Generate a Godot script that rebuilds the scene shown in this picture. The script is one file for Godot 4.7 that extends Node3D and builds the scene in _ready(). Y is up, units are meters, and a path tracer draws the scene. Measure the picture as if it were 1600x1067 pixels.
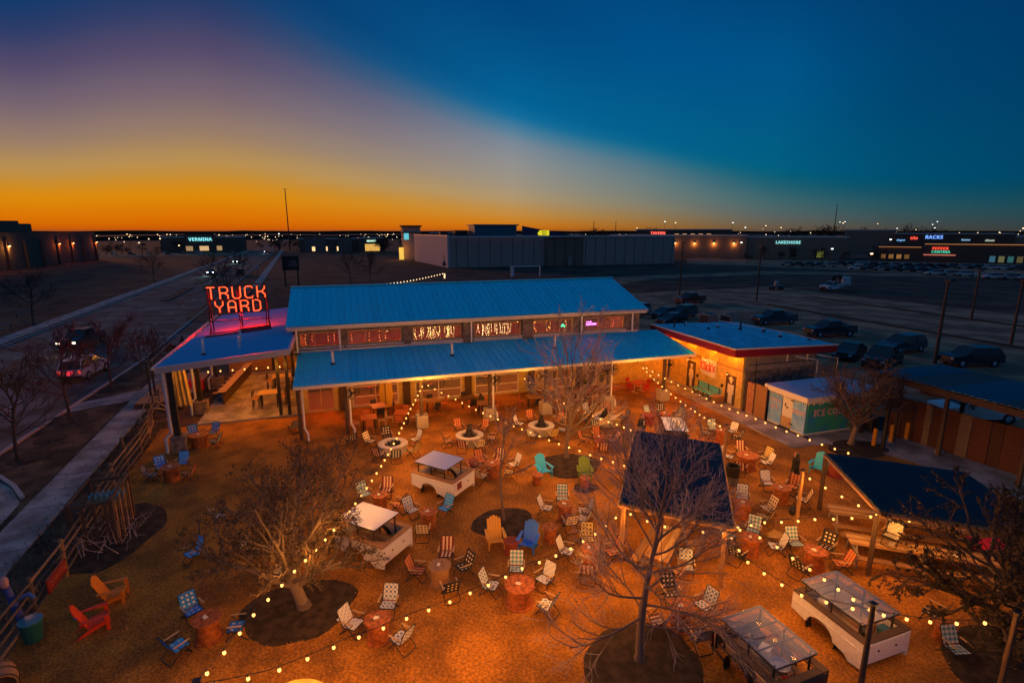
extends Node3D

# ---------- mesh builder ----------
class MB:
	var v := PackedVector3Array()
	var n := PackedVector3Array()
	var c := PackedColorArray()
	var ix := PackedInt32Array()
	var col := Color(1, 1, 1)
	func tri(a: Vector3, b: Vector3, d: Vector3) -> void:
		var nn := (b - a).cross(d - a).normalized()
		var k := v.size()
		v.append(a); v.append(b); v.append(d)
		for q in 3:
			n.append(nn); c.append(col)
		ix.append(k); ix.append(k + 2); ix.append(k + 1)
	func quad(a: Vector3, b: Vector3, d: Vector3, e: Vector3) -> void:
		var nn := (b - a).cross(d - a).normalized()
		var k := v.size()
		v.append(a); v.append(b); v.append(d); v.append(e)
		for q in 4:
			n.append(nn); c.append(col)
		ix.append(k); ix.append(k + 2); ix.append(k + 1)
		ix.append(k); ix.append(k + 3); ix.append(k + 2)
	func boxt(t: Transform3D, s: Vector3) -> MB:
		var h := s * 0.5
		var p := []
		for i in 8:
			p.append(t * Vector3(h.x if i & 1 else -h.x, h.y if i & 2 else -h.y, h.z if i & 4 else -h.z))
		quad(p[4], p[5], p[7], p[6]); quad(p[1], p[0], p[2], p[3])
		quad(p[5], p[1], p[3], p[7]); quad(p[0], p[4], p[6], p[2])
		quad(p[6], p[7], p[3], p[2]); quad(p[0], p[1], p[5], p[4])
		return self
	func box(at: Vector3, s: Vector3) -> MB:
		return boxt(Transform3D(Basis(), at), s)
	func boxr(at: Vector3, s: Vector3, rot: Vector3) -> MB:
		return boxt(Transform3D(Basis.from_euler(rot), at), s)
	# box with chamfered edges
	func cbox(at: Vector3, s: Vector3, b := 0.01, rot := Vector3.ZERO) -> MB:
		var t := Transform3D(Basis.from_euler(rot), at)
		var h := s * 0.5
		for ax in 3:
			for sg in [-1.0, 1.0]:
				var a1 := (ax + 1) % 3
				var a2 := (ax + 2) % 3
				var q := []
				for k in [[-1, -1], [1, -1], [1, 1], [-1, 1]]:
					var w := Vector3()
					w[ax] = sg * h[ax]; w[a1] = k[0] * (h[a1] - b); w[a2] = k[1] * (h[a2] - b)
					q.append(t * w)
				if sg > 0: quad(q[0], q[1], q[2], q[3])
				else: quad(q[3], q[2], q[1], q[0])
		for ax in 3:
			var a1 := (ax + 1) % 3
			var a2 := (ax + 2) % 3
			for k in [[-1, -1], [1, -1], [1, 1], [-1, 1]]:
				var e1 := Vector3(); var e2 := Vector3(); var e3 := Vector3(); var e4 := Vector3()
				e1[ax] = -(h[ax] - b); e2[ax] = h[ax] - b; e3[ax] = h[ax] - b; e4[ax] = -(h[ax] - b)
				e1[a1] = k[0] * h[a1]; e1[a2] = k[1] * (h[a2] - b)
				e2[a1] = e1[a1]; e2[a2] = e1[a2]
				e3[a1] = k[0] * (h[a1] - b); e3[a2] = k[1] * h[a2]
				e4[a1] = e3[a1]; e4[a2] = e3[a2]
				if k[0] * k[1] > 0: quad(t * e4, t * e3, t * e2, t * e1)
				else: quad(t * e1, t * e2, t * e3, t * e4)
		return self
	func frame(d: Vector3) -> Basis:
		var up := Vector3.UP if absf(d.y) < 0.95 else Vector3.RIGHT
		var x := up.cross(d).normalized()
		return Basis(x, d.cross(x), d)
	func tube(pts: Array, r0: float, r1: float, sides := 6, caps := true) -> MB:
		var m := pts.size()
		var k0 := v.size()
		var prev := Basis()
		for i in m:
			var d: Vector3 = (pts[mini(i + 1, m - 1)] - pts[maxi(i - 1, 0)]).normalized()
			var f := frame(d)
			if i > 0:
				var x := prev.x - d * prev.x.dot(d)
				if x.length() > 0.05:
					x = x.normalized()
					f = Basis(x, d.cross(x), d)
			prev = f
			var r := lerpf(r0, r1, float(i) / (m - 1))
			for s in sides:
				var a := TAU * s / sides
				var o := f.x * cos(a) + f.y * sin(a)
				v.append(pts[i] + o * r); n.append(o); c.append(col)
		for i in m - 1:
			for s in sides:
				var a := k0 + i * sides + s
				var b := k0 + i * sides + (s + 1) % sides
				ix.append(a); ix.append(b + sides); ix.append(b)
				ix.append(a); ix.append(a + sides); ix.append(b + sides)
		if caps:
			for e in 2:
				var kk := k0 if e == 0 else k0 + (m - 1) * sides
				for s in range(1, sides - 1):
					if e == 0: tri(v[kk], v[kk + s + 1], v[kk + s])
					else: tri(v[kk], v[kk + s], v[kk + s + 1])
		return self
	func lathe(prof: Array, segs := 16, t := Transform3D(), smooth := false) -> MB:
		for i in prof.size() - 1:
			var p: Vector2 = prof[i]
			var q: Vector2 = prof[i + 1]
			if p.distance_to(q) < 1e-5: continue
			var nn := Vector2(q.y - p.y, p.x - q.x).normalized()
			for s in segs:
				var a := TAU * s / segs
				var b := TAU * (s + 1) / segs
				var A := t * Vector3(p.x * cos(a), p.y, -p.x * sin(a))
				var B := t * Vector3(p.x * cos(b), p.y, -p.x * sin(b))
				var C := t * Vector3(q.x * cos(b), q.y, -q.x * sin(b))
				var D := t * Vector3(q.x * cos(a), q.y, -q.x * sin(a))
				var k := v.size()
				v.append(A); v.append(B); v.append(C); v.append(D)
				var na := t.basis * Vector3(nn.x * cos(a), nn.y, -nn.x * sin(a))
				var nb := t.basis * Vector3(nn.x * cos(b), nn.y, -nn.x * sin(b))
				n.append(na); n.append(nb); n.append(nb); n.append(na)
				for w in 4: c.append(col)
				ix.append(k); ix.append(k + 2); ix.append(k + 1)
				ix.append(k); ix.append(k + 3); ix.append(k + 2)
		return self
	# polygon in local XY (any winding) extruded along local +Z
	func prism(poly: Array, depth: float, t := Transform3D()) -> MB:
		var pp := PackedVector2Array(poly)
		if Geometry2D.is_polygon_clockwise(pp): pp.reverse()
		var id := Geometry2D.triangulate_polygon(pp)
		for i in range(0, id.size(), 3):
			var a := pp[id[i]]; var b := pp[id[i + 1]]; var d := pp[id[i + 2]]
			if (b - a).cross(d - a) < 0:
				var w := b; b = d; d = w
			tri(t * Vector3(a.x, a.y, depth), t * Vector3(b.x, b.y, depth), t * Vector3(d.x, d.y, depth))
			tri(t * Vector3(a.x, a.y, 0), t * Vector3(d.x, d.y, 0), t * Vector3(b.x, b.y, 0))
		for i in pp.size():
			var a := pp[i]; var b := pp[(i + 1) % pp.size()]
			quad(t * Vector3(a.x, a.y, 0), t * Vector3(b.x, b.y, 0), t * Vector3(b.x, b.y, depth), t * Vector3(a.x, a.y, depth))
		return self
	func ball(at: Vector3, r: Vector3, segs := 8, rings := 5) -> MB:
		var k := v.size()
		for i in rings + 1:
			var ph := PI * i / rings
			for s in segs:
				var a := TAU * s / segs
				var o := Vector3(sin(ph) * cos(a), cos(ph), sin(ph) * sin(a))
				v.append(at + o * r); n.append((o / r).normalized()); c.append(col)
		for i in rings:
			for s in segs:
				var a := k + i * segs + s
				var b := k + i * segs + (s + 1) % segs
				ix.append(a); ix.append(a + segs); ix.append(b)
				ix.append(b); ix.append(a + segs); ix.append(b + segs)
		return self
	func mesh() -> ArrayMesh:
		var ar := []
		ar.resize(Mesh.ARRAY_MAX)
		ar[Mesh.ARRAY_VERTEX] = v; ar[Mesh.ARRAY_NORMAL] = n; ar[Mesh.ARRAY_COLOR] = c; ar[Mesh.ARRAY_INDEX] = ix
		var m := ArrayMesh.new()
		m.add_surface_from_arrays(Mesh.PRIMITIVE_TRIANGLES, ar)
		return m

# ---------- scene helpers ----------
var used := {}
var M := {}
var rng := RandomNumberGenerator.new()

func numbered(nm: String) -> String:
	var k: int = used.get(nm, 0)
	used[nm] = k + 1
	return nm if k == 0 else "%s_%03d" % [nm, k]

func p(u: float, w: float, h := 0.0) -> Vector3:
	return Vector3(u, h, -w)

func lin(r: float, g: float, b: float) -> Color:
	return Color(r, g, b).linear_to_srgb()

func mat(r: float, g: float, b: float, rough := 0.8, metal := 0.0) -> StandardMaterial3D:
	var m := StandardMaterial3D.new()
	m.albedo_color = lin(r, g, b)
	m.roughness = rough
	m.metallic = metal
	return m

func glow(r: float, g: float, b: float, e: float) -> StandardMaterial3D:
	var m := mat(0.02, 0.02, 0.02, 0.5)
	m.emission_enabled = true
	m.emission = lin(r, g, b)
	m.emission_energy_multiplier = e
	return m

# albedo noise: colours are linear, tile in metres
func noisy(c0: Color, c1: Color, tile: float, freq: float, oct := 4, sd := 1, rough := 0.9, bump := 0.0, kind := FastNoiseLite.TYPE_SIMPLEX_SMOOTH, size := 512) -> StandardMaterial3D:
	var nz := FastNoiseLite.new()
	nz.noise_type = kind
	nz.frequency = freq
	nz.fractal_octaves = oct
	nz.seed = sd
	var g := Gradient.new()
	g.set_color(0, c0.linear_to_srgb()); g.set_color(1, c1.linear_to_srgb())
	g.set_offset(0, 0.2); g.set_offset(1, 0.8)
	var t := NoiseTexture2D.new()
	t.width = size; t.height = size; t.seamless = true; t.noise = nz; t.color_ramp = g
	var m := StandardMaterial3D.new()
	m.albedo_texture = t
	m.roughness = rough
	m.uv1_triplanar = true
	m.uv1_world_triplanar = true
	m.uv1_scale = Vector3.ONE / tile
	if bump > 0.0:
		var t2 := NoiseTexture2D.new()
		t2.width = size; t2.height = size; t2.seamless = true; t2.noise = nz
		m.heightmap_enabled = true
		m.heightmap_texture = t2
		m.heightmap_scale = bump
	return m

# a second, coarser pattern multiplied over the first
func blotch(m: StandardMaterial3D, tile: float, lo: float, freq := 0.012, sd := 9) -> StandardMaterial3D:
	var nz := FastNoiseLite.new()
	nz.frequency = freq; nz.fractal_octaves = 5; nz.seed = sd
	var g := Gradient.new()
	g.set_color(0, Color(lo, lo, lo)); g.set_color(1, Color(1, 1, 1))
	g.set_offset(0, 0.25); g.set_offset(1, 0.7)
	var t := NoiseTexture2D.new()
	t.width = 512; t.height = 512; t.seamless = true; t.noise = nz; t.color_ramp = g
	m.detail_enabled = true
	m.detail_blend_mode = BaseMaterial3D.BLEND_MODE_MUL
	m.detail_albedo = t
	m.detail_uv_layer = BaseMaterial3D.DETAIL_UV_2
	m.uv2_triplanar = true
	m.uv2_world_triplanar = true
	m.uv2_scale = Vector3.ONE / tile
	return m

func obj(nm: String, mesh: Mesh, m: Material, parent: Node3D = self, at := Vector3.ZERO, rot := Vector3.ZERO) -> MeshInstance3D:
	var o := MeshInstance3D.new()
	o.name = numbered(nm) if parent == self else nm
	o.mesh = mesh
	o.material_override = m
	o.position = at
	o.rotation = rot
	parent.add_child(o, true)
	return o

func tag(o: Node, label: String, cat := "", grp := "") -> void:
	o.set_meta("label", label)
	if cat != "": o.set_meta("category", cat)
	if grp != "": o.set_meta("group", grp)

func thing(nm: String, label: String, cat: String, at := Vector3.ZERO, turn := 0.0, grp := "") -> Node3D:
	var o := Node3D.new()
	o.name = numbered(nm)
	add_child(o)
	o.position = at
	o.rotation.y = turn
	tag(o, label, cat, grp)
	return o

func dup(src: Node3D, at: Vector3, turn: float, label: String, grp := "") -> Node3D:
	var base := String(src.name)
	var rx := base.rfind("_")
	if rx > 0 and base.substr(rx + 1).is_valid_int(): base = base.substr(0, rx)
	var r: Node3D = src.duplicate()
	r.name = numbered(base)
	add_child(r)
	r.position = at
	r.rotation.y = turn
	r.set_meta("label", label)
	if grp != "": r.set_meta("group", grp)
	return r

func struct(nm: String, mesh: Mesh, m: Material, at := Vector3.ZERO) -> MeshInstance3D:
	var o := obj(nm, mesh, m, self, at)
	o.set_meta("kind", "structure")
	return o

func stuff(o: Node) -> Node:
	o.set_meta("kind", "stuff")
	return o

func omni(at: Vector3, c: Color, e: float, size := 0.05, parent: Node3D = self, nm := "lamp_light") -> OmniLight3D:
	var l := OmniLight3D.new()
	l.light_color = c
	l.light_energy = e
	l.light_size = size
	l.omni_range = 40.0
	l.omni_attenuation = 2.0
	l.shadow_enabled = true
	l.name = numbered(nm) if parent == self else nm
	parent.add_child(l, true)
	l.position = at
	return l

# flat sheet from a polygon in (u, v)
func sheet(poly: Array, h: float) -> ArrayMesh:
	var mb := MB.new()
	var pp := PackedVector2Array(poly)
	var id := Geometry2D.triangulate_polygon(pp)
	for i in range(0, id.size(), 3):
		var a := p(pp[id[i]].x, pp[id[i]].y, h)
		var b := p(pp[id[i + 1]].x, pp[id[i + 1]].y, h)
		var d := p(pp[id[i + 2]].x, pp[id[i + 2]].y, h)
		if (b - a).cross(d - a).y < 0: mb.tri(a, d, b)
		else: mb.tri(a, b, d)
	return mb.mesh()

func blob_poly(cu: float, cv: float, ru: float, rv: float, sd: int, k := 36) -> Array:
	rng.seed = sd
	var ph := rng.randf() * 6.0
	var out := []
	for i in k:
		var a := TAU * i / k
		var r := 1.0 + 0.05 * sin(3 * a + ph) + 0.035 * sin(5 * a + ph * 2.0) + 0.02 * sin(9 * a + ph * 3.0)
		out.append(Vector2(cu + ru * r * cos(a), cv + rv * r * sin(a)))
	return out

# lettering: a TextMesh lying in local XY, centred, cap height in metres
func lettering(txt: String, capheight: float, depth: float, serif := false, bold := true) -> TextMesh:
	var t := TextMesh.new()
	var f := SystemFont.new()
	f.font_names = PackedStringArray(["Droid Serif" if serif else "Droid Sans"])
	f.font_weight = 700 if bold else 400
	t.font = f
	t.text = txt
	t.font_size = 32
	t.pixel_size = capheight / 23.0
	t.depth = depth
	t.curve_step = 2.0
	return t

# ---------- sky: a glow arch over the sunset whose upper edge sinks to the right ----------
# t runs from 0 at the horizon to 1 at the arch's edge; colours are sRGB 0..255
const SKY_T := [0.0, 0.06, 0.16, 0.3, 0.45, 0.6, 0.77, 0.9, 1.0, 1.12]

func sky_palettes() -> Array:
	return [
		[[202, 88, 2], [220, 114, 4], [221, 139, 12], [186, 144, 82], [148, 122, 108], [116, 98, 112], [80, 72, 106], [44, 60, 104], [22, 58, 108], [10, 52, 104]],
		[[198, 96, 10], [207, 121, 22], [196, 140, 66], [176, 150, 110], [158, 148, 132], [146, 145, 144], [124, 137, 151], [72, 124, 156], [18, 108, 156], [4, 98, 150]],
		[[106, 82, 58], [104, 86, 68], [100, 95, 85], [86, 101, 100], [72, 103, 106], [56, 101, 110], [34, 96, 114], [16, 95, 118], [4, 95, 124], [2, 94, 130]],
		[[58, 60, 58], [54, 62, 62], [48, 65, 69], [40, 69, 77], [30, 71, 83], [22, 71, 87], [12, 70, 91], [6, 69, 95], [2, 69, 99], [0, 69, 103]],
		[[82, 74, 80], [86, 76, 84], [90, 78, 90], [92, 80, 98], [86, 79, 104], [76, 78, 108], [64, 77, 112], [54, 76, 115], [46, 76, 118], [40, 76, 120]],
	]

# azimuth from the view, arch height, palette mix [from, to, share], and the colour 8 and 16 degrees above the arch
const SKY_AZ := [
	[-180.0, 12.0, 4, 4, 0.0, [38, 76, 122], [36, 78, 126]], [-115.0, 15.0, 0, 4, 0.7, [30, 72, 120], [32, 76, 124]], [-75.0, 16.0, 0, 4, 0.15, [18, 58, 110], [26, 72, 122]],
	[-41.0, 16.2, 0, 4, 0.0, [10, 40, 82], [18, 60, 108]], [-34.0, 19.2, 0, 1, 0.0, [10, 46, 92], [20, 66, 114]], [-27.0, 20.4, 0, 1, 0.0, [12, 56, 106], [24, 72, 122]],
	[-13.5, 16.2, 0, 1, 0.45, [2, 66, 120], [16, 72, 124]], [0.0, 11.6, 1, 1, 0.0, [2, 70, 124], [8, 66, 120]], [13.4, 8.4, 1, 2, 0.45, [0, 80, 136], [2, 64, 118]],
	[25.5, 5.6, 2, 2, 0.0, [0, 84, 136], [2, 62, 114]], [35.0, 4.2, 2, 3, 0.6, [0, 68, 112], [2, 58, 108]], [45.0, 4.0, 3, 3, 0.0, [0, 60, 102], [4, 54, 102]], [80.0, 6.0, 3, 4, 0.4, [14, 64, 108], [20, 66, 114]], [180.0, 12.0, 4, 4, 0.0, [38, 76, 122], [36, 78, 126]]]

func rgb255(q: Array) -> Color:
	return Color(q[0] / 255.0, q[1] / 255.0, q[2] / 255.0)

func sky_image() -> Image:
	var pal := []
	for q in sky_palettes():
		var cc := PackedColorArray()
		for k in q: cc.append(rgb255(k))
		pal.append(cc)
	var w := 1024
	var hh := 512
	var img := Image.create(w, hh, false, Image.FORMAT_RGBF)
	for x in w:
		var az := (x + 0.5) / w * 360.0 - 17.9
		if az > 180.0: az -= 360.0
		var j := 0
		while j < SKY_AZ.size() - 2 and az > SKY_AZ[j + 1][0]: j += 1
		var A = SKY_AZ[j]
		var B = SKY_AZ[j + 1]
		var f: float = clampf((az - A[0]) / (B[0] - A[0]), 0, 1)
		# a smooth curve through the arch heights
		var a0: float = SKY_AZ[maxi(j - 1, 0)][1]
		var b1: float = SKY_AZ[mini(j + 2, SKY_AZ.size() - 1)][1]
		var eb: float = maxf(cubic_interpolate(A[1], B[1], a0, b1, f), 2.5)
		var es := []
		var cs := PackedColorArray()
		for k in 10:
			es.append(SKY_T[k] * eb)
			var ca: Color = pal[A[2]][k].lerp(pal[A[3]][k], A[4])
			var cb: Color = pal[B[2]][k].lerp(pal[B[3]][k], B[4])
			cs.append(ca.lerp(cb, f))
		es.append(eb * 1.12 + 8.0); cs.append(rgb255(A[5]).lerp(rgb255(B[5]), f))
		es.append(eb * 1.12 + 16.0); cs.append(rgb255(A[6]).lerp(rgb255(B[6]), f))
		es.append(56.0); cs.append(Color8(36, 88, 138))
		es.append(90.0); cs.append(Color8(48, 100, 142))
		var n := es.size()
		for y in hh:
			var e := 90.0 - (y + 0.5) / hh * 180.0
			if e <= 0.0:
				img.set_pixel(x, y, Color(0.05, 0.04, 0.035))
				continue
			var i := 0
			while i < n - 2 and e > es[i + 1]: i += 1
			var g: float = (e - es[i]) / (es[i + 1] - es[i])
			img.set_pixel(x, y, cs[i].lerp(cs[i + 1], lerpf(g, smoothstep(0.0, 1.0, g), 0.25)).srgb_to_linear())
	return img

func _ready() -> void:
	rng.seed = 7
	# ---- camera
	var cam := Camera3D.new()
	cam.name = "camera"
	cam.position = Vector3(0, 12, 0)
	cam.rotation = Vector3(deg_to_rad(-11.85), deg_to_rad(-17.9), 0)
	cam.fov = 66.09
	cam.near = 0.1
	cam.far = 20000.0
	cam.current = true
	add_child(cam)
	# ---- sky
	var env := Environment.new()
	env.background_mode = Environment.BG_SKY
	var sm := PanoramaSkyMaterial.new()
	sm.panorama = ImageTexture.create_from_image(sky_image())
	var sky := Sky.new()
	sky.sky_material = sm
	env.sky = sky
	env.background_energy_multiplier = 1.0
	env.tonemap_mode = Environment.TONE_MAPPER_LINEAR
	env.tonemap_exposure = 1.0
	env.sdfgi_enabled = true
	env.ssao_enabled = true
	env.ssil_enabled = true
	var we := WorldEnvironment.new()
	we.name = "world_environment"
	we.environment = env
	add_child(we)
	# ---- the last of the sun, on the horizon at the left
	var sun := DirectionalLight3D.new()
	sun.name = "setting_sun"
	sun.light_color = Color(1.0, 0.6, 0.34)
	sun.light_energy = 0.3
	sun.light_angular_distance = 14.0
	sun.shadow_enabled = true
	sun.rotation = Vector3(deg_to_rad(-4.0), deg_to_rad(180.0 + 32.0), 0)
	add_child(sun)
	materials()
	ground()
	main_building()
	patio()
	restrooms()
	ice_house()
	east_side()
	west_fence()
	shelters()
	trees()
	seating()
	bed_bars()
	strings()
	people()
	vehicles()
	background()

func materials() -> void:
	M.gravel = blotch(noisy(Color(0.25, 0.095, 0.006), Color(0.56, 0.225, 0.014), 3.1, 0.05, 5, 3, 0.95, 1.2), 15.0, 0.74, 0.014, 5)
	M.field = blotch(noisy(Color(0.065, 0.03, 0.012), Color(0.14, 0.068, 0.028), 9.0, 0.03, 5, 8, 1.0), 70.0, 0.45, 0.014, 4)
	M.verge = blotch(noisy(Color(0.10, 0.055, 0.026), Color(0.2, 0.115, 0.055), 4.0, 0.06, 5, 12, 1.0, 1.0), 21.0, 0.5, 0.02, 6)
	M.mulch = blotch(noisy(Color(0.028, 0.017, 0.010), Color(0.10, 0.058, 0.03), 1.7, 0.09, 4, 21, 1.0, 2.0), 5.0, 0.6, 0.02, 3)
	M.asphalt = blotch(noisy(Color(0.13, 0.105, 0.09), Color(0.19, 0.155, 0.135), 5.0, 0.08, 4, 31, 0.9), 29.0, 0.6, 0.012, 2)
	M.lot = blotch(noisy(Color(0.38, 0.175, 0.085), Color(0.50, 0.235, 0.12), 6.0, 0.08, 4, 33, 0.9), 41.0, 0.65, 0.012, 7)
	M.concrete = blotch(noisy(Color(0.34, 0.30, 0.27), Color(0.46, 0.41, 0.37), 3.0, 0.05, 5, 41, 0.85), 13.0, 0.72, 0.014, 8)
	M.kerb = noisy(Color(0.34, 0.31, 0.28), Color(0.46, 0.42, 0.38), 2.0, 0.05, 4, 43)
	M.block = blotch(noisy(Color(0.20, 0.155, 0.125), Color(0.27, 0.215, 0.175), 1.6, 0.04, 4, 51), 7.0, 0.75, 0.02, 1)
	M.tanwall = blotch(noisy(Color(0.62, 0.44, 0.12), Color(0.70, 0.50, 0.14), 2.4, 0.03, 5, 53, 0.8), 6.0, 0.9, 0.02, 2)
	M.greywall = blotch(noisy(Color(0.22, 0.17, 0.14), Color(0.3, 0.24, 0.2), 2.4, 0.03, 5, 54, 0.85), 6.0, 0.7, 0.02, 2)
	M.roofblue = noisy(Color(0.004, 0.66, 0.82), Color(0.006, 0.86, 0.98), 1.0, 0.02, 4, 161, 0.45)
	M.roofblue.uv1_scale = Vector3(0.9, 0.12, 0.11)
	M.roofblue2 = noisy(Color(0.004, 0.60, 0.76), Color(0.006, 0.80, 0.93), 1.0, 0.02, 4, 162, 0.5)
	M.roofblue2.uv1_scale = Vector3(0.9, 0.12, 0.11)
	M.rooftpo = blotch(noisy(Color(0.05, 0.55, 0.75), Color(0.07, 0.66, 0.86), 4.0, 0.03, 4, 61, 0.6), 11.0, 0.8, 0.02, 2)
	M.galv = mat(0.42, 0.46, 0.55, 0.42, 0.35)
	M.white = mat(0.76, 0.74, 0.70, 0.5)
	M.trim = mat(0.62, 0.58, 0.52, 0.55)
	M.offwhite = noisy(Color(0.62, 0.57, 0.5), Color(0.75, 0.71, 0.64), 1.3, 0.03, 4, 71, 0.55)
	M.red = mat(0.24, 0.005, 0.008, 0.5)
	M.darkred = mat(0.22, 0.03, 0.022, 0.7)
	M.black = mat(0.014, 0.014, 0.015, 0.5)
	M.steel = mat(0.03, 0.03, 0.034, 0.5, 0.3)
	M.bark = noisy(Color(0.12, 0.085, 0.07), Color(0.27, 0.2, 0.17), 0.5, 0.05, 4, 81, 1.0, 1.5)
	M.twig = mat(0.36, 0.30, 0.30, 1.0)
	M.oaktwig = mat(0.14, 0.10, 0.075, 1.0)
	M.darkbark = noisy(Color(0.05, 0.036, 0.03), Color(0.11, 0.08, 0.062), 0.5, 0.05, 4, 82, 1.0)
	M.wood = noisy(Color(0.26, 0.13, 0.05), Color(0.42, 0.23, 0.10), 0.9, 0.03, 5, 91, 0.75)
	M.woodpale = noisy(Color(0.42, 0.27, 0.12), Color(0.6, 0.41, 0.2), 0.9, 0.03, 5, 92, 0.75)
	M.wooddark = noisy(Color(0.06, 0.036, 0.022), Color(0.13, 0.08, 0.05), 0.9, 0.03, 5, 93, 0.85)
	M.woodgrey = noisy(Color(0.24, 0.2, 0.16), Color(0.4, 0.34, 0.28), 0.9, 0.03, 5, 94, 0.9)
	M.spool = blotch(noisy(Color(0.40, 0.10, 0.018), Color(0.56, 0.17, 0.035), 0.8, 0.03, 5, 95, 0.7), 3.0, 0.7, 0.03, 3)
	M.stone = noisy(Color(0.42, 0.37, 0.3), Color(0.62, 0.56, 0.47), 1.1, 0.04, 5, 96, 0.85, 0.8)
	M.limestone = noisy(Color(0.36, 0.3, 0.2), Color(0.5, 0.43, 0.3), 1.0, 0.04, 5, 97, 0.9, 1.0)
	M.fencewood = noisy(Color(0.10, 0.065, 0.035), Color(0.2, 0.13, 0.07), 0.9, 0.03, 5, 193, 0.9)
	M.char = noisy(Color(0.012, 0.01, 0.009), Color(0.05, 0.04, 0.034), 0.5, 0.08, 4, 98, 0.9)
	M.vc = StandardMaterial3D.new()
	M.vc.vertex_color_use_as_albedo = true
	M.vc.roughness = 0.8
	M.shelter = noisy(Color(0.012, 0.03, 0.042), Color(0.022, 0.05, 0.066), 1.2, 0.05, 4, 99, 0.8)
	M.rubber = mat(0.012, 0.012, 0.012, 0.85)
	M.carglass = mat(0.01, 0.014, 0.018, 0.08, 0.0)
	M.glass = StandardMaterial3D.new()
	M.glass.albedo_color = Color(0.9, 0.95, 1.0, 0.12)
	M.glass.transparency = BaseMaterial3D.TRANSPARENCY_ALPHA
	M.glass.roughness = 0.04
	M.bulb = glow(1.0, 0.46, 0.11, 3.2)
	M.headlamp = glow(0.8, 0.95, 1.0, 12.0)
	M.headwarm = glow(1.0, 0.72, 0.45, 6.0)
	M.tail = glow(1.0, 0.05, 0.02, 1.0)
	M.tail_off = mat(0.3, 0.012, 0.01, 0.3)
	M.lampwarm = glow(1.0, 0.55, 0.2, 9.0)
	M.lampwhite = glow(1.0, 0.9, 0.75, 9.0)
	M.neon = glow(1.0, 0.115, 0.03, 2.0)
	M.neonbox = mat(0.14, 0.006, 0.005, 0.6)
	M.far_green = mat(0.02, 0.026, 0.016, 1.0)
	M.leaf = StandardMaterial3D.new()
	M.leaf.vertex_color_use_as_albedo = true
	M.leaf.roughness = 0.9
	M.leaf.backlight_enabled = true
	M.leaf.backlight = Color(0.3, 0.3, 0.3)

# ---------- ground, roads, walks ----------
func kerb_line(pts: Array, w := 0.18, h := 0.13) -> void:
	var mb := MB.new()
	for i in pts.size() - 1:
		var a: Vector2 = pts[i]
		var b: Vector2 = pts[i + 1]
		var d := (b - a)
		var t := Transform3D(Basis(Vector3.UP, atan2(d.y, d.x)), p((a.x + b.x) / 2, (a.y + b.y) / 2, h / 2 - 0.01))
		mb.boxt(t, Vector3(d.length() + 0.05, h, w))
	struct("kerb", mb.mesh(), M.kerb)

func street_u(w: float) -> float:
	return -18.55 - (0.0 if w < 57.0 else (w - 57.0) * 0.066)

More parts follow.
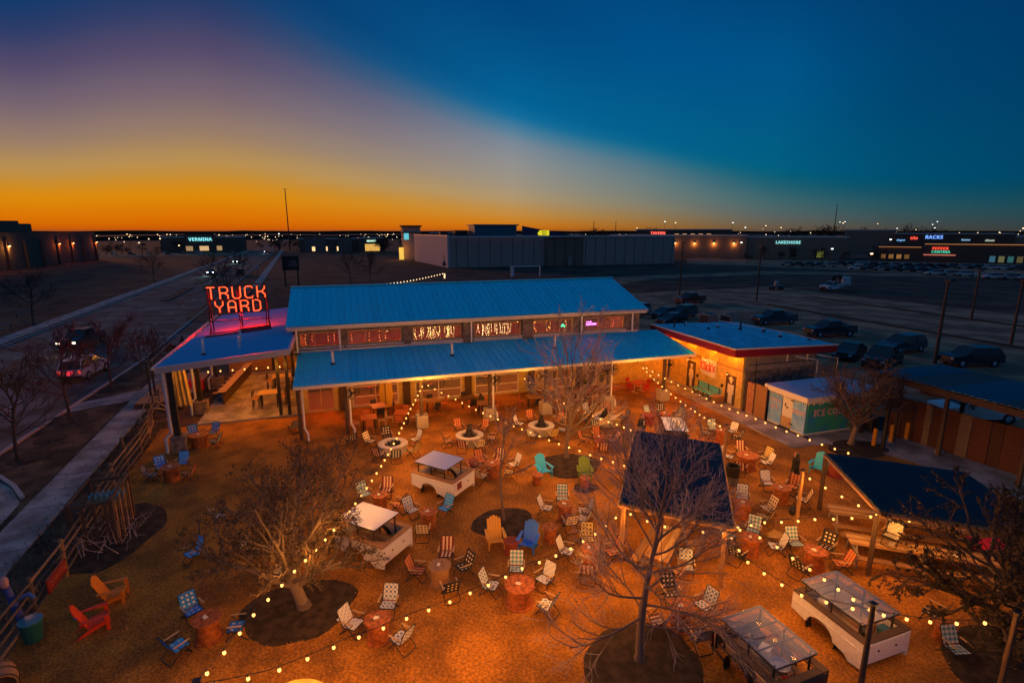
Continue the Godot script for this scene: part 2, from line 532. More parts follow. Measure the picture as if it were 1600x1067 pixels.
func ground() -> void:
	var g := MB.new()
	g.quad(Vector3(-9000, -0.03, 300), Vector3(9000, -0.03, 300), Vector3(9000, -0.03, -12000), Vector3(-9000, -0.03, -12000))
	struct("ground", g.mesh(), M.field)
	struct("gravel_yard", sheet([Vector2(-9.4, 3), Vector2(-9.9, 17), Vector2(-10.9, 29.4), Vector2(-11.3, 36.0), Vector2(-9.4, 35.9), Vector2(-3.25, 35.8), Vector2(-3.2, 36.3), Vector2(24.0, 36.3), Vector2(23.72, 35.7), Vector2(23.62, 23.7), Vector2(23.6, 21.6), Vector2(25.6, 22.2), Vector2(27.0, 21.5), Vector2(30, 16), Vector2(30, 3)], 0.004), M.gravel)
	# west verge between fence and street
	struct("grass_verge", sheet([Vector2(-9.6, 3), Vector2(-9.9, 17), Vector2(-10.9, 29.4), Vector2(-11.3, 36.0), Vector2(-11.6, 60), Vector2(-14.5, 140), Vector2(-26, 150), Vector2(street_u(90.0) + 0.1, 90), Vector2(-18.5, 57), Vector2(-18.5, 3)], 0.0), M.verge)
	# pavement slabs along the street
	var sl := Node3D.new()
	sl.name = "sidewalk"
	add_child(sl)
	sl.set_meta("kind", "structure")
	var slab := MB.new().cbox(Vector3(0, 0.03, 0), Vector3(1.58, 0.1, 1.76), 0.012).mesh()
	var walkpts := []
	for i in 64:
		var w := 13.0 + i * 1.8
		var uc := -12.75 - (w - 20.0) * 0.067 - 0.0
		if w > 60.0: uc = -12.75 - 40.0 * 0.067 - (w - 60.0) * 0.070
		obj("slab", slab, M.concrete, sl, p(uc, w, 0.002 * (i % 3)), Vector3(0, atan(0.067), 0))
	var far := MB.new()
	for side in 2:
		for i in 10:
			var w0 := 128.0 + i * 26.0
			var w1 := w0 + 26.0
			var k := -18.15 if side == 0 else -999.0
			var a := -18.4 - (w0 - 128.0) * 0.071
			var b := -18.4 - (w1 - 128.0) * 0.071
			if side == 1:
				a = street_u(w0) - 17.0; b = street_u(w1) - 17.0
			far.quad(p(a - 0.9, w0, 0.02), p(a + 0.9, w0, 0.02), p(b + 0.9, w1, 0.02), p(b - 0.9, w1, 0.02))
	struct("far_sidewalk", far.mesh(), M.concrete)
	var fw := MB.new()
	for i in 9:
		var w0 := 20.0 + i * 12.0
		var w1 := w0 + 12.0
		fw.quad(p(street_u(w0) - 18.2, w0, 0.03), p(street_u(w0) - 16.2, w0, 0.03), p(street_u(w1) - 16.2, w1, 0.03), p(street_u(w1) - 18.2, w1, 0.03))
	struct("opposite_sidewalk", fw.mesh(), M.concrete)
	# walk from kerb to pavement, driveway at the lower left
	struct("cross_walk", sheet([Vector2(-18.5, 41.2), Vector2(-18.5, 43.4), Vector2(-14.9, 46.2), Vector2(-14.75, 43.2)], 0.03), M.concrete)
	struct("driveway", sheet([Vector2(-24, 20), Vector2(-13.6, 20), Vector2(-14.45, 27.4), Vector2(-15.6, 29.2), Vector2(-16.9, 30.6), Vector2(-24, 32)], 0.022), M.concrete)
	kerb_line([Vector2(-14.6, 27.9), Vector2(-15.6, 29.4), Vector2(-16.9, 30.9)])
	# street
	var st := MB.new()
	var ws := [3.0, 30.0, 57.0, 90.0, 140.0, 220.0, 330.0, 520.0, 900.0]
	for i in ws.size() - 1:
		var w0: float = ws[i]
		var w1: float = ws[i + 1]
		var k0 := street_u(w0)
		var k1 := street_u(w1)
		st.quad(p(k0 - 15.5, w0, 0.004), p(k0, w0, 0.004), p(k1, w1, 0.004), p(k1 - 15.5, w1, 0.004))
	struct("street", st.mesh(), M.asphalt)
	for s in 2:
		var pts := []
		for w in [3.0, 30.0, 57.0, 90.0, 140.0, 220.0, 330.0]:
			if s == 0 and w > 57.0 and w < 90.0: continue
			pts.append(Vector2(street_u(w) + (0.05 if s == 0 else -15.5), w))
		kerb_line(pts)
	# side street joining from the right, grass island between the two
	struct("side_street", sheet([Vector2(-19, 62), Vector2(-13.0, 60), Vector2(-12.2, 74), Vector2(-14.6, 88), Vector2(-20.8, 88)], 0.012), M.asphalt)
	struct("grass_island", sheet([Vector2(-21.2, 83), Vector2(-17.0, 77), Vector2(-16.2, 90), Vector2(-18, 122), Vector2(-23.6, 122)], 0.10), M.verge)
	var md := MB.new()
	for i in 5:
		var w := 118.0 + i * 34.0
		md.cbox(p(street_u(w) - 8.2, w, 0.06), Vector3(1.6, 0.14, 24.0), 0.03, Vector3(0, 0.066, 0))
	struct("road_median", md.mesh(), M.verge)
	var lm := MB.new()
	for i in 26:
		var w := 34.0 + i * 9.0
		for q in [-4.0, -11.6]:
			var uu := street_u(w) + float(q)
			lm.quad(p(uu - 0.06, w, 0.009), p(uu + 0.06, w, 0.009), p(uu - 0.18 + 0.06, w + 3.0, 0.009), p(uu - 0.18 - 0.06, w + 3.0, 0.009))
	for w in [95.0, 96.4]:
		lm.quad(p(street_u(w) - 15.2, w, 0.009), p(street_u(w) - 0.2, w, 0.009), p(street_u(w) - 0.2, w + 0.3, 0.009), p(street_u(w) - 15.2, w + 0.3, 0.009))
	struct("lane_markings", lm.mesh(), mat(0.4, 0.38, 0.34, 0.8))
	# concrete walk beside the restrooms: slabs
	var wk := Node3D.new()
	wk.name = "walkway"
	add_child(wk)
	wk.set_meta("kind", "structure")
	for i in 8:
		var s := MB.new().cbox(Vector3.ZERO, Vector3(1.78, 0.12, 1.93), 0.012).mesh()
		obj("slab", s, M.concrete, wk, p(24.53, 22.6 + i * 1.95 + 0.0, 0.0 + 0.003 * (i % 2)))
	struct("service_drive", sheet([Vector2(23.62, 21.5), Vector2(25.42, 21.6), Vector2(25.6, 22.2), Vector2(25.9, 22.8), Vector2(31.2, 23.7), Vector2(30.8, 21.2), Vector2(32.2, 15.4), Vector2(33.4, 5), Vector2(28.7, 5), Vector2(28.8, 13.6), Vector2(28.2, 18.2), Vector2(27.4, 20.3), Vector2(25.9, 21.4)], 0.03), M.concrete)
	# parking lot to the right, with two planted strips
	struct("parking_lot", sheet([Vector2(25.5, 36), Vector2(36, 20), Vector2(36, 3), Vector2(140, 3), Vector2(110, 30), Vector2(94.5, 50), Vector2(93.4, 59), Vector2(90.4, 93), Vector2(54, 91.5), Vector2(24, 80), Vector2(24, 47.5), Vector2(25.5, 47.5)], 0.006), M.lot)
	for s in [[67.5, 10.0, 70.0], [83.0, 22.0, 74.5]]:
		struct("planting_strip", MB.new().cbox(p(s[0], (s[1] + s[2]) / 2.0, 0.05), Vector3(0.9, 0.12, s[2] - s[1]), 0.02).mesh(), M.mulch)
	struct("field_road", sheet([Vector2(28, 112), Vector2(60, 118), Vector2(74, 127), Vector2(124, 131), Vector2(180, 96), Vector2(176, 84), Vector2(120, 121), Vector2(76, 118), Vector2(62, 108), Vector2(28, 104)], 0.01), M.lot)
	struct("far_parking_lot", sheet([Vector2(126, 172), Vector2(150, 205), Vector2(205, 165), Vector2(260, 120), Vector2(230, 70), Vector2(165, 100)], 0.012), M.lot)
	struct("store_parking", sheet([Vector2(-130, 300), Vector2(-50, 300), Vector2(-46, 345), Vector2(-140, 345)], 0.012), M.lot)
	# mulch rings under the trees
	var k := 0
	for q in [[-2.0, 16.3, 1.75, 1.5], [5.85, 19.1, 1.35, 1.25], [10.75, 23.4, 1.6, 1.5], [7.5, 11.0, 1.7, 1.45], [-9.35, 23.2, 1.55, 2.6], [17.3, 7.6, 1.9, 1.5], [27.2, 20.4, 1.9, 1.3], [10.45, 20.9, 0.62, 0.5], [-17.5, 39.6, 1.0, 1.3], [-17.55, 46.8, 1.0, 1.2], [-16.7, 33.4, 0.95, 1.2], [-17.0, 36.2, 0.8, 0.95], [-17.8, 50.6, 0.8, 1.0]]:
		k += 1
		var poly := blob_poly(q[0], q[1], q[2], q[3], 100 + k)
		var mb := MB.new()
		var c := p(q[0], q[1], 0.07)
		for i in poly.size():
			var a: Vector2 = poly[i]
			var b: Vector2 = poly[(i + 1) % poly.size()]
			var am := a.lerp(Vector2(q[0], q[1]), 0.35)
			var bm := b.lerp(Vector2(q[0], q[1]), 0.35)
			mb.quad(p(a.x, a.y, 0.012), p(b.x, b.y, 0.012), p(bm.x, bm.y, 0.055), p(am.x, am.y, 0.055))
			mb.tri(p(am.x, am.y, 0.055), p(bm.x, bm.y, 0.055), c)
		struct("mulch_bed", mb.mesh(), M.mulch)
	# scattered chips and small stones give the gravel a grain that catches light
	var mm := MultiMesh.new()
	mm.transform_format = MultiMesh.TRANSFORM_3D
	mm.use_colors = true
	var chip := MB.new().ball(Vector3.ZERO, Vector3(0.03, 0.016, 0.024), 5, 3).mesh()
	mm.mesh = chip
	mm.instance_count = 16000
	rng.seed = 77
	for i in mm.instance_count:
		var w := 7.0 + 26.0 * pow(rng.randf(), 1.4)
		var u := rng.randf_range(-9.6, 23.0)
		var s := rng.randf_range(0.4, 1.3)
		mm.set_instance_transform(i, Transform3D(Basis(Vector3.UP, rng.randf() * TAU).scaled(Vector3(s, s, s)), p(u, w, 0.008)))
		var t := rng.randf_range(0.4, 1.15)
		mm.set_instance_color(i, Color(0.46 * t, 0.2 * t, 0.06 * t))
	var mi := MultiMeshInstance3D.new()
	mi.name = "loose_gravel"
	mi.multimesh = mm
	mi.material_override = M.vc
	add_child(mi)
	stuff(mi)
	tag(mi, "loose stones and wood chips scattered over the orange gravel yard", "gravel")

# ---------- main hall ----------
func wall_with_openings(mb: MB, u0: float, u1: float, w: float, h0: float, h1: float, th: float, op: Array) -> void:
	# op: [ua, ub, ha, hb] sorted by ua; wall lies behind plane w
	var x := u0
	for o in op:
		if o[0] > x: mb.box(p((x + o[0]) / 2, w + th / 2, (h0 + h1) / 2), Vector3(o[0] - x, h1 - h0, th))
		if o[2] > h0: mb.box(p((o[0] + o[1]) / 2, w + th / 2, (h0 + o[2]) / 2), Vector3(o[1] - o[0], o[2] - h0, th))
		if o[3] < h1: mb.box(p((o[0] + o[1]) / 2, w + th / 2, (o[3] + h1) / 2), Vector3(o[1] - o[0], h1 - o[3], th))
		x = o[1]
	if x < u1: mb.box(p((x + u1) / 2, w + th / 2, (h0 + h1) / 2), Vector3(u1 - x, h1 - h0, th))

func roof_panels(parent: Node3D, u0: float, u1: float, wa: float, ha: float, wb: float, hb: float, pw: float, m: Array) -> void:
	var n := int(round((u1 - u0) / pw))
	pw = (u1 - u0) / n
	var ln := Vector2(wb - wa, hb - ha).length()
	var pit := atan2(hb - ha, wb - wa)
	var mb := MB.new()
	mb.box(Vector3(0, 0, 0), Vector3(pw - 0.012, 0.03, ln))
	mb.box(Vector3(-pw / 2 + 0.02, 0.04, 0), Vector3(0.035, 0.05, ln))
	var ms := mb.mesh()
	for i in n:
		obj("roof_panel", ms, m[(i * 7 + i / 5) % m.size()], parent, p(u0 + (i + 0.5) * pw, (wa + wb) / 2, (ha + hb) / 2), Vector3(pit, 0, 0))

func window_unit(parent: Node3D, nm: String, ua: float, ub: float, w: float, ha: float, hb: float, cols: int, rows: int, fr: Material, bar := 0.07) -> void:
	var f := MB.new()
	var cu := (ua + ub) / 2
	var ch := (ha + hb) / 2
	f.box(p(cu, w, ha + bar / 2), Vector3(ub - ua, bar, 0.09)); f.box(p(cu, w, hb - bar / 2), Vector3(ub - ua, bar, 0.09))
	f.box(p(ua + bar / 2, w, ch), Vector3(bar, hb - ha - 2 * bar, 0.09)); f.box(p(ub - bar / 2, w, ch), Vector3(bar, hb - ha - 2 * bar, 0.09))
	var o := obj(nm, f.mesh(), fr, parent)
	for i in range(1, cols): obj("mullion", MB.new().box(p(lerpf(ua, ub, float(i) / cols), w, ch), Vector3(0.05, hb - ha - 2 * bar, 0.06)).mesh(), fr, o)
	for j in range(1, rows): obj("rail", MB.new().box(p(cu, w - 0.004, lerpf(ha, hb, float(j) / rows)), Vector3(ub - ua - 2 * bar, 0.05, 0.05)).mesh(), fr, o)
	for i in cols:
		for j in rows:
			var a := lerpf(ua + bar, ub - bar, float(i) / cols); var b := lerpf(ua + bar, ub - bar, float(i + 1) / cols)
			var c := lerpf(ha + bar, hb - bar, float(j) / rows); var d := lerpf(ha + bar, hb - bar, float(j + 1) / rows)
			var g := MB.new()
			g.quad(p(a, w + 0.02, c), p(b, w + 0.02, c), p(b, w + 0.02, d), p(a, w + 0.02, d))
			obj("pane", g.mesh(), M.glass, o)

func main_building() -> void:
	var b := thing("roadhouse_hall", "long hall with blue standing seam roofs and a row of lit clerestory windows", "building")
	var up := [[-2.9, -0.3, 4.55, 5.5], [0.12, 3.65, 4.55, 5.5], [4.45, 7.9, 4.5, 5.5], [8.83, 12.39, 4.5, 5.5], [13.35, 16.62, 4.5, 5.5], [17.66, 21.0, 4.5, 5.5]]
	var low := [[-2.75, -1.0, 0.05, 2.7], [0.16, 3.3, 0.12, 2.95], [4.45, 7.85, 0.12, 2.95], [8.8, 12.25, 0.12, 2.95], [14.2, 16.6, 0.12, 2.95], [17.95, 18.8, 0.05, 2.4], [19.35, 20.3, 1.0, 2.5]]
	var wl := MB.new()
	wall_with_openings(wl, -3.3, 22.4, 36.2, 3.6, 6.22, 0.25, up)
	wl.box(p(-3.18, 41.6, 3.1), Vector3(0.24, 6.2, 10.3)); wl.box(p(22.28, 41.6, 3.1), Vector3(0.24, 6.2, 10.3))
	wl.box(p(9.55, 46.9, 3.1), Vector3(25.7, 6.2, 0.25))
	for u in [-3.18, 22.28]:
		wl.prism([Vector2(-36.3, 6.2), Vector2(-46.9, 6.2), Vector2(-41.5, 7.85)], 0.24, Transform3D(Basis(Vector3(0, 0, 1), Vector3(0, 1, 0), Vector3(-1, 0, 0)), Vector3(u + 0.12, 0, 0)))
	obj("upper_wall", wl.mesh(), M.block, b)
	var w2 := MB.new()
	wall_with_openings(w2, -3.3, 25.3, 36.2, 0.0, 3.6, 0.25, low)
	obj("lower_wall", w2.mesh(), M.tanwall, b)
	# projecting block piers between the clerestory windows
	for q in [[8.36, 0.75], [12.87, 0.8], [4.05, 0.0], [17.15, 0.0]]:
		if q[1] > 0: obj("pier", MB.new().box(p(q[0], 36.1, 5.1), Vector3(q[1], 1.9, 0.2)).mesh(), M.block, b)
	for q in up:
		window_unit(b, "window", q[0], q[1], 36.28, q[2], q[3], 3, 1, M.woodpale)
		obj("sill", MB.new().cbox(p((q[0] + q[1]) / 2, 36.14, q[2] - 0.07), Vector3(q[1] - q[0] + 0.3, 0.09, 0.2), 0.01).mesh(), M.trim, b)
	for q in low.slice(1, 5):
		window_unit(b, "garage_door", q[0], q[1], 36.27, q[2], q[3], 2, 4, M.trim, 0.1)
	window_unit(b, "double_door", -2.75, -1.0, 36.27, 0.05, 2.7, 2, 1, M.woodpale, 0.1)
	window_unit(b, "glass_door", 17.95, 18.8, 36.27, 0.05, 2.4, 1, 2, M.trim, 0.1)
	window_unit(b, "small_window", 19.35, 20.3, 36.27, 1.0, 2.5, 1, 3, M.wooddark, 0.07)
	# wall panels, pilasters between the garage doors
	for u in [-0.45, 3.85, 8.3, 13.2, 17.2]:
		obj("pilaster", MB.new().cbox(p(u, 36.12, 1.8), Vector3(0.5, 3.55, 0.14), 0.015).mesh(), M.wooddark, b)
		obj("wall_poster", MB.new().box(p(u + 0.02, 36.03, 2.3), Vector3(0.42, 0.55, 0.03)).mesh(), M.darkred, b)
	# roofs
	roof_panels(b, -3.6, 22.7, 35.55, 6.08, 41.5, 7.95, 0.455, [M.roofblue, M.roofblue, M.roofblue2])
	var bk := MB.new()
	bk.boxr(p(9.55, 44.45, 7.0), Vector3(26.3, 0.06, 6.25), Vector3(-0.3115, 0, 0))
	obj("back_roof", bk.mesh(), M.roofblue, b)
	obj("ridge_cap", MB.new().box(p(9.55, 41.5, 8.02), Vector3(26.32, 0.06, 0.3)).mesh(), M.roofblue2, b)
	obj("gutter", MB.new().cbox(p(9.55, 35.5, 5.98), Vector3(26.3, 0.16, 0.14), 0.02).mesh(), M.galv, b)
	obj("fascia", MB.new().box(p(9.55, 35.62, 5.86), Vector3(26.2, 0.2, 0.06)).mesh(), M.trim, b)
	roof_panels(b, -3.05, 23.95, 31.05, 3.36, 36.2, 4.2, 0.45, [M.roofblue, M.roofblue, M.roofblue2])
	obj("flashing", MB.new().box(p(9.5, 36.14, 4.28), Vector3(25.6, 0.14, 0.1)).mesh(), M.galv, b)
	obj("eave_fascia", MB.new().cbox(p(10.45, 31.0, 3.26), Vector3(27.0, 0.2, 0.1), 0.015).mesh(), M.offwhite, b)
	obj("rake_trim", MB.new().boxr(p(23.98, 33.6, 3.72), Vector3(0.08, 0.2, 5.25), Vector3(0.1622, 0, 0)).mesh(), M.offwhite, b)
	obj("soffit", MB.new().boxr(p(10.45, 33.6, 3.62), Vector3(26.9, 0.05, 5.0), Vector3(0.1622, 0, 0)).mesh(), M.wood, b)
	# rafters that reach past the last posts
	for i in 13:
		obj("rafter", MB.new().boxr(p(-2.7 + i * 2.2, 33.6, 3.5), Vector3(0.09, 0.18, 5.0), Vector3(0.1622, 0, 0)).mesh(), M.wooddark, b)
	for u in [-3.05, -0.4, 8.55, 17.2, 21.6]:
		obj("downspout", MB.new().box(p(u, 36.02 - (0.09 if u > -3 else 0.0), 5.1), Vector3(0.11, 1.75, 0.1)).mesh(), M.white, b)
	for q in [[-0.87, 33.9], [6.72, 33.9], [14.16, 33.9]]:
		var v := obj("roof_vent", MB.new().tube([p(q[0], q[1], 3.8), p(q[0], q[1], 4.55)], 0.075, 0.075, 8).mesh(), M.white, b)
		obj("vent_cap", MB.new().tube([p(q[0], q[1], 4.53), p(q[0], q[1], 4.66)], 0.11, 0.11, 8).mesh(), M.galv, v)
		obj("vent_boot", MB.new().tube([p(q[0], q[1], 3.78), p(q[0], q[1], 3.93)], 0.2, 0.12, 8).mesh(), M.steel, v)
	# posts under the lower eave, some in stone planters
	for u in [-2.85, -0.25, 4.2, 8.6, 12.5, 17.15, 21.65]:
		var post := obj("post", MB.new().cbox(p(u, 31.35, 1.65), Vector3(0.2, 3.2, 0.2), 0.02).mesh(), M.wooddark, b)
		if u > 3:
			obj("stone_base", MB.new().cbox(p(u, 31.35, 0.4), Vector3(0.72, 0.8, 0.72), 0.03).mesh(), M.limestone, post)
		if u < 0 or u == 8.6 or u == 17.15:
			obj("downpipe", MB.new().tube([p(u + 0.2, 31.1, 3.25), p(u + 0.22, 31.25, 3.0), p(u + 0.22, 31.25, 0.75), p(u + 0.4, 30.95, 0.5), p(u + 0.4, 30.95, 0.05)], 0.06, 0.06, 6).mesh(), M.white, post)
	# floor inside, party walls, ceiling tie beams
	struct("hall_floor", sheet([Vector2(-3.1, 36.3), Vector2(22.2, 36.3), Vector2(22.2, 46.8), Vector2(-3.1, 46.8)], 0.05), M.wooddark)
	var lining := MB.new()
	lining.box(p(9.5, 46.7, 3.0), Vector3(25.0, 6.0, 0.06))
	obj("inner_lining", lining.mesh(), noisy(Color(0.10, 0.022, 0.012), Color(0.34, 0.07, 0.03), 2.0, 0.03, 4, 201), b)
	for i in 10:
		var u := -2.0 + i * 2.6
		obj("truss", MB.new().box(p(u, 41.5, 5.95), Vector3(0.12, 0.22, 10.2)).boxr(p(u, 39.2, 6.6), Vector3(0.1, 0.16, 5.0), Vector3(0.3115, 0, 0)).mesh(), M.wooddark, b)
	# things seen through the glass
	for q in [[1.5, 40.0], [6.0, 39.5], [10.4, 40.2], [15.3, 39.6]]:
		var t := thing("hall_table", "long timber table inside the hall behind the %s garage door" % ["first", "second", "third", "fourth"][int((q[0] + 1.0) / 4.6)], "table", p(q[0], q[1], 0.05), 0.0, "tables inside the hall")
		obj("tabletop", MB.new().cbox(Vector3(0, 0.74, 0), Vector3(2.6, 0.06, 0.8), 0.01).mesh(), M.woodpale, t)
		for s in 4: obj("leg", MB.new().box(Vector3(1.15 if s & 1 else -1.15, 0.36, 0.3 if s & 2 else -0.3), Vector3(0.08, 0.72, 0.08)).mesh(), M.steel, t)
		var ob: String = ["first", "second", "third", "fourth"][int((q[0] + 1.0) / 4.6)]
		for s in 6:
			var st := thing("hall_stool", "dark stool %s inside the hall behind the %s garage door" % [["nearest left", "nearest middle", "nearest right", "farther left", "farther middle", "farther right"][s], ob], "stool", p(q[0] - 0.8 + 0.8 * (s % 3), q[1] + (-0.75 if s < 3 else 0.75), 0.05), s * 0.4, "stools inside the hall")
			obj("seat", MB.new().lathe([Vector2(0, 0.5), Vector2(0.18, 0.5), Vector2(0.18, 0.54), Vector2(0, 0.55)], 10).mesh(), M.darkred if s % 2 else M.black, st)
			obj("stem", MB.new().tube([Vector3(0, 0, 0), Vector3(0, 0.5, 0)], 0.05, 0.03, 6).mesh(), M.steel, st)
			obj("foot", MB.new().lathe([Vector2(0.17, 0.0), Vector2(0.15, 0.03), Vector2(0.0, 0.04)], 10).mesh(), M.steel, st)
	for q in [[-2.2, 41.0, "left"], [3.6, 43.2, "middle"], [13.2, 42.6, "right"]]:
		var pn := thing("partition", "low dark partition with shelf goods inside the hall, %s" % q[2], "partition", p(q[0], q[1], 0.05))
		for k in 4: obj("shelf", MB.new().box(Vector3(0, 0.3 + k * 0.5, 0), Vector3(1.9, 0.05, 0.4)).mesh(), M.wood, pn)
		obj("back", MB.new().box(Vector3(0, 1.05, -0.2), Vector3(1.9, 2.1, 0.05)).mesh(), M.wooddark, pn)
		var gd := MB.new()
		for k in 24:
			gd.col = [Color(0.5, 0.05, 0.03), Color(0.45, 0.3, 0.1), Color(0.05, 0.08, 0.1), Color(0.5, 0.45, 0.4)][(k * 7 + k / 5) % 4]
			gd.box(Vector3(-0.8 + (k % 6) * 0.31, 0.33 + int(k / 6) * 0.5 + 0.13, 0.02), Vector3(0.2, 0.24 + 0.03 * (k % 3), 0.2))
		stuff(obj("goods", gd.mesh(), M.vc, pn))
	var bar := thing("indoor_bar", "bar counter with bottle shelves along the back wall of the hall", "bar", p(9.0, 45.0, 0.05))
	obj("counter", MB.new().cbox(Vector3(0, 0.55, 0.6), Vector3(12.0, 1.1, 0.6), 0.02).mesh(), M.wooddark, bar)
	for k in 3: obj("shelf", MB.new().box(Vector3(0, 1.3 + k * 0.5, -1.35), Vector3(12.0, 0.05, 0.3)).mesh(), M.wood, bar)
	var bt := MB.new()
	rng.seed = 31
	for k in 3:
		for i in 90:
			bt.col = [Color(0.1, 0.3, 0.05), Color(0.4, 0.12, 0.02), Color(0.5, 0.5, 0.45), Color(0.35, 0.02, 0.02)][rng.randi() % 4]
			var x := -5.9 + i * 0.13
			bt.tube([Vector3(x, 1.33 + k * 0.5, -1.35), Vector3(x, 1.53 + k * 0.5, -1.35)], 0.04, 0.035, 5); bt.tube([Vector3(x, 1.53 + k * 0.5, -1.35), Vector3(x, 1.64 + k * 0.5, -1.35)], 0.015, 0.015, 4)
	stuff(obj("bottles", bt.mesh(), M.vc, bar))
	# pendant lamps in the hall
	var kk := 0
	var lk := 0
	for q in [[-1.6, 38.6, 5.2, 0], [0.9, 38.8, 5.1, 0], [2.9, 38.4, 5.0, 0], [6.1, 39.2, 5.3, 1], [10.6, 39.2, 5.3, 1], [14.4, 38.6, 5.0, 0], [16.0, 38.9, 5.1, 0], [19.7, 38.6, 5.1, 2], [-1.9, 38.4, 2.5, 0], [1.6, 38.2, 2.7, 1], [6.2, 38.2, 2.7, 1], [10.5, 38.2, 2.7, 1], [15.4, 38.2, 2.7, 1]]:
		var high: bool = q[2] > 3.0
		var pl := thing("pendant_lamp", ("%s lit pendant lamp from the left, high behind the clerestory windows" if high else "%s low pendant lamp from the left, behind the ground floor glass") % ["first", "second", "third", "fourth", "fifth", "sixth", "seventh", "eighth"][kk if high else lk], "lamp", p(q[0], q[1], q[2]), 0.0, "pendant lamps in the hall")
		if high: kk += 1
		else: lk += 1
		var warm: Color = [Color(1.0, 0.30, 0.07), Color(1.0, 0.55, 0.2), Color(1.0, 0.42, 0.12)][q[3]]
		obj("bulb", MB.new().ball(Vector3.ZERO, Vector3(0.09, 0.09, 0.09)).mesh(), glow(warm.r, warm.g, warm.b, 8.0), pl)
		obj("shade", MB.new().lathe([Vector2(0.24, -0.02), Vector2(0.05, 0.16)], 10).mesh(), M.steel, pl)
		obj("cord", MB.new().tube([Vector3(0, 0.15, 0), Vector3(0, 0.95, 0)], 0.012, 0.012, 4).mesh(), M.black, pl)
		omni(Vector3.ZERO, warm, 11.0 if q[2] > 3 else 4.0, 0.08, pl)
	# curtains of fairy lights in the two middle bays, looser ones in the others
	rng.seed = 51
	var bay := 0
	for q in up:
		bay += 1
		var f := thing("fairy_lights", "string of tiny %s fairy lights hung inside clerestory window %s from the left" % [["red", "orange", "golden", "white and golden", "amber", "rosy"][bay - 1], ["first", "second", "third", "fourth", "fifth", "sixth"][bay - 1]], "lights", Vector3.ZERO, 0.0, "fairy lights in the clerestory")
		var mb := MB.new()
		var n: int = [26, 22, 230, 200, 46, 16][bay - 1]
		var strands := maxi(4, n / 8)
		for i in strands:
			var su := lerpf(q[0] + 0.12, q[1] - 0.12, (i + rng.randf() * 0.7) / strands)
			var sw := rng.randf_range(36.6, 38.6)
			var bow := rng.randf_range(-0.25, 0.25)
			for j in n / strands:
				var fj := (j + 0.2 + rng.randf() * 0.5) / (n / strands)
				mb.ball(p(su + bow * sin(fj * 3.0), sw, 5.45 - 1.1 * fj), Vector3.ONE * rng.randf_range(0.013, 0.024), 5, 3)
		var col: Array = [[1.0, 0.2, 0.05], [1.0, 0.35, 0.1], [1.0, 0.7, 0.28], [1.0, 0.72, 0.34], [1.0, 0.4, 0.1], [1.0, 0.3, 0.12]][bay - 1]
		stuff(obj("tiny_bulbs", mb.mesh(), glow(col[0], col[1] * 0.85, col[2] * 0.7, 8.0), f))
		for k in 3:
			var pts := []
			for i in 7:
				var a := i / 6.0
				pts.append(p(lerpf(q[0] + 0.1, q[1] - 0.1, a), 37.0 + k * 0.8, 5.5 - 0.5 * 4.0 * a * (1.0 - a)))
			obj("wire", MB.new().tube(pts, 0.008, 0.008, 4).mesh(), M.black, f)
	var ng := thing("neon_strip", "magenta neon strip inside the sixth clerestory window", "neon light", p(18.4, 37.2, 4.75))
	obj("tube", MB.new().tube([Vector3(-0.6, 0, 0), Vector3(0.65, 0.04, 0)], 0.07, 0.07, 8).mesh(), glow(1.0, 0.12, 0.8, 7.0), ng)
	obj("tube", MB.new().tube([Vector3(-0.6, 0.22, 0.1), Vector3(0.2, 0.24, 0.1)], 0.04, 0.04, 8).mesh(), glow(1.0, 0.2, 0.75, 5.0), ng)
	omni(Vector3(0, 0.25, 0.25), Color(1, 0.12, 0.7), 0.7, 0.1, ng)
	var gn := thing("neon_sign", "small green neon light inside the fifth clerestory window", "neon light", p(16.1, 37.0, 4.75))
	obj("tube", MB.new().tube([Vector3(-0.16, 0, 0), Vector3(0, 0.16, 0), Vector3(0.16, 0, 0)], 0.05, 0.05, 6).mesh(), glow(0.05, 1.0, 0.35, 6.0), gn)
	omni(Vector3(0, 0.05, 0.25), Color(0.1, 1, 0.4), 0.12, 0.05, gn)
	# soffit lights under the lower eave
	var names := ["leftmost", "second", "third", "fourth", "fifth", "sixth", "seventh"]
	for i in 7:
		var u := -1.6 + i * 3.95
		var s := thing("soffit_light", "%s round light from the left in the eave soffit of the hall" % names[i], "light", p(u, 33.2, 3.48), 0.0, "soffit lights under the eave")
		obj("rim", MB.new().lathe([Vector2(0.15, 0.0), Vector2(0.15, 0.08)], 12).mesh(), M.trim, s)
		obj("lens", MB.new().lathe([Vector2(0.0, 0.0), Vector2(0.14, 0.0), Vector2(0.14, 0.04), Vector2(0.0, 0.04)], 12).mesh(), M.lampwarm, s)
		omni(Vector3(0, -0.08, 0), Color(1.0, 0.50, 0.12), 0.75, 0.1, s)
	# added lamps on the hall wall between the doors, there to brighten the porch
	var wn := ["between double door and first garage door", "between first and second garage doors", "between second and third garage doors", "between third and fourth garage doors", "right of the fourth garage door", "near the hall's right corner"]
	for i in 6:
		var l := thing("wall_lamp", "added lamp on the hall wall under the eave, %s" % wn[i], "lamp", p([-0.45, 3.85, 8.3, 13.2, 17.2, 21.4][i], 35.75, 2.75), 0.0, "added lamps on the hall wall")
		obj("bracket", MB.new().tube([Vector3(0, 0.1, -0.32), Vector3(0, 0.16, -0.1), Vector3(0, 0.08, 0)], 0.018, 0.018, 5).mesh(), M.steel, l)
		obj("shade", MB.new().lathe([Vector2(0.13, 0.0), Vector2(0.04, 0.09)], 10).mesh(), M.steel, l)
		obj("bulb", MB.new().ball(Vector3(0, -0.01, 0), Vector3(0.055, 0.055, 0.055)).mesh(), M.lampwarm, l)
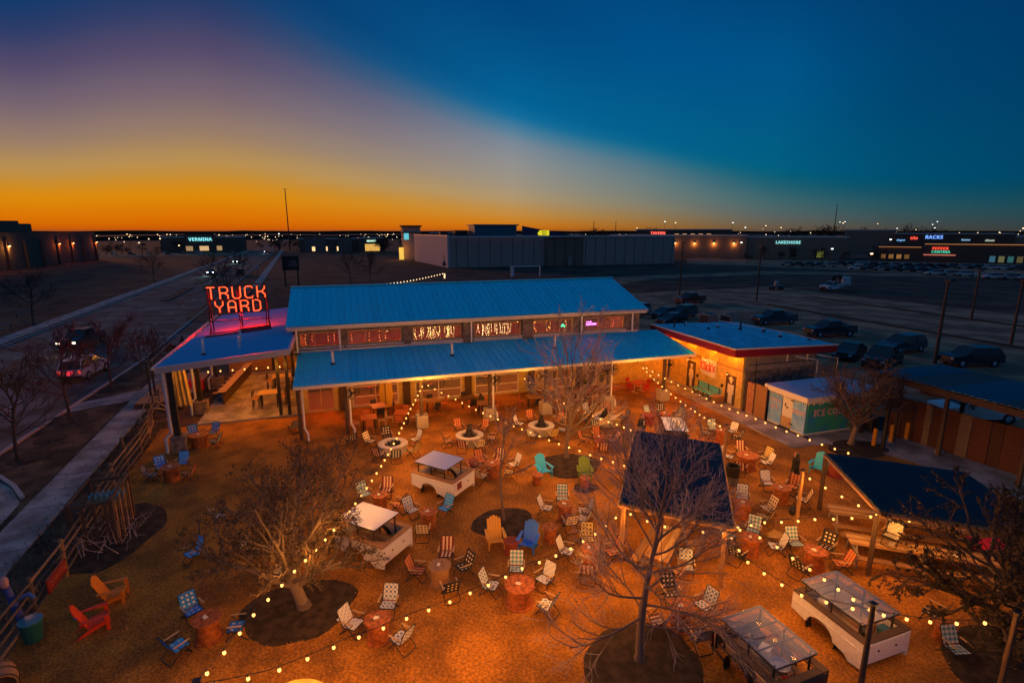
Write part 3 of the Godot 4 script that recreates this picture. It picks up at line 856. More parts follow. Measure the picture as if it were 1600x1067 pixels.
		omni(Vector3(0, -0.03, 0), Color(1.0, 0.56, 0.14), 0.4, 0.05, l)
	# fans on the posts
	for q in [[8.6, 1, "left"], [12.5, -1, "middle"], [17.15, 1, "right"], [17.0, -1, "right"], [21.65, 1, "far right"], [-0.25, 1, "far left"]]:
		var f := thing("outdoor_fan", "round black caged fan on the %s side of the %s eave post" % ["right" if q[1] > 0 else "left", q[2]], "fan", p(q[0] + 0.36 * q[1], 31.2, 2.65), 0.35 * q[1], "fans on the eave posts")
		var ring := MB.new()
		for s in 16:
			ring.tube([Vector3(0.34 * cos(TAU * s / 16), 0.34 * sin(TAU * s / 16), 0.06), Vector3(0.34 * cos(TAU * (s + 1) / 16), 0.34 * sin(TAU * (s + 1) / 16), 0.06)], 0.022, 0.022, 4, false)
		for s in 10: ring.tube([Vector3(0, 0, 0.1), Vector3(0.34 * cos(TAU * s / 10), 0.34 * sin(TAU * s / 10), 0.06)], 0.008, 0.008, 3, false)
		obj("cage", ring.mesh(), M.black, f)
		var bl := MB.new()
		for s in 3: bl.boxr(Vector3(0.16 * cos(TAU * s / 3), 0.16 * sin(TAU * s / 3), 0.0), Vector3(0.26, 0.11, 0.015), Vector3(0.3, 0, TAU * s / 3))
		obj("blades", bl.mesh(), M.steel, f)
		obj("motor", MB.new().tube([Vector3(0, 0, -0.18), Vector3(0, 0, 0.04)], 0.09, 0.08, 8).tube([Vector3(0, 0, -0.12), Vector3(-0.3 * q[1], 0, -0.14)], 0.03, 0.03, 5).mesh(), M.black, f)
	# yellow board standing against the first garage door, pot plants
	var sb := thing("surfboard", "tall yellow surfboard leaning against the first garage door", "surfboard", p(2.35, 35.8, 0.0))
	obj("board", MB.new().prism([Vector2(-0.33, 0.02), Vector2(0.34, 0.02), Vector2(0.5, 0.8), Vector2(0.46, 1.6), Vector2(0.3, 2.3), Vector2(0.1, 2.62), Vector2(-0.1, 2.55), Vector2(-0.33, 1.9), Vector2(-0.42, 1.0)], 0.07, Transform3D(Basis.from_euler(Vector3(-0.08, 0, 0)), Vector3.ZERO)).mesh(), mat(0.75, 0.42, 0.03, 0.35), sb)
	obj("stringer", MB.new().boxr(Vector3(0.0, 1.3, 0.01 - 0.02), Vector3(0.03, 2.3, 0.17), Vector3(-0.08, 0, 0)).mesh(), M.wooddark, sb)
	for q in [[18.95, 35.7, 1], [17.5, 35.6, 2], [13.0, 35.6, 3]]:
		var pt := thing("potted_plant", "spiky potted plant in front of the hall wall, %s" % ["", "right of the glass door", "left of the glass door", "between the third and fourth garage doors"][q[2]], "plant", p(q[0], q[1]), 0.0, "potted plants by the hall wall")
		obj("pot", MB.new().lathe([Vector2(0.0, 0.0), Vector2(0.2, 0.0), Vector2(0.26, 0.42), Vector2(0.22, 0.42), Vector2(0.2, 0.36), Vector2(0.0, 0.36)], 12).mesh(), M.limestone, pt)
		var lf := MB.new()
		rng.seed = 90 + q[2]
		for i in 40:
			var a := rng.randf() * TAU
			var tilt := rng.randf_range(0.1, 0.9)
			var l := rng.randf_range(0.6, 1.3)
			lf.col = Color(0.05, 0.09, 0.03).lerp(Color(0.12, 0.15, 0.05), rng.randf())
			var d := Vector3(sin(tilt) * cos(a), cos(tilt), sin(tilt) * sin(a))
			var s := Vector3(-sin(a), 0, cos(a)) * 0.03
			lf.quad(Vector3(0, 0.36, 0) - s, Vector3(0, 0.36, 0) + s, d * l + s * 0.3 + Vector3(0, 0.3, 0), d * l - s * 0.3 + Vector3(0, 0.3, 0))
		stuff(obj("leaves", lf.mesh(), M.leaf, pt))
	# square tables and chairs in the shade of the eave
	var tb := [[1.03, 32.1, "orange"], [1.76, 34.2, "pink"], [3.1, 32.4, "orange"], [5.3, 34.2, "brown"], [7.77, 34.1, "black"], [8.55, 32.6, "brown"], [21.0, 33.7, "red"], [13.9, 34.2, "pale"], [12.2, 32.9, "brown"], [15.7, 32.9, "brown"]]
	var where := ["left end post", "yellow surfboard", "first stone planter", "second garage door", "third garage pilaster", "second stone planter", "hall's right end", "fourth garage door", "third stone planter", "vase shaped tree"]
	for i in tb.size():
		var q = tb[i]
		var t := thing("patio_table", "%s square patio table under the eave by the %s" % [q[2], where[i]], "table", p(q[0], q[1]), 0.25 * sin(i * 2.3), "square tables under the eave")
		var tm: Material = {"orange": mat(0.6, 0.16, 0.04, 0.5), "pink": mat(0.62, 0.3, 0.25, 0.4), "brown": M.wood, "black": M.wooddark, "red": mat(0.45, 0.08, 0.05, 0.5), "pale": M.woodpale}[q[2]]
		var w := 1.3 if q[2] == "red" else 0.95
		for k in 4: obj("plank", MB.new().cbox(Vector3(0, 0.74, -0.36 + k * 0.24), Vector3(w, 0.035, 0.235), 0.006).mesh(), tm, t)
		for s in [-1.0, 1.0]:
			obj("leg", MB.new().tube([Vector3(s * 0.35, 0.72, 0), Vector3(s * 0.35, 0.03, 0)], 0.04, 0.04, 6).mesh(), M.trim if q[2] == "red" else M.steel, t)
			obj("foot", MB.new().box(Vector3(s * 0.35, 0.02, 0), Vector3(0.07, 0.04, 0.7)).mesh(), M.trim if q[2] == "red" else M.steel, t)
	var cm := {"orange": mat(0.5, 0.13, 0.03, 0.5), "red": mat(0.42, 0.015, 0.015, 0.45), "black": M.steel, "tan": M.woodpale}
	var protos := {}
	for k in cm:
		for i in tb.size():
			var q = tb[i]
			var kinds: Array = {"orange": ["orange", "tan"], "pink": ["black", "black"], "brown": ["black", "orange"], "black": ["black", "black"], "red": ["red", "red"], "pale": ["black", "tan"]}[q[2]]
			for s in 4:
				if i % 3 == 1 and s == 3: continue
				if kinds[s % 2] != k: continue
				var ang := s * PI / 2 + 0.25 * sin(i * 2.3) + 0.15 * sin(i * 5.0 + s)
				var dd := 0.78 if q[2] != "red" else 0.85
				var pos := p(q[0], q[1]) + Vector3(sin(ang), 0, cos(ang)) * dd
				var lab := "%s metal chair, %s of the square table by the %s" % [k, ["near side", "right side", "far side", "left side"][s], where[i]]
				if not protos.has(k):
					var c := thing("patio_chair", lab, "chair", pos, ang, "metal chairs under the eave")
					obj("seat", MB.new().cbox(Vector3(0, 0.44, 0), Vector3(0.42, 0.035, 0.42), 0.008).mesh(), cm[k], c)
					obj("backrest", MB.new().boxr(Vector3(0, 0.72, 0.22), Vector3(0.4, 0.3, 0.03), Vector3(0.15, 0, 0)).mesh(), cm[k], c)
					for l in 4: obj("leg", MB.new().tube([Vector3(0.18 if l & 1 else -0.18, 0.43, 0.17 if l & 2 else -0.17), Vector3(0.22 if l & 1 else -0.22, 0.0, 0.22 if l & 2 else -0.22)], 0.016, 0.014, 5).mesh(), cm[k], c)
					for l in 2: obj("back_rail", MB.new().tube([Vector3(0.19 if l else -0.19, 0.43, 0.19), Vector3(0.19 if l else -0.19, 0.87, 0.25)], 0.014, 0.014, 5).mesh(), cm[k], c)
					protos[k] = c
				else:
					dup(protos[k], pos, ang, lab, "metal chairs under the eave")

# ---------- west patio with the sign on its roof ----------
func stroke_letter(ch: String) -> Array:
	# polylines in a unit box 0.62 wide, 1 tall
	var w := 0.6
	match ch:
		"T": return [[Vector2(0, 1), Vector2(w, 1)], [Vector2(w / 2, 1), Vector2(w / 2, 0)]]
		"R": return [[Vector2(0, 0), Vector2(0, 1), Vector2(0.42, 1), Vector2(w, 0.86), Vector2(w, 0.64), Vector2(0.42, 0.5), Vector2(0.05, 0.5)], [Vector2(0.36, 0.5), Vector2(w, 0.3), Vector2(w, 0)]]
		"U": return [[Vector2(0, 1), Vector2(0, 0.16), Vector2(0.14, 0), Vector2(0.46, 0), Vector2(w, 0.16), Vector2(w, 1)]]
		"C": return [[Vector2(w, 0.84), Vector2(0.5, 1), Vector2(0.15, 1), Vector2(0, 0.84), Vector2(0, 0.16), Vector2(0.15, 0), Vector2(0.5, 0), Vector2(w, 0.14)]]
		"K": return [[Vector2(0, 1), Vector2(0, 0)], [Vector2(0.04, 0.5), Vector2(0.36, 0.52), Vector2(w, 0.8), Vector2(w, 1)], [Vector2(0.36, 0.52), Vector2(w, 0.24), Vector2(w, 0)]]
		"Y": return [[Vector2(0, 1), Vector2(0, 0.68), Vector2(w / 2, 0.4), Vector2(w, 0.68), Vector2(w, 1)], [Vector2(w / 2, 0.4), Vector2(w / 2, 0)]]
		"A": return [[Vector2(0, 0), Vector2(0, 0.8), Vector2(0.16, 1), Vector2(0.44, 1), Vector2(w, 0.8), Vector2(w, 0)], [Vector2(0.05, 0.42), Vector2(w - 0.05, 0.42)]]
		"D": return [[Vector2(0, 0), Vector2(0, 1), Vector2(0.4, 1), Vector2(w, 0.82), Vector2(w, 0.18), Vector2(0.4, 0), Vector2(0, 0)]]
	return []

func patio() -> void:
	var b := thing("patio_pavilion", "open pavilion left of the hall, ribbed metal roof on white and dark posts", "pavilion")
	# roof slopes up from the west edge to the hall; ribs run across
	var ha := 4.86
	var hb := 5.42
	var u0 := -9.75
	var u1 := -3.2
	var pit := atan2(hb - ha, u1 - u0)
	var ln := Vector2(u1 - u0, hb - ha).length()
	var pm := MB.new()
	for k in 2:
		var z := -0.1725 + k * 0.1725
		pm.quad(Vector3(-ln / 2, 0, z + 0.115), Vector3(ln / 2, 0, z + 0.115), Vector3(ln / 2, 0.085, z + 0.06), Vector3(-ln / 2, 0.085, z + 0.06))
		pm.quad(Vector3(-ln / 2, 0.085, z + 0.06), Vector3(ln / 2, 0.085, z + 0.06), Vector3(ln / 2, 0, z), Vector3(-ln / 2, 0, z))
		pm.quad(Vector3(-ln / 2, 0, z + 0.1725), Vector3(ln / 2, 0, z + 0.1725), Vector3(ln / 2, 0, z + 0.115), Vector3(-ln / 2, 0, z + 0.115))
	pm.box(Vector3(0, -0.03, 0), Vector3(ln, 0.02, 0.345))
	var ms := pm.mesh()
	var rf := mat(0.10, 0.46, 0.72, 0.6)
	for i in 54:
		var w := 31.7 + i * 0.345
		var du := -0.035 * (w - 31.7)
		obj("roof_panel", ms, rf, b, p((u0 + u1) / 2 + du * 0.5, w, (ha + hb) / 2), Vector3(0, 0, pit))
	obj("front_fascia", MB.new().boxr(p((u0 + u1) / 2, 31.42, (ha + hb) / 2 - 0.1), Vector3(ln + 0.1, 0.34, 0.12), Vector3(0, 0, pit)).mesh(), M.galv, b)
	obj("side_fascia", MB.new().boxr(p(u1 + 0.05, 33.7, hb - 0.08), Vector3(0.12, 0.3, 4.6), Vector3.ZERO).mesh(), M.galv, b)
	obj("edge_trim", MB.new().boxr(p(u0 - 0.42, 40.9, ha + 0.02), Vector3(0.14, 0.14, 19.2), Vector3(0, 0.034, 0)).mesh(), M.trim, b)
	for i in 5: obj("beam", MB.new().boxr(p(-6.5, 32.2 + i * 4.2, 4.95), Vector3(6.5, 0.3, 0.16), Vector3(0, 0, pit)).mesh(), M.wooddark, b)
	# corner and side posts
	for q in [[-9.25, 31.9, 4.7, 0.3], [-9.55, 38.4, 4.75, 0.26], [-9.8, 44.6, 4.75, 0.22]]:
		var ps := obj("post", MB.new().cbox(p(q[0], q[1], q[2] / 2), Vector3(q[3], q[2], q[3]), 0.02).mesh(), M.steel, b)
		obj("plinth", MB.new().cbox(p(q[0] + 0.05, q[1], 0.45), Vector3(0.75, 0.9, 0.75), 0.03).mesh(), M.greywall, ps)
		obj("downspout", MB.new().tube([p(q[0] - 0.28, q[1] - 0.2, 4.72), p(q[0] - 0.24, q[1] - 0.2, 1.15), p(q[0] - 0.5, q[1] - 0.35, 0.9), p(q[0] - 0.5, q[1] - 0.35, 0.04)], 0.085, 0.085, 7).mesh(), mat(0.45, 0.5, 0.62, 0.5), ps)
	for q in [[-4.4, 36.1], [-3.85, 36.0], [-4.1, 43.0], [-6.2, 48.7]]:
		obj("steel_post", MB.new().cbox(p(q[0], q[1], 2.5), Vector3(0.2, 5.0, 0.2), 0.015).mesh(), M.steel, b)
	for q in [[-3.6, 35.7, 4.25]]:
		obj("bracket", MB.new().box(p(q[0], q[1], q[2]), Vector3(1.5, 0.09, 0.09)).mesh(), M.steel, b)
	for q in [[-1.5, 33.2], [-6.0, 33.6], [-7.8, 33.2], [-6.3, 35.9]]:
		if q[0] < -5:
			var v := obj("roof_vent", MB.new().tube([p(q[0], q[1], 5.0), p(q[0], q[1], 6.0)], 0.07, 0.07, 8).mesh(), M.white, b)
			obj("vent_boot", MB.new().tube([p(q[0], q[1], 5.0), p(q[0], q[1], 5.2)], 0.18, 0.1, 8).mesh(), M.steel, v)
	# floor slabs
	var fl := Node3D.new()
	fl.name = "patio_floor"
	add_child(fl)
	fl.set_meta("kind", "structure")
	for i in 3:
		for j in 4:
			obj("slab", MB.new().cbox(p(-8.3 + i * 2.02, 37.45 + j * 3.2, 0.05), Vector3(2.0, 0.14, 3.18), 0.015).mesh(), M.concrete, fl)
	var bw := thing("timber_screen", "dark board wall closing the far end of the pavilion", "wall", p(-6.6, 49.3))
	for i in 9: obj("board", MB.new().cbox(Vector3(0, 0.2 + i * 0.34, 0.02 * (i % 2)), Vector3(6.4, 0.33, 0.05), 0.006).mesh(), M.wood, bw)
	# lit bar counter with its row of stools
	var bc := thing("bar_counter", "long timber bar counter glowing yellow under the pavilion bulbs", "bar counter", p(-8.25, 43.8), -0.06)
	for k in 3: obj("plank", MB.new().cbox(Vector3(-0.18 + k * 0.18, 1.06, 0), Vector3(0.175, 0.05, 8.6), 0.006).mesh(), M.woodpale, bc)
	obj("front", MB.new().box(Vector3(0.05, 0.55, 0), Vector3(0.1, 0.95, 8.4)).mesh(), M.wooddark, bc)
	for i in 5: obj("bracket", MB.new().box(Vector3(0, 0.9, -4.0 + i * 2.0), Vector3(0.45, 0.08, 0.06)).mesh(), M.steel, bc)
	var st: Node3D
	var ord := ["first", "second", "third", "fourth", "fifth", "sixth", "seventh", "eighth"]
	for i in 8:
		var pos := p(-9.05 + 0.06 * i, 40.5 + i * 1.02)
		var lab: String = "%s bar stool from the near end of the lit bar counter" % ord[i]
		if i == 0:
			st = thing("bar_stool", lab, "stool", pos, 0.0, "stools along the bar counter")
			obj("seat", MB.new().cbox(Vector3(0, 0.76, 0), Vector3(0.4, 0.05, 0.4), 0.01).mesh(), M.wood, st)
			for s in 4: obj("leg", MB.new().tube([Vector3(0.15 if s & 1 else -0.15, 0.74, 0.15 if s & 2 else -0.15), Vector3(0.22 if s & 1 else -0.22, 0, 0.22 if s & 2 else -0.22)], 0.018, 0.016, 5).mesh(), M.steel, st)
			obj("footrest", MB.new().box(Vector3(0, 0.28, 0.19), Vector3(0.38, 0.025, 0.025)).box(Vector3(0, 0.28, -0.19), Vector3(0.38, 0.025, 0.025)).box(Vector3(0.19, 0.28, 0), Vector3(0.025, 0.025, 0.36)).box(Vector3(-0.19, 0.28, 0), Vector3(0.025, 0.025, 0.36)).mesh(), M.steel, st)
		else:
			dup(st, pos, 0.1 * sin(i * 3.0), lab)
	for q in [[-5.3, 38.2, "nearer"], [-4.9, 42.5, "farther"]]:
		var t := thing("high_table", "%s high timber table with bar chairs on the lit patio slab" % q[2], "table", p(q[0], q[1], 0.1), 0.05, "high tables on the patio slab")
		for k in 4: obj("plank", MB.new().cbox(Vector3(0, 1.05, -0.42 + k * 0.28), Vector3(1.3, 0.05, 0.27), 0.006).mesh(), M.woodpale, t)
		for s in 4: obj("leg", MB.new().box(Vector3(0.5 if s & 1 else -0.5, 0.52, 0.4 if s & 2 else -0.4), Vector3(0.07, 1.04, 0.07)).mesh(), M.steel, t)
		for s in 4:
			var sg := -1.0 if s < 2 else 1.0
			var c := thing("bar_chair", "dark bar chair on the %s %s side of the %s high patio table" % ["near" if s % 2 == 0 else "far", "left" if s < 2 else "right", q[2]], "chair", p(q[0] + sg * 0.85, q[1] + (-0.3 if s % 2 == 0 else 0.3), 0.1), PI / 2 * sg, "bar chairs at the high tables")
			obj("seat", MB.new().cbox(Vector3(0, 0.75, 0), Vector3(0.4, 0.05, 0.4), 0.01).mesh(), M.wood, c)
			obj("backrest", MB.new().box(Vector3(0, 1.05, 0.19), Vector3(0.38, 0.4, 0.03)).mesh(), M.wooddark, c)
			for l in 4: obj("leg", MB.new().tube([Vector3(0.16 if l & 1 else -0.16, 0.74, 0.16 if l & 2 else -0.16), Vector3(0.2 if l & 1 else -0.2, 0, 0.2 if l & 2 else -0.2)], 0.018, 0.016, 5).mesh(), M.steel, c)
	# things at the dark left end of the pavilion
	var ck := thing("drink_cooler", "red lidded drink cooler standing in the dark part of the pavilion", "cooler", p(-11.3, 44.0, 0.0))
	obj("body", MB.new().cbox(Vector3(0, 0.5, 0), Vector3(1.3, 0.8, 0.8), 0.04).mesh(), mat(0.5, 0.012, 0.016, 0.35), ck)
	obj("lid", MB.new().cbox(Vector3(0, 0.95, 0), Vector3(1.34, 0.09, 0.84), 0.03).mesh(), mat(0.55, 0.02, 0.02, 0.3), ck)
	for s in 4: obj("leg", MB.new().box(Vector3(0.55 if s & 1 else -0.55, 0.06, 0.3 if s & 2 else -0.3), Vector3(0.08, 0.12, 0.08)).mesh(), M.steel, ck)
	var sg := thing("stage_platform", "low dark timber platform with steps at the left of the pavilion", "platform", p(-12.6, 44.5))
	for i in 7: obj("plank", MB.new().cbox(Vector3(-1.3 + i * 0.44, 0.42, 0), Vector3(0.43, 0.06, 8.0), 0.006).mesh(), M.wood, sg)
	obj("skirt", MB.new().box(Vector3(0, 0.2, 4.0), Vector3(3.0, 0.38, 0.05)).mesh(), M.wooddark, sg)
	for i in 2: obj("step", MB.new().cbox(Vector3(0.9, 0.1 + 0.14 * i, 4.6 - 0.3 * i), Vector3(1.4, 0.05, 0.32), 0.006).mesh(), M.wooddark, sg)
	var cu := thing("canvas_curtain", "tan canvas curtain gathered behind the corner post of the pavilion", "curtain", p(-10.8, 36.5))
	var cm := MB.new()
	for i in 18:
		var a := i * 0.07; var bb := a + 0.07
		cm.quad(Vector3(a, 1.2, 0.08 * sin(i * 1.7)), Vector3(bb, 1.2, 0.08 * sin((i + 1) * 1.7)), Vector3(bb * 0.8, 4.4, 0.06 * sin((i + 1) * 1.7)), Vector3(a * 0.8, 4.4, 0.06 * sin(i * 1.7)))
	obj("cloth", cm.mesh(), M.tanwall, cu)
	# bulbs on a straight wire below the roof
	var sl := thing("patio_string_lights", "short straight row of seven bulbs under the pavilion's front edge", "string lights", p(-6.4, 35.6, 3.5))
	obj("wire", MB.new().tube([Vector3(-2.1, 0.05, 0), Vector3(2.5, 0.05, 0)], 0.01, 0.01, 4).mesh(), M.black, sl)
	for i in 7:
		var at := Vector3(-1.85 + i * 0.68, 0, 0)
		var bu := obj("bulb", MB.new().ball(Vector3.ZERO, Vector3(0.045, 0.06, 0.045)).mesh(), M.bulb, sl, at)
		omni(at, Color(1.0, 0.58, 0.16), 1.2, 0.04, sl, "bulb_light")
	for i in 3:
		var l := thing("pavilion_lamp", "%s warm ceiling lamp under the pavilion roof" % ["nearest", "middle", "farthest"][i], "lamp", p(-6.2, 38.5 + i * 4.0, 4.55), 0.0, "ceiling lamps of the pavilion")
		obj("shade", MB.new().lathe([Vector2(0.3, 0.0), Vector2(0.06, 0.22), Vector2(0.0, 0.24)], 12).mesh(), M.steel, l)
		obj("bulb", MB.new().ball(Vector3(0, 0.02, 0), Vector3(0.08, 0.08, 0.08)).mesh(), M.lampwarm, l)
		omni(Vector3(0, 0.0, 0), Color(1.0, 0.52, 0.1), 9.0, 0.07, l)
	# the sign
	var s := thing("rooftop_sign", "red neon rooftop sign reading TRUCK YARD on a black steel frame", "neon sign", p(-7.0, 40.0, 0), 0.10)
	var fr := MB.new()
	for x in [-1.75, -1.6, 0.05, 0.2, 1.75, 1.9]: fr.box(Vector3(x, 6.7, -0.12), Vector3(0.07, 3.2, 0.07))
	for h in [8.42, 7.42, 6.5, 6.0]: fr.box(Vector3(0.05, h, -0.12), Vector3(3.9, 0.06, 0.06))
	obj("frame", fr.mesh(), M.black, s)
	for i in 3:
		var x: float = [-1.72, 0.1, 1.85][i]
		obj("brace", MB.new().tube([Vector3(x, 8.2, -0.15), Vector3(x, 5.2 + 0.12 * i, -1.5)], 0.035, 0.035, 5).mesh(), M.steel, s)
		obj("brace", MB.new().tube([Vector3(x, 5.25 + 0.14 * i, 0.9), Vector3(x, 6.0, -0.1)], 0.04, 0.04, 5).mesh(), M.steel, s)
	obj("base_rail", MB.new().tube([Vector3(-2.05, 5.12, 0.95), Vector3(2.0, 5.44, 0.95)], 0.06, 0.06, 6).mesh(), M.steel, s)
	obj("base_rail", MB.new().tube([Vector3(-1.75, 5.2, 0.3), Vector3(2.0, 5.5, 0.3)], 0.05, 0.05, 6).mesh(), M.steel, s)
	obj("ballast_board", MB.new().boxr(Vector3(1.0, 5.5, 0.62), Vector3(2.0, 0.16, 0.6), Vector3(0, 0, 0.08)).mesh(), M.steel, s)
	var row := 0
	for word in ["TRUCK", "YARD"]:
		var hgt := 0.8 if row == 0 else 0.76
		var sp := 0.765 if row == 0 else 0.77
		var x0 := -1.74 if row == 0 else -1.32
		var y0 := 7.5 if row == 0 else 6.58
		for i in word.length():
			var lt := obj("letter", MB.new().box(Vector3(0.3 * hgt, 0.5 * hgt, -0.13), Vector3(0.12, 0.05, 0.05)).mesh(), M.neonbox, s, Vector3(x0 + i * sp, y0, 0))
			var bx := MB.new()
			var tu := MB.new()
			for pl in stroke_letter(word[i]):
				var pts := []
				for q in pl: pts.append(Vector3(q.x * hgt, q.y * hgt, 0.06))
				tu.tube(pts, 0.04, 0.04, 7)
				for k in pts.size() - 1:
					var d: Vector3 = pts[k + 1] - pts[k]
					bx.boxr((pts[k] + pts[k + 1]) / 2 - Vector3(0, 0, 0.1 + 0.002 * k), Vector3(d.length() + 0.13, 0.13, 0.1), Vector3(0, 0, atan2(d.y, d.x)))
			obj("channel", bx.mesh(), M.neonbox, lt)
			obj("neon_tube", tu.mesh(), M.neon, lt)
			omni(Vector3(0.3 * hgt, 0.3 * hgt, 0.22), Color(1.0, 0.06, 0.015), 0.35, 0.12, lt, "neon_light")
			if row == 1: omni(Vector3(0.3 * hgt, -0.25, -0.5), Color(1.0, 0.06, 0.02), 8.0, 0.12, lt, "neon_light")
		row += 1
	# street gate with its star
	var g := thing("entrance_arch", "dark steel truss arch over the pavement entrance", "arch")
	for q in [[-13.78, 42.2], [-14.1, 42.3], [-14.35, 49.0], [-14.6, 49.1]]:
		obj("post", MB.new().tube([p(q[0] + 0.5, q[1], 0), p(q[0] + 0.5, q[1], 3.0)], 0.07, 0.07, 6).mesh(), M.steel, g)
	for h in [2.95, 2.15]: obj("chord", MB.new().tube([p(-13.3, 42.2, h), p(-13.9, 49.0, h)], 0.05, 0.05, 6).mesh(), M.steel, g)
	for i in 8:
		var a := i / 8.0
		obj("web", MB.new().tube([p(lerpf(-13.3, -13.9, a), lerpf(42.2, 49.0, a), 2.15 if i % 2 else 2.95), p(lerpf(-13.3, -13.9, a + 0.125), lerpf(42.2, 49.0, a + 0.125), 2.95 if i % 2 else 2.15)], 0.03, 0.03, 5).mesh(), M.steel, g)
	var sr := thing("steel_star", "large dark five pointed steel star behind the entrance arch", "star", p(-13.0, 49.2, 2.35), -0.1)
	var pts := []
	for i in 10:
		var r := 1.25 if i % 2 == 0 else 0.48
		pts.append(Vector2(r * sin(TAU * i / 10), r * cos(TAU * i / 10)))
	obj("plate", MB.new().prism(pts, 0.08).mesh(), M.steel, sr)
	obj("mast", MB.new().tube([Vector3(0, -2.35, -0.05), Vector3(0, 0.2, -0.05)], 0.06, 0.06, 6).mesh(), M.steel, sr)
	var rl := thing("entrance_railing", "dark wire railing beside the pavement between arch and pavilion", "railing")
	for i in 6: obj("post", MB.new().tube([p(-12.4 - i * 0.12, 37.5 + i * 1.6, 0), p(-12.4 - i * 0.12, 37.5 + i * 1.6, 1.3)], 0.04, 0.04, 5).mesh(), M.wooddark, rl)
	for h in [0.35, 0.8, 1.25]: obj("rail", MB.new().tube([p(-12.4, 37.5, h), p(-13.0, 45.5, h)], 0.025, 0.025, 5).mesh(), M.steel, rl)

# ---------- restrooms with the white sign ----------
func figure_plate(kind: int) -> ArrayMesh:
	var mb := MB.new()
	mb.ball(Vector3(0, 1.72, 0.02), Vector3(0.13, 0.15, 0.015), 14, 8)
	var t := Transform3D(Basis(), Vector3(0, 0, 0.005))
	if kind == 1:
		mb.prism([Vector2(-0.25, 1.84), Vector2(0.25, 1.84), Vector2(0.25, 1.9), Vector2(0.13, 1.9), Vector2(0.1, 2.03), Vector2(-0.1, 2.03), Vector2(-0.13, 1.9), Vector2(-0.25, 1.9)], 0.03, t)
		mb.prism([Vector2(-0.3, 1.5), Vector2(0.3, 1.5), Vector2(0.3, 0.82), Vector2(0.22, 0.82), Vector2(0.2, 1.2), Vector2(0.19, 0.12), Vector2(0.03, 0.12), Vector2(0.0, 0.75), Vector2(-0.03, 0.12), Vector2(-0.19, 0.12), Vector2(-0.2, 1.2), Vector2(-0.22, 0.82), Vector2(-0.3, 0.82)], 0.025, t)
	else:
		mb.prism([Vector2(-0.17, 1.83), Vector2(0.17, 1.83), Vector2(0.12, 1.93), Vector2(-0.12, 1.93)], 0.03, t)
		mb.prism([Vector2(-0.2, 1.52), Vector2(0.2, 1.52), Vector2(0.29, 0.95), Vector2(0.2, 0.92), Vector2(0.17, 1.2), Vector2(0.2, 0.75), Vector2(0.13, 0.72), Vector2(0.12, 0.12), Vector2(0.02, 0.12), Vector2(0.0, 0.7), Vector2(-0.02, 0.12), Vector2(-0.12, 0.12), Vector2(-0.13, 0.72), Vector2(-0.2, 0.75), Vector2(-0.17, 1.2), Vector2(-0.2, 0.92), Vector2(-0.29, 0.95)], 0.025, t)
	return mb.mesh()

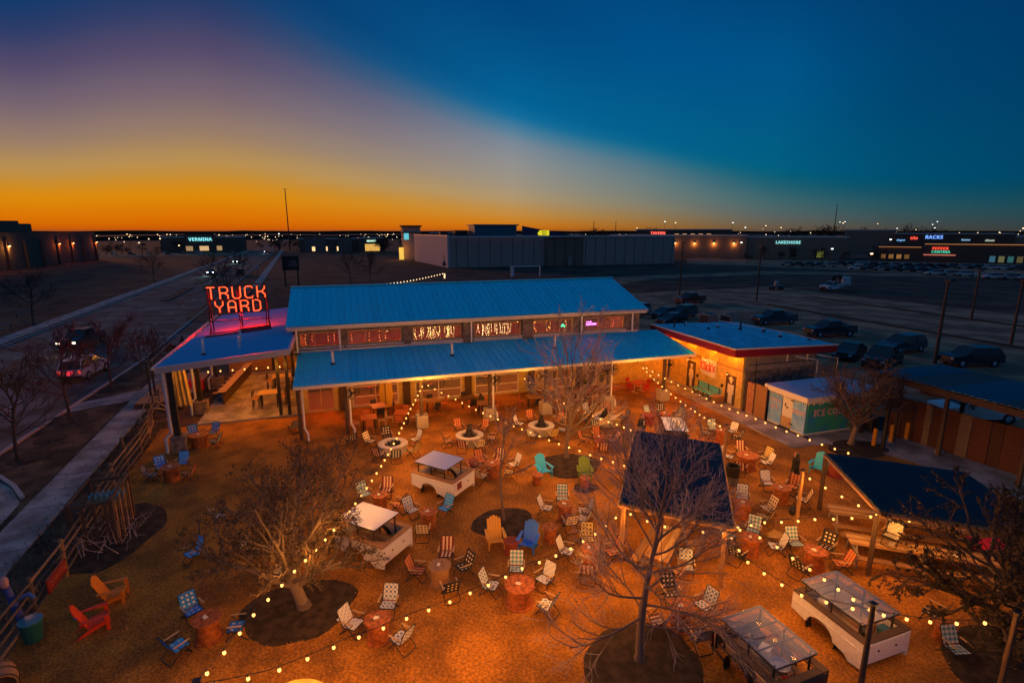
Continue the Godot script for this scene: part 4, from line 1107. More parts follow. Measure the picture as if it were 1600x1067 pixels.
func restrooms() -> void:
	var b := thing("restroom_block", "low annex with pale blue flat roof and dark red fascia at the hall's right", "building")
	var wl := MB.new()
	# west wall with the two door openings
	var x := 27.85
	for o in [[28.45, 29.35], [32.85, 33.75]]:
		wl.box(p(25.55, (x + o[0]) / 2, 1.35), Vector3(0.2, 2.7, o[0] - x))
		wl.box(p(25.55, (o[0] + o[1]) / 2, 2.4), Vector3(0.2, 0.6, o[1] - o[0]))
		x = o[1]
	wl.box(p(25.55, (x + 36.2) / 2, 1.35), Vector3(0.2, 2.7, 36.2 - x))
	obj("west_wall", wl.mesh(), M.tanwall, b)
	obj("wall_band", MB.new().box(p(25.44, 32.0, 2.72), Vector3(0.05, 0.06, 8.3)).mesh(), M.wood, b)
	for i in 34: obj("siding_board", MB.new().cbox(p(25.52 + 0.008 * (i % 2), 27.98 + i * 0.25, 3.35), Vector3(0.16, 1.22, 0.244), 0.012).mesh(), M.tanwall, b)
	var sw := MB.new()
	sw.box(p(28.7, 27.95, 1.35), Vector3(6.1, 2.7, 0.2)); sw.box(p(31.7, 32.0, 1.95), Vector3(0.2, 3.9, 8.2)); sw.box(p(28.7, 36.3, 1.95), Vector3(6.1, 3.9, 0.2))
	obj("south_wall", sw.mesh(), M.greywall, b)
	for i in 23: obj("siding_board", MB.new().cbox(p(25.78 + i * 0.262, 27.94 + 0.008 * (i % 2), 3.3), Vector3(0.256, 1.2, 0.16), 0.012).mesh(), M.woodgrey, b)
	# roof
	var rr := MB.new()
	rr.quad(p(24.25, 27.35, 4.46), p(32.9, 27.35, 4.2), p(32.9, 37.3, 4.2), p(24.25, 37.3, 4.46))
	rr.quad(p(24.25, 37.3, 4.3), p(32.9, 37.3, 4.04), p(32.9, 27.35, 4.04), p(24.25, 27.35, 4.3))
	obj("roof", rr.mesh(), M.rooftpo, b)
	obj("fascia", MB.new().box(p(24.2, 32.3, 4.16), Vector3(0.1, 0.5, 10.0)).boxr(p(28.55, 27.3, 4.05), Vector3(8.7, 0.5, 0.1), Vector3(0, 0, -0.03)).boxr(p(32.92, 32.3, 3.95), Vector3(0.1, 0.5, 10.0), Vector3.ZERO).mesh(), M.red, b)
	obj("roof_edge", MB.new().box(p(24.23, 32.3, 4.45), Vector3(0.24, 0.09, 10.1)).boxr(p(28.55, 27.33, 4.34), Vector3(8.8, 0.09, 0.24), Vector3(0, 0, -0.03)).mesh(), M.trim, b)
	obj("soffit", MB.new().box(p(24.85, 32.0, 3.93), Vector3(1.2, 0.04, 9.3)).box(p(28.6, 27.6, 3.86), Vector3(8.4, 0.04, 0.5)).mesh(), M.wood, b)
	rng.seed = 12
	for i in 9:
		var u: float = [25.4, 26.8, 27.6, 29.0, 30.2, 31.4, 27.0, 30.9, 32.2][i]
		var w: float = [35.8, 36.2, 34.4, 35.0, 33.8, 32.6, 36.6, 30.4, 29.0][i]
		var v := obj("roof_vent", MB.new().tube([p(u, w, 4.3), p(u, w, 4.55 + 0.45 * rng.randf())], 0.07, 0.07, 7).mesh(), M.white if i % 2 else M.steel, b)
		obj("vent_boot", MB.new().tube([p(u, w, 4.28), p(u, w, 4.42)], 0.17, 0.1, 8).mesh(), M.steel, v)
	obj("gas_pipe", MB.new().tube([p(31.6, 27.9, 4.5), p(31.9, 31.0, 4.5), p(30.4, 36.6, 4.55)], 0.035, 0.035, 5).mesh(), M.trim, b)
	# doors with cut-out figures
	for q in [[28.9, 1, "cowboy hat and trousers"], [33.3, 0, "skirted figure and small hat"]]:
		var d := obj("door", MB.new().cbox(Vector3.ZERO, Vector3(0.86, 2.06, 0.06), 0.008).mesh(), M.wooddark, b, p(25.5, q[0], 1.05), Vector3(0, -PI / 2, 0))
		d.set_meta("label", "dark restroom door with a pale cut-out figure, %s" % q[2])
		obj("door_figure", figure_plate(q[1]), M.offwhite, d, Vector3(0, -1.03, 0.035))
		obj("handle", MB.new().tube([Vector3(0.36, 0.05, 0.03), Vector3(0.36, 0.05, 0.1), Vector3(0.26, 0.05, 0.1)], 0.014, 0.014, 5).mesh(), M.steel, d)
		obj("door_frame", MB.new().box(Vector3(-0.46, 0.02, 0.03), Vector3(0.06, 2.12, 0.12)).box(Vector3(0.46, 0.02, 0.03), Vector3(0.06, 2.12, 0.12)).box(Vector3(0, 1.1, 0.03), Vector3(0.98, 0.06, 0.12)).mesh(), M.wooddark, d)
	for q in [[29.75, 0.5], [32.5, 0.5]]:
		obj("wall_box", MB.new().cbox(p(25.4, q[0], 1.2), Vector3(0.09, 0.22, 0.16), 0.01).mesh(), M.steel, b)
	# sign on the wall
	var s := thing("wall_sign", "white slanted panel sign with red script on the restroom wall", "sign", p(25.4, 31.25, 2.15), -PI / 2)
	obj("panel", MB.new().prism([Vector2(-0.82, -0.42), Vector2(-0.6, -0.55), Vector2(0.78, -0.62), Vector2(0.82, 0.5), Vector2(0.66, 0.62), Vector2(-0.76, 0.62)], 0.1).mesh(), M.white, s)
	var tx := obj("sign_text", lettering("Click's", 0.62, 0.03, true), mat(0.6, 0.03, 0.015, 0.5), s, Vector3(-0.02, 0.06, 0.115), Vector3(0, 0, 0.05))
	tx.scale = Vector3(0.56, 0.95, 1)
	# wall lamps
	var i := 0
	for q in [[31.3, 2.82, "over the white sign"], [28.9, 2.35, "over the right restroom door"], [33.3, 2.35, "over the left restroom door"], [35.2, 2.9, "near the hall corner"]]:
		var l := thing("wall_lamp", "small warm lamp %s" % q[2], "lamp", p(25.05, q[0], q[1]), 0.0, "lamps along the restroom wall")
		obj("stem", MB.new().tube([Vector3(0.34, -0.05, 0), Vector3(0.1, 0.12, 0), Vector3(0, 0.08, 0)], 0.018, 0.018, 5).mesh(), M.steel, l)
		obj("shade", MB.new().lathe([Vector2(0.12, -0.02), Vector2(0.03, 0.08)], 10).mesh(), M.steel, l)
		obj("bulb", MB.new().ball(Vector3(0, -0.03, 0), Vector3(0.05, 0.05, 0.05)).mesh(), M.lampwarm, l)
		omni(Vector3(0, -0.04, 0), Color(1.0, 0.52, 0.1), 0.7 if i == 0 else 0.8, 0.045, l)
		i += 1
	for k in 4:
		var l := thing("soffit_light", "%s soffit light over the restroom walkway" % ["nearest", "second", "third", "farthest"][k], "light", p(24.9, 28.7 + k * 2.3, 3.88), 0.0, "soffit lights of the restroom block")
		obj("lens", MB.new().lathe([Vector2(0.0, 0.0), Vector2(0.12, 0.0), Vector2(0.12, 0.03), Vector2(0.0, 0.03)], 12).mesh(), M.lampwarm, l)
		obj("rim", MB.new().lathe([Vector2(0.13, 0.0), Vector2(0.15, 0.0), Vector2(0.15, 0.04)], 12).mesh(), M.trim, l)
		omni(Vector3(0, -0.07, 0), Color(1.0, 0.5, 0.07), 3.4, 0.08, l)
	# bench and crate
	var bn := thing("bench", "turquoise painted slatted bench against the restroom wall", "bench", p(25.0, 30.95), -PI / 2)
	var tq := mat(0.06, 0.44, 0.60, 0.5)
	for k in 3: obj("seat_slat", MB.new().cbox(Vector3(0, 0.44, 0.16 - k * 0.17), Vector3(2.6, 0.035, 0.15), 0.008).mesh(), tq, bn)
	for k in 3: obj("back_slat", MB.new().cbox(Vector3(0, 0.58 + k * 0.15, -0.28 - k * 0.025), Vector3(2.6, 0.13, 0.03), 0.008, Vector3(-0.15, 0, 0)).mesh(), tq, bn)
	for u in [-1.15, 0.0, 1.15]:
		obj("leg", MB.new().box(Vector3(u, 0.21, 0.18), Vector3(0.06, 0.42, 0.06)).box(Vector3(u, 0.5, -0.26), Vector3(0.06, 1.0, 0.06)).mesh(), M.wooddark, bn)
	var cr := thing("wooden_crate", "brown timber crate at the right end of the turquoise bench", "crate", p(24.95, 29.55))
	for k in 3:
		obj("slat", MB.new().cbox(Vector3(0, 0.1 + k * 0.17, 0.28), Vector3(0.62, 0.14, 0.03), 0.006).mesh(), M.wood, cr)
		obj("slat", MB.new().cbox(Vector3(-0.3, 0.1 + k * 0.17, 0), Vector3(0.03, 0.14, 0.54), 0.006).mesh(), M.wood, cr)
		obj("slat", MB.new().cbox(Vector3(0, 0.1 + k * 0.17, -0.28), Vector3(0.62, 0.14, 0.03), 0.006).mesh(), M.wood, cr)
		obj("slat", MB.new().cbox(Vector3(0.3, 0.1 + k * 0.17, 0), Vector3(0.03, 0.14, 0.54), 0.006).mesh(), M.wood, cr)
	obj("lid", MB.new().cbox(Vector3(0, 0.53, 0), Vector3(0.66, 0.04, 0.6), 0.01).mesh(), M.wood, cr)
	# screen wall and pipes between restrooms and ice house
	var fs := thing("metal_gate", "rust streaked metal gate between the restrooms and the ice house", "gate", p(25.45, 26.9), -PI / 2)
	obj("sheet", MB.new().cbox(Vector3(-0.1, 1.1, 0), Vector3(0.62, 2.15, 0.05), 0.01).mesh(), noisy(Color(0.32, 0.06, 0.02), Color(0.5, 0.4, 0.26), 1.4, 0.02, 3, 211, 0.7), fs)
	for k in 2: obj("post", MB.new().box(Vector3(-0.5 + k * 0.78, 1.15, 0), Vector3(0.1, 2.3, 0.1)).mesh(), M.wooddark, fs)
	var sc := thing("timber_screen", "brown board screen left of the ice house", "fence", p(25.45, 26.15), -PI / 2)
	for k in 4: obj("board", MB.new().cbox(Vector3(-0.3 + k * 0.24, 1.12, 0), Vector3(0.23, 2.24, 0.06), 0.01).mesh(), M.wood, sc)
	var pf := thing("pipe_frame", "black pipe frame standing above the screens against the grey wall", "pipe", p(26.0, 27.3))
	obj("upright", MB.new().tube([Vector3(0, 0, 0), Vector3(0, 3.4, 0)], 0.04, 0.04, 6).mesh(), M.black, pf)
	obj("crossbar", MB.new().tube([Vector3(-0.6, 3.3, 0), Vector3(5.2, 3.25, 0)], 0.03, 0.03, 6).mesh(), M.black, pf)
	for q in [[30.6, "left"], [32.4, "right"]]:
		var pp := thing("vent_pipe", "%s bent white pipe rising over the ice house roof" % q[1], "pipe", p(q[0], 27.2))
		obj("riser", MB.new().tube([Vector3(0, 2.0, 0.5), Vector3(0, 3.4, 0.5), Vector3(-1.6, 3.7, 0.2)], 0.045, 0.045, 6).mesh(), M.trim, pp)
		obj("stub", MB.new().tube([Vector3(-1.5, 3.1, -0.62), Vector3(-1.5, 3.85, -0.62)], 0.05, 0.05, 6).mesh(), M.white, pp)

# ---------- painted ice house ----------
func ice_house() -> void:
	var b := thing("ice_house", "small painted ice house with icicle trim and lettering, blue and green", "shed")
	var front := 25.75
	var blue := noisy(Color(0.16, 0.42, 0.95), Color(0.32, 0.58, 0.98), 3.4, 0.008, 2, 221, 0.55)
	var green := noisy(Color(0.03, 0.30, 0.50), Color(0.05, 0.42, 0.26), 5.2, 0.006, 2, 222, 0.55)
	obj("core", MB.new().box(p(28.6, 24.25, 1.12), Vector3(5.4, 2.24, 2.7)).mesh(), M.greywall, b)
	obj("front_panel", MB.new().cbox(p(front, 25.15, 1.16), Vector3(0.08, 2.1, 1.05), 0.01).mesh(), blue, b)
	obj("front_panel", MB.new().cbox(p(front, 23.3, 1.16), Vector3(0.08, 2.1, 0.95), 0.01).mesh(), blue, b)
	obj("side_panel", MB.new().cbox(p(28.6, 22.83, 1.16), Vector3(5.5, 2.1, 0.08), 0.01).mesh(), green, b)
	obj("base_trim", MB.new().box(p(28.6, 22.8, 0.06), Vector3(5.7, 0.12, 0.06)).box(p(25.7, 24.2, 0.06), Vector3(0.06, 0.12, 2.85)).mesh(), M.white, b)
	obj("roof", MB.new().cbox(p(28.55, 24.25, 2.38), Vector3(6.1, 0.12, 3.3), 0.03).mesh(), mat(0.45, 0.5, 0.62, 0.55), b)
	obj("fascia", MB.new().box(p(25.52, 24.25, 2.27), Vector3(0.07, 0.3, 3.3)).box(p(28.55, 22.63, 2.27), Vector3(6.0, 0.3, 0.07)).mesh(), M.white, b)
	# icicles
	rng.seed = 41
	var ic := MB.new()
	for k in 22:
		var w := 22.75 + k * 0.135
		var l := rng.randf_range(0.12, 0.36)
		ic.tube([p(25.6, w, 2.16), p(25.62, w, 2.16 - l)], 0.055, 0.006, 5)
	for k in 40:
		var u := 25.75 + k * 0.138
		ic.tube([p(u, 22.7, 2.16), p(u, 22.72, 2.16 - rng.randf_range(0.12, 0.36))], 0.055, 0.006, 5)
	stuff(obj("icicle_trim", ic.mesh(), M.white, b))
	var db := mat(0.015, 0.14, 0.36, 0.5)
	var dr := MB.new()
	for k in 15:
		var w := 22.85 + k * 0.185
		if w > 23.7 and w < 24.6: continue
		dr.prism([Vector2(-0.09, 0), Vector2(0.09, 0), Vector2(0.05, -0.16 - 0.1 * rng.randf()), Vector2(-0.05, -0.2 - 0.1 * rng.randf())], 0.012, Transform3D(Basis(Vector3.UP, -PI / 2), p(25.705, w, 2.2)))
	obj("painted_drip", dr.mesh(), db, b)
	# door
	var d := obj("door", MB.new().cbox(p(front - 0.01, 24.15, 1.15), Vector3(0.1, 2.0, 0.78), 0.015).mesh(), M.white, b)
	obj("kick_plate", MB.new().box(p(front - 0.07, 24.15, 0.45), Vector3(0.02, 0.62, 0.76)).mesh(), M.woodpale, d)
	obj("latch", MB.new().box(p(front - 0.08, 24.3, 1.5), Vector3(0.05, 0.18, 0.06)).box(p(front - 0.08, 24.15, 1.36), Vector3(0.03, 0.1, 0.14)).mesh(), M.steel, d)
	for h in [1.9, 0.42]: obj("hinge", MB.new().box(p(front - 0.08, 23.78, h), Vector3(0.04, 0.07, 0.26)).mesh(), M.steel, d)
	obj("threshold", MB.new().box(p(front - 0.25, 24.15, 0.08), Vector3(0.4, 0.05, 0.8)).mesh(), M.steel, d)
	var pk := mat(0.62, 0.42, 0.46, 0.6)
	var faces := [["COLD", 25.17, 1.55, 0.26], ["ICE", 25.15, 1.12, 0.27], ["HERE", 23.3, 1.3, 0.27]]
	for f in faces:
		obj("painted_letters", lettering(f[0], f[3], 0.015), pk, b, p(front - 0.05, f[1], f[2]), Vector3(0, -PI / 2, 0))
	obj("painted_letters", lettering("ICE COLD", 0.42, 0.015), pk, b, p(27.6, 22.78, 1.35), Vector3.ZERO)

# ---------- fence, carport, bollards at the right ----------
func east_side() -> void:
	var f := thing("sheet_fence", "tall fence of rusty red and tan metal sheets along the service drive", "fence")
	rng.seed = 61
	var a := Vector2(30.9, 21.6)
	var e := Vector2(32.5, 9.0)
	var t := 0.0
	var total := a.distance_to(e)
	var k := 0
	var mm := [noisy(Color(0.07, 0.018, 0.010), Color(0.12, 0.032, 0.018), 1.6, 0.02, 4, 231, 0.7), noisy(Color(0.15, 0.10, 0.055), Color(0.22, 0.155, 0.09), 1.6, 0.02, 4, 232, 0.75), noisy(Color(0.045, 0.014, 0.009), Color(0.08, 0.024, 0.014), 1.6, 0.02, 4, 233, 0.7)]
	while t < total - 0.3:
		var w := rng.randf_range(0.28, 0.85)
		var c := a.lerp(e, (t + w / 2) / total)
		var h := 2.42 + rng.randf_range(-0.04, 0.05)
		var ang := atan2(-(e - a).y, (e - a).x)
		obj("fence_board", MB.new().cbox(Vector3.ZERO, Vector3(w - 0.02, h, 0.05), 0.01).mesh(), mm[[0, 2, 0, 1, 2, 0, 1][k % 7]], f, p(c.x, c.y, h / 2) + Vector3(0.015 * (k % 3), 0, 0), Vector3(0, -ang, 0))
		t += w
		k += 1
	var cp := thing("carport", "timber carport with old ribbed roof sheets behind the sheet fence", "carport")
	obj("beam", MB.new().boxr(p(30.2, 15.6, 3.55), Vector3(0.22, 0.34, 14.0), Vector3(0, -0.016, 0)).mesh(), M.wooddark, cp)
	obj("far_beam", MB.new().boxr(p(35.6, 15.6, 3.45), Vector3(0.18, 0.26, 14.0), Vector3.ZERO).mesh(), M.wooddark, cp)
	for q in [[30.1, 20.6], [30.35, 18.3], [30.2, 14.6], [30.3, 9.6], [35.6, 20.6], [35.6, 15.0], [35.6, 9.4]]:
		obj("post", MB.new().cbox(p(q[0], q[1], 1.7), Vector3(0.18, 3.4, 0.18), 0.015).mesh(), M.wooddark, cp)
	var rb := [mat(0.05, 0.12, 0.17, 0.4, 0.3), mat(0.1, 0.09, 0.09, 0.6, 0.2), mat(0.03, 0.1, 0.16, 0.35, 0.3)]
	for i in 15:
		var s := MB.new().boxr(Vector3.ZERO, Vector3(5.9, 0.025, 0.9), Vector3(0, 0, -0.015))
		for j in 3: s.boxr(Vector3(0, 0.03, -0.3 + j * 0.3), Vector3(5.9, 0.04, 0.07), Vector3(0, 0, -0.015))
		obj("roof_sheet", s.mesh(), rb[(i * 5 + i / 3) % 3], cp, p(32.95, 21.9 - i * 0.92, 3.76 + 0.006 * (i % 2)))
	var bp: Node3D
	for i in 3:
		var lab := "%s yellow steel bollard by the service drive" % ["left", "middle", "right"][i]
		var at := p([28.3, 29.75, 31.0][i], [20.4, 20.5, 20.5][i])
		if i == 0:
			bp = thing("bollard", lab, "bollard", at, 0.0, "yellow bollards")
			obj("post", MB.new().lathe([Vector2(0.0, 0.0), Vector2(0.11, 0.0), Vector2(0.11, 1.0), Vector2(0.085, 1.06), Vector2(0.0, 1.09)], 14).mesh(), mat(0.6, 0.24, 0.015, 0.5), bp)
			obj("collar", MB.new().lathe([Vector2(0.17, 0.0), Vector2(0.15, 0.05), Vector2(0.11, 0.05)], 12).mesh(), M.kerb, bp)
		else:
			dup(bp, at, 0.0, lab)
	var dp := thing("steel_pole", "tall dark steel pole in front of the yellow bollards", "pole", p(28.35, 19.9))
	obj("shaft", MB.new().tube([Vector3(0, 0, 0), Vector3(0, 3.7, 0)], 0.11, 0.11, 8).mesh(), M.black, dp)
	obj("base_plate", MB.new().box(Vector3(0, 0.03, 0), Vector3(0.4, 0.06, 0.4)).mesh(), M.steel, dp)
	var jn := thing("junk_pile", "dark pile of bins and pallets in the corner behind the bollards", "pile", p(30.3, 22.2))
	for q in [[0.0, 0.0, 0.9, 0.0], [-0.75, -0.2, 0.7, 0.3], [0.1, -0.9, 0.5, 0.1]]:
		obj("bin", MB.new().cbox(Vector3(q[0], q[2] / 2, q[1]), Vector3(0.6, q[2], 0.6), 0.03, Vector3(0, q[3], 0)).mesh(), mat(0.02, 0.026, 0.032, 0.6), jn)
	for i in 4: obj("pallet_board", MB.new().boxr(Vector3(-1.2, 0.3 + i * 0.24, 0.35), Vector3(1.1, 0.1, 0.02), Vector3(-0.3, 0.2, 0)).mesh(), M.wooddark, jn)
	var ro := thing("pale_stone", "flat pale stone lying at the foot of the sheet fence", "stone", p(30.9, 18.6))
	obj("stone", MB.new().ball(Vector3(0, 0.07, 0), Vector3(0.32, 0.1, 0.18), 10, 6).mesh(), M.stone, ro)
	var gl := thing("green_wall_light", "small green glowing lamp on the sheet fence at the right edge", "lamp", p(31.7, 13.6, 1.2))
	obj("lens", MB.new().ball(Vector3.ZERO, Vector3(0.06, 0.06, 0.06)).mesh(), glow(0.05, 0.9, 0.12, 1.5), gl)
	obj("housing", MB.new().box(Vector3(0.1, 0, 0), Vector3(0.08, 0.16, 0.16)).mesh(), M.black, gl)
	omni(Vector3(-0.1, 0, 0), Color(0.05, 1, 0.15), 0.1, 0.05, gl)

# ---------- ranch fence, pen and odds and ends at the left ----------
func west_fence() -> void:
	var pts := [Vector2(-9.3, 6.5), Vector2(-9.45, 9.0), Vector2(-9.6, 11.5), Vector2(-9.75, 14.0), Vector2(-9.85, 16.2), Vector2(-9.9, 18.4), Vector2(-10.0, 20.6), Vector2(-10.2, 22.6), Vector2(-10.5, 25.0), Vector2(-10.8, 27.4), Vector2(-11.0, 29.6), Vector2(-11.1, 31.8), Vector2(-11.4, 34.2), Vector2(-12.0, 36.8)]
	rng.seed = 17
	var f := thing("ranch_fence", "weathered ranch rail fence between the gravel yard and the verge", "fence")
	for i in pts.size():
		var q: Vector2 = pts[i]
		var lean := rng.randf_range(-0.06, 0.06)
		obj("post", MB.new().tube([p(q.x, q.y, 0), p(q.x + lean, q.y + lean, 1.45 if i != 10 else 1.9)], 0.085, 0.075, 7).mesh(), M.fencewood if i % 3 else M.wood, f)
	for i in pts.size() - 1:
		var a: Vector2 = pts[i]
		var b: Vector2 = pts[i + 1]
		for k in 4:
			var h := 0.3 + k * 0.34
			obj("rail", MB.new().tube([p(a.x + 0.07, a.y - 0.1, h + rng.randf_range(-0.05, 0.05)), p(b.x + 0.07, b.y + 0.1, h + rng.randf_range(-0.05, 0.05))], 0.045, 0.04, 6).mesh(), M.fencewood if (i + k) % 4 else M.wood, f)
	# crossed rails by the corner
	var xr := thing("crossed_poles", "pile of crossed grey poles leaning on the fence near the arch", "poles", p(-12.3, 38.2))
	for i in 9: obj("pole", MB.new().tube([Vector3(rng.randf_range(-0.8, 0.6), 0.03, rng.randf_range(-1.6, 1.6)), Vector3(rng.randf_range(-0.6, 0.8), rng.randf_range(0.8, 1.6), rng.randf_range(-1.6, 1.6))], 0.045, 0.04, 5).mesh(), M.woodgrey, xr)
	var tg := thing("red_tailgate", "old red truck tailgate lettered TOYOTA hung on the ranch fence", "tailgate", p(-9.62, 19.3, 0.86), PI / 2 + 0.05)
	obj("panel", MB.new().cbox(Vector3.ZERO, Vector3(1.35, 0.5, 0.06), 0.02).mesh(), noisy(Color(0.2, 0.012, 0.01), Color(0.34, 0.03, 0.02), 0.8, 0.03, 4, 241, 0.5), tg)
	obj("pressed_edge", MB.new().box(Vector3(0, 0.22, 0.035), Vector3(1.3, 0.03, 0.02)).box(Vector3(0, -0.22, 0.035), Vector3(1.3, 0.03, 0.02)).mesh(), M.darkred, tg)
	obj("raised_letters", lettering("TOYOTA", 0.2, 0.02), mat(0.5, 0.12, 0.06, 0.5), tg, Vector3(0, 0, 0.04))
	# dark slatted pen
	var pn := thing("slatted_pen", "dark open timber pen with slatted side in the mulch by the fence", "pen", p(-9.85, 23.4), 0.08)
	for q in [[-0.6, -1.15], [0.75, -1.15], [-0.6, 1.2], [0.75, 1.2]]:
		obj("post", MB.new().box(Vector3(q[0], 0.95, q[1]), Vector3(0.13, 1.9, 0.13)).mesh(), M.wooddark, pn)
	for q in [[0.075, -1.15], [0.075, 1.2]]: obj("top_rail", MB.new().box(Vector3(q[0], 1.86, q[1]), Vector3(1.5, 0.1, 0.1)).mesh(), M.wooddark, pn)
	for q in [-0.6, 0.75]: obj("top_rail", MB.new().box(Vector3(q, 1.95, 0.02), Vector3(0.1, 0.1, 2.5)).mesh(), M.wooddark, pn)
	for i in 8: obj("slat", MB.new().cbox(Vector3(0.84, 0.95, -1.0 + i * 0.29), Vector3(0.03, 1.75, 0.1), 0.006).mesh(), M.wood if i % 2 else M.wooddark, pn)
	for i in 4: obj("slat", MB.new().cbox(Vector3(-0.5 + i * 0.36, 1.05, 1.29), Vector3(0.1, 1.6, 0.03), 0.006).mesh(), M.wooddark, pn)
	for i in 5: obj("deck_board", MB.new().cbox(Vector3(0.07, 1.2, -1.0 + i * 0.2), Vector3(1.3, 0.03, 0.17), 0.006).mesh(), M.wood, pn)
	var bt := MB.new()
	for i in 14: bt.tube([Vector3(-0.5 + (i % 7) * 0.19, 1.22, -0.95 + (i / 7) * 0.25), Vector3(-0.5 + (i % 7) * 0.19, 1.42, -0.95 + (i / 7) * 0.25)], 0.06, 0.05, 6)
	obj("glass_jars", bt.mesh(), mat(0.16, 0.42, 0.5, 0.2), pn)
	var lg := MB.new()
	for i in 60:
		var a := Vector3(rng.randf_range(-0.9, 1.4), rng.randf_range(0.02, 0.5), rng.randf_range(-0.4, 2.2))
		lg.tube([a, a + Vector3(rng.randf_range(-0.6, 0.6), rng.randf_range(0.1, 0.9), rng.randf_range(-0.6, 0.6))], 0.018, 0.008, 4, false)
	stuff(obj("dry_stems", lg.mesh(), M.twig, pn))
	# painted post and green tub at the left edge
	var st := thing("painted_post", "leaning post painted blue and purple with a pale pink top by the fence", "post", p(-9.85, 17.75))
	obj("shaft", MB.new().tube([Vector3(0, 0, 0), Vector3(-0.12, 1.0, 0.05), Vector3(-0.2, 1.7, 0.1)], 0.11, 0.09, 8).mesh(), mat(0.05, 0.09, 0.34, 0.5), st)
	obj("foot", MB.new().tube([Vector3(0.02, 0.02, 0), Vector3(0, 0.5, 0)], 0.14, 0.115, 8).mesh(), mat(0.12, 0.04, 0.26, 0.5), st)
	obj("arm", MB.new().tube([Vector3(-0.14, 1.15, 0.05), Vector3(0.3, 1.35, 0.1), Vector3(0.42, 1.2, 0.12)], 0.07, 0.05, 7).mesh(), mat(0.07, 0.16, 0.4, 0.5), st)
	obj("top", MB.new().ball(Vector3(-0.22, 1.86, 0.12), Vector3(0.12, 0.2, 0.11), 10, 7).mesh(), mat(0.5, 0.28, 0.27, 0.6), st)
	var tb := thing("green_tub", "dark teal plastic tub at the foot of the painted post", "tub", p(-9.5, 17.35))
	obj("shell", MB.new().lathe([Vector2(0.0, 0.0), Vector2(0.22, 0.0), Vector2(0.28, 0.66), Vector2(0.25, 0.66), Vector2(0.2, 0.1), Vector2(0.0, 0.1)], 18).mesh(), mat(0.01, 0.12, 0.11, 0.5), tb)
	obj("lid", MB.new().lathe([Vector2(0.0, 0.7), Vector2(0.3, 0.68), Vector2(0.3, 0.63)], 18).mesh(), mat(0.04, 0.22, 0.28, 0.45), tb)
	var rr := thing("wooden_barrel", "brown half barrel on its side in the lower left corner", "barrel", p(-9.3, 15.35, 0.38), 0.5)
	var t := Transform3D(Basis(Vector3(1, 0, 0), PI / 2), Vector3.ZERO)
	obj("staves", MB.new().lathe([Vector2(0.33, -0.4), Vector2(0.38, 0.0), Vector2(0.35, 0.4), Vector2(0.31, 0.4), Vector2(0.33, 0.0), Vector2(0.0, -0.3)], 20, t).mesh(), M.wood, rr)
	for k in 3: obj("hoop", MB.new().lathe([Vector2(0.355 + (0.03 if k == 1 else 0.0), -0.33 + k * 0.33), Vector2(0.365 + (0.03 if k == 1 else 0.0), -0.27 + k * 0.33)], 20, t).mesh(), M.steel, rr)
	var can := thing("blue_can", "small pale blue can lying between the orange and red slatted chairs", "can", p(-8.6, 17.9, 0.04))
	obj("shell", MB.new().tube([Vector3(-0.09, 0.03, 0), Vector3(0.09, 0.03, 0)], 0.05, 0.05, 8).mesh(), mat(0.2, 0.4, 0.6, 0.4), can)
	var yl := thing("yellow_dome", "yellow rounded canopy top cut off by the bottom edge of the picture", "canopy", p(-1.55, 9.95, 0))
	obj("dome", MB.new().lathe([Vector2(0.82, 2.2), Vector2(0.86, 2.28), Vector2(0.8, 2.36), Vector2(0.6, 2.42), Vector2(0.3, 2.46), Vector2(0.0, 2.47)], 28).mesh(), mat(0.62, 0.4, 0.05, 0.45), yl)
	obj("pole", MB.new().tube([Vector3(0, 0, 0), Vector3(0, 2.4, 0)], 0.06, 0.05, 8).mesh(), M.steel, yl)
	obj("underside", MB.new().lathe([Vector2(0.0, 2.36), Vector2(0.8, 2.2)], 24).mesh(), M.woodpale, yl)

# ---------- the two shelters ----------
func roof_slab(mb: MB, c: Array, th: float) -> void:
	var a: Vector3 = c[0]; var b: Vector3 = c[1]; var d: Vector3 = c[2]; var e: Vector3 = c[3]
	var dn := Vector3(0, -th, 0)
	if (b - a).cross(d - a).y < 0:
		var w := b; b = e; e = w
	mb.quad(a, b, d, e)
	mb.quad(e + dn, d + dn, b + dn, a + dn)
	for q in [[a, b], [b, d], [d, e], [e, a]]: mb.quad(q[0] + dn, q[1] + dn, q[1], q[0])

func shelter_roof(parent: Node3D, c: Array, n: int, m: Material) -> void:
	# n ribbed sheets side by side between edges c0-c3 and c1-c2
	for i in n:
		var f0 := float(i) / n
		var f1 := float(i + 1) / n - 0.004
		var a: Vector3 = c[0].lerp(c[1], f0); var b: Vector3 = c[0].lerp(c[1], f1)
		var d: Vector3 = c[3].lerp(c[2], f1); var e: Vector3 = c[3].lerp(c[2], f0)
		var mb := MB.new()
		roof_slab(mb, [a, b, d, e], 0.04)
		for k in 3:
			var g := (k + 0.5) / 3.0
			var s: Vector3 = a.lerp(b, g); var t: Vector3 = e.lerp(d, g)
			mb.tube([s + Vector3(0, 0.005, 0), t + Vector3(0, 0.005, 0)], 0.022, 0.022, 4)
		obj("roof_sheet", mb.mesh(), m, parent)

